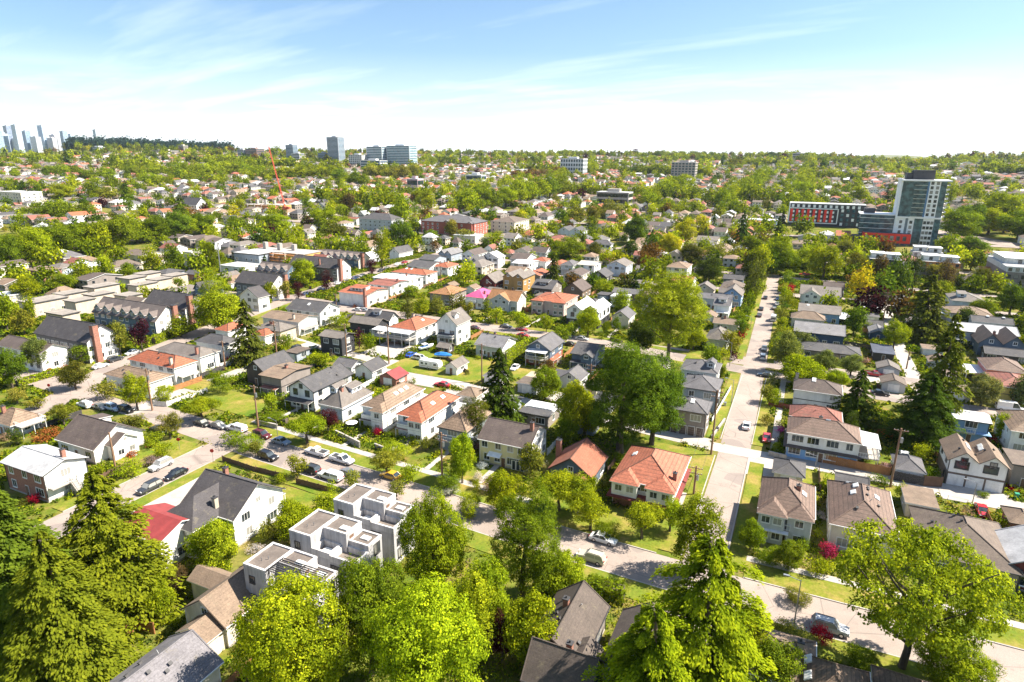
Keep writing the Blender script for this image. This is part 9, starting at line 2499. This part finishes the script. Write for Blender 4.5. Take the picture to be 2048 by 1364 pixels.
# ------------------------------------------------------------------ small things in the yards
def gazebo(u, v, w, label, z=2.5, col=(.52,.43,.30)):
 R = root('canopy_gazebo', u, v, label, 'gazebo', 'beige canopy gazebos behind the blue house'); W_ = w/2
 for x in (-W_, W_):
  for y in (-W_, W_): b = MB(); b.box(x-.06, x+.06, y-.06, y+.06, 0, z); b.build('post', ['darktrim'], R)
 b = MB(); o = .35; t = (0, 0, z+1.0); q = [(-W_-o,-W_-o,z),(W_+o,-W_-o,z),(W_+o,W_+o,z),(-W_-o,W_+o,z)]; b.slab([[q[i], q[(i+1) % 4], t] for i in range(4)], .05); b.build('canopy', ['plain'], R, col)
for q in GAZEBOS: gazebo(*q)
def camper(u, v, rz, label):
 R = root('camper_trailer', u, v, label, 'camper trailer', None, rz); P = [(-3.4,.5),(3.1,.5),(3.5,1.3),(3.3,2.3),(2.7,2.75),(-3.2,2.75),(-3.5,2.3)]; b = MB(); i = 0
 b.v = [(x,-1.15,z) for x, z in P]+[(x,1.15,z) for x, z in P]; n = len(P); b.f = [tuple(range(n)), tuple(range(2*n-1, n-1, -1))]+[(k, n+k, n+(k+1) % n, (k+1) % n) for k in range(n)]; b.m = [0]*len(b.f); b.build('body', ['whitebright'], R)
 b = MB(); b.box(-3.3, 3.2, -1.18, 1.18, .95, 1.1); b.build('stripe', ['plain'], R, (.5,.38,.25))
 for x, w_ in ((-2.4, .8), (-.9, .6), (2.1, .9)): b = MB(); b.box(x-w_/2, x+w_/2, -1.2, -1.13, 1.5, 2.1); b.build('window', ['glass'], R)
 b = MB(); b.box(.3, 1.0, -1.2, -1.13, .6, 2.35); b.build('door', ['trim'], R); b = MB(); b.box(-.4, .4, -.4, .4, 2.75, 3.0); b.build('roof_vent', ['trim'], R)
 for x in (-.5, .45):
  for s in (-1, 1): link('wheel', car_meshes('sedan')['wheel'], R, loc=(x, s*1.05, .34))
 b = MB(); b.tube((3.3,-.6,.5), (4.5,0,.5), .05, .05, 5); b.tube((3.3,.6,.5), (4.5,0,.5), .05, .05, 5); b.build('hitch', ['darktrim'], R)
camper(*CAMPER)
def boat(u, v, rz, label, cover):
 R = root('boat_on_trailer', u, v, label, 'boat', None, rz); b = MB()
 secs = [(-2.8, .95, .62, 1.35), (-1, 1.05, .55, 1.4), (1, 1.0, .55, 1.45), (2.3, .6, .75, 1.55), (3.0, .08, 1.2, 1.65)]
 loft(b, [(x, [(0, z0), (w*.7, z0+.25), (w, z1), (w*.92, z1), (0, z1-.02), (-w*.92, z1), (-w, z1), (-w*.7, z0+.25)]) for x, w, z0, z1 in secs]); b.build('hull', ['whitebright'], R)
 b = MB()
 if cover:
  loft(b, [(x, [(-w*1.08, z1-.25), (w*1.08, z1-.25), (w*1.04, z1+.05), (w*.3, z1+t), (-w*.3, z1+t), (-w*1.04, z1+.05)]) for (x, w, z0, z1), t in zip(secs, (.2, .75, .7, .35, .1))]); b.build('cover', ['tarp'], R)
 else:
  b.box(-2.2, .6, -.7, .7, 1.42, 1.5); b.build('cockpit', ['tarp'], R); b = MB(); b.slab([[(.6,-.75,1.45),(.6,.75,1.45),(.1,.6,2.1),(.1,-.6,2.1)]], .04); b.build('windscreen', ['glass'], R); b = MB(); b.slab([[(-1.6,-.8,2.3),(.1,-.8,2.35),(.1,.8,2.35),(-1.6,.8,2.3)]], .06); [b.tube((x,s*.75,1.4), (x,s*.75,2.3), .03, .03, 5) for x in (-1.5, 0) for s in (-1, 1)]; b.build('sun_top', ['whitebright'], R)
 for s in (-1, 1): link('wheel', car_meshes('sedan')['wheel'], R, loc=(-.6, s*1.0, .34))
 b = MB(); b.box(-2.4, 3.9, -.08, .08, .42, .54); b.box(-.7, -.5, -1, 1, .36, .46); b.build('trailer', ['steel'], R)
for q in BOATS: boat(*q)
def umbrella(u, v, label):
 R = root('garden_umbrella', u, v, label, 'umbrella'); b = MB(); b.tube((0,0,0), (0,0,2.4), .04, .04, 6); b.build('pole', ['steel'], R); b = MB(); q = [(1.4*cos(k*pi/4), 1.4*sin(k*pi/4), 2.05) for k in range(8)]; b.slab([[q[k], q[(k+1) % 8], (0,0,2.6)] for k in range(8)], .04); b.build('canopy', ['whitebright'], R)
for q in UMBRELLAS: umbrella(*q)
def bin_(u, v, label, col):
 R = root('wheelie_bin', u, v, label, 'bin'); b = MB(); b.prism([(-.28,-.3),(.28,-.3),(.33,.36),(-.33,.36)], .05, 1.0); b.build('bin_body', [col], R); b = MB(); b.box(-.36, .36, -.36, .42, 1.0, 1.08); b.build('lid', [col], R); b = MB(); [b.tube((s*.3,.3,.12), (s*.36,.3,.12), .12, .12, 8) for s in (-1, 1)]; b.build('wheels', ['tyre'], R)
for q in BINS: bin_(*q)
def antenna(u, v, h, label):
 R = root('antenna_mast', u, v, label, 'antenna mast'); b = MB(); b.tube((0,0,0), (0,0,h), .35, .22, 8); b.build('mast', ['steel'], R)
 for k in range(6): b = MB(); a = k*pi/3; b.box(1.1, 1.4, -.2, .2, h-2.2, h-.2, 0, a); b.tube((0,0,h-1.2), (1.1*cos(a), 1.1*sin(a), h-1.2), .06, .06, 4); b.build('antenna_panel', ['whitebright'], R)
antenna(*ANTENNA)

# ------------------------------------------------------------------ far blocks
blocks = [(h_[3], h_[4], h_[5], h_[6]) for h_ in HOUSES]+[(t_[1], t_[2], 5, 5) for t_ in TREES]
lots, ftrees = far_layout(blocks, CLEAR)
FHM = {}
def far_house_bm(b, x, y, z, rz, w, d, f, g, mo):
 """adds one small house to b; mo: material offsets (wall, roof, glass, trim)"""
 ev = 5.4 if f < .6 else 3.4; rise = 1.4+1.6*((f*7) % 1); kind = ('hip','gu','gv','hip')[int(g*4) % 4]; c_, s_ = cos(rz), sin(rz)
 T = lambda p: (x+p[0]*c_-p[1]*s_, y+p[0]*s_+p[1]*c_, z+p[2])
 q = MB(); walls(q, kind, w, d, ev, rise); n0 = len(q.f); P, zf = roof_polys(kind, w, d, ev, rise, .45); q.slab([list(p) for p in P], .18, 1, 3)
 for i in range(3):
  for lev in range(2 if ev > 4 else 1):
   xx = -w/2+w*(i+.5)/3; q.box(xx-.7, xx+.7, -d/2-.04, -d/2+.02, .9+2.6*lev, 2.1+2.6*lev, 2)
 for i in range(3):
  for lev in range(2 if ev > 4 else 1): yy_ = -d/2+d*(i+.5)/3; q.box(w/2-.02, w/2+.04, yy_-.6, yy_+.6, .9+2.6*lev, 2.1+2.6*lev, 2)
 i = len(b.v); b.v += [T(p) for p in q.v]; b.f += [tuple(i+k for k in ff) for ff in q.f]; b.m += [mo[k] for k in q.m]
NF = len(FARLABELS)
for (R_, u, v, w, d, f, g), lb in zip(lots[:NF], FARLABELS):
 rc = FAR_ROOFS[int(f*97) % len(FAR_ROOFS)]; wc = FAR_WALLS[int(g*89) % len(FAR_WALLS)]; x, y = XY(u, v); o = root('far_house', u, v, lab(lb, 'far '+dict(white='white', cream='cream', palegrey='grey', beigewall='beige', taupe='taupe', paleblue='pale blue')[wc]+' house with '+RW[rc]+' roof'), 'house', 'far houses between the garden trees')
 b = MB(); far_house_bm(b, 0, 0, 0, 0, w, d, f, g, [0, 1, 2, 3])
 # wall mesh and roof mesh as parts
 for part, keep in (('wall', {0, 2}), ('roof', {1, 3})):
  p = MB(); mp_ = {}
  for ff, mm in zip(b.f, b.m):
   if mm in keep: p.face([b.v[k] for k in ff], 0 if mm in (0, 1) else 1)
  p.build(part, [wmat(wc), 'glass'] if part == 'wall' else [roof_mat(rc), 'trim'], o, C[wc] if part == 'wall' else C[rc])
def fixed(nm, base, key): return mat(nm+'_'+key, lambda nt, bs: (base(nt, bs), [setattr(l.from_node.outputs['Color'], 'default_value', (*C[key], 1)) for l in []]))
b = MB(); keys = []
def midx(k):
 if k not in keys: keys.append(k)
 return keys.index(k)
for R_, u, v, w, d, f, g in lots[NF:]:
 rc = FAR_ROOFS[int(f*97) % len(FAR_ROOFS)]; wc = FAR_WALLS[int(g*89) % len(FAR_WALLS)]; x, y = XY(u, v)
 far_house_bm(b, x, y, ter(x, y), -TH, w, d, f, g, [midx(wc), midx(rc), midx('_glass'), midx('white')])
if b.v:
 me = bpy.data.meshes.new('far_houses'); me.from_pydata(b.v, [], b.f)
 for k in keys: me.materials.append(M('glass') if k == '_glass' else mat('far_'+k, solid(C[k], .8)))
 me.polygons.foreach_set('material_index', b.m); me.update(); tag(link('far_houses', me), 'tiny pale and red roofed houses fading up the hillside', None, None, 'stuff')
# far trees: the nearest as objects, the rest as woods
NT = len(FARTREELABELS)
for (R_, u, v, h, f, g), lb in zip(ftrees[:NT], FARTREELABELS):
 sp, col = far_tree_kind(f, g); tree(sp, u, v, h*(1.1 if sp in 'FP' else .95), h*(.30 if sp == 'F' else .22 if sp == 'P' else .46), col, lab(lb, 'far '+COLW[col]+' '+SPW[sp]), 2 if R_ < 520 else 3, 'far trees between the houses')
by = {}
for R_, u, v, h, f, g in ftrees[NT:]:
 sp, col = far_tree_kind(f, g); by.setdefault(col, []).append((sp, R_, u, v, h))
def cloud_of(me):
 n = len(me.vertices); V = np.empty(n*3, 'f4'); me.vertices.foreach_get('co', V); lv = np.empty(n//4, 'f4'); me.attributes['lv'].data.foreach_get('value', lv); return V.reshape(-1, 3), lv
for col, L in by.items():
 VV, LL = [], []
 for k, (sp, R_, u, v, h) in enumerate(L):
  cm, tm, H = tree_meshes(sp, 3, k % 3); V, lv = cloud_of(cm)
  if R_ > 1300: idx = np.arange(len(lv))[::2]; V = V.reshape(-1, 4, 3)[idx]; ctr = V.mean(1, keepdims=True); V = (ctr+(V-ctr)*1.35).reshape(-1, 3); lv = lv[idx]
  r = h*(.30 if sp == 'F' else .22 if sp == 'P' else .46); x, y = XY(u, v); a = k*1.3; ca, sa = cos(a), sin(a)
  Q = np.empty_like(V); Q[:, 0] = x+r*(V[:, 0]*ca-V[:, 1]*sa); Q[:, 1] = y+r*(V[:, 0]*sa+V[:, 1]*ca); Q[:, 2] = ter(x, y)-.3+V[:, 2]*h/H; VV.append(Q); LL.append(np.clip(lv+((k*37 % 100)/100-.5)*.5, 0, 1))
 V = np.concatenate(VV); lv = np.concatenate(LL); n = len(lv); me = bpy.data.meshes.new('far_woods'); me.vertices.add(4*n); me.vertices.foreach_set('co', V.reshape(-1).astype('f4')); me.loops.add(4*n); me.loops.foreach_set('vertex_index', np.arange(4*n, dtype='i4')); me.polygons.add(n); me.polygons.foreach_set('loop_start', np.arange(0, 4*n, 4, dtype='i4')); me.polygons.foreach_set('loop_total', np.full(n, 4, 'i4'))
 at = me.attributes.new('lv', 'FLOAT', 'FACE'); at.data.foreach_set('value', lv.astype('f4')); me.materials.append(M('leaf')); me.update(calc_edges=True)
 tag(link('far_woods', me, col=tuple(.9*q for q in LF[col])), 'far wooded gardens and avenues fading towards the skyline', None, None, 'stuff')
# dark forest on the ridge at left
L = []; r_ = random.Random(9); VV, LL = [], []
for k in range(1500):
 bd = r_.uniform(-34.0, -23.0); R_ = r_.uniform(2450, 2850); x, y = R_*sin(radians(bd)), R_*cos(radians(bd)); h = r_.uniform(11, 24)*(1.35 if k % 9 == 0 else 1); cm, tm, H = tree_meshes('F' if k % 3 else 'M', 3, k % 3); V, lv = cloud_of(cm); idx = np.arange(len(lv))[::3]; V = V.reshape(-1, 4, 3)[idx]; ctr = V.mean(1, keepdims=True); V = (ctr+(V-ctr)*1.6).reshape(-1, 3)
 r = h*(.28 if k % 3 else .42); VV.append(np.stack([x+r*V[:, 0], y+r*V[:, 1], ter(x, y)-1+V[:, 2]*h/H], 1)); LL.append(lv[idx])
V = np.concatenate(VV); lv = np.concatenate(LL); n = len(lv); me = bpy.data.meshes.new('ridge_forest'); me.vertices.add(4*n); me.vertices.foreach_set('co', V.reshape(-1).astype('f4')); me.loops.add(4*n); me.loops.foreach_set('vertex_index', np.arange(4*n, dtype='i4')); me.polygons.add(n); me.polygons.foreach_set('loop_start', np.arange(0, 4*n, 4, dtype='i4')); me.polygons.foreach_set('loop_total', np.full(n, 4, 'i4'))
at = me.attributes.new('lv', 'FLOAT', 'FACE'); at.data.foreach_set('value', lv.astype('f4')); me.materials.append(M('leaf')); me.update(calc_edges=True); tag(link('ridge_forest', me, col=(.034,.068,.056)), 'dark forest along the ridge below the distant towers', None, None, 'stuff')
# ------------------------------------------------------------------ the air
if HAZE > 0:
 b = MB(); b.box(-6500, 6500, -800, 13000, -70, 330); me = b.mesh('haze', []); m = bpy.data.materials.new('haze'); m.use_nodes = True; nt2 = m.node_tree; nt2.nodes.remove(nt2.nodes['Principled BSDF']); pv = nt2.nodes.new('ShaderNodeVolumePrincipled'); pv.inputs['Color'].default_value = (.72,.84,.98,1); pv.inputs['Density'].default_value = HAZE; pv.inputs['Anisotropy'].default_value = .2
 nt2.links.new(pv.outputs[0], nt2.nodes['Material Output'].inputs['Volume']); me.materials.append(m); tag(link('haze', me), 'thin pale blue summer haze over the whole view', None, None, 'stuff')
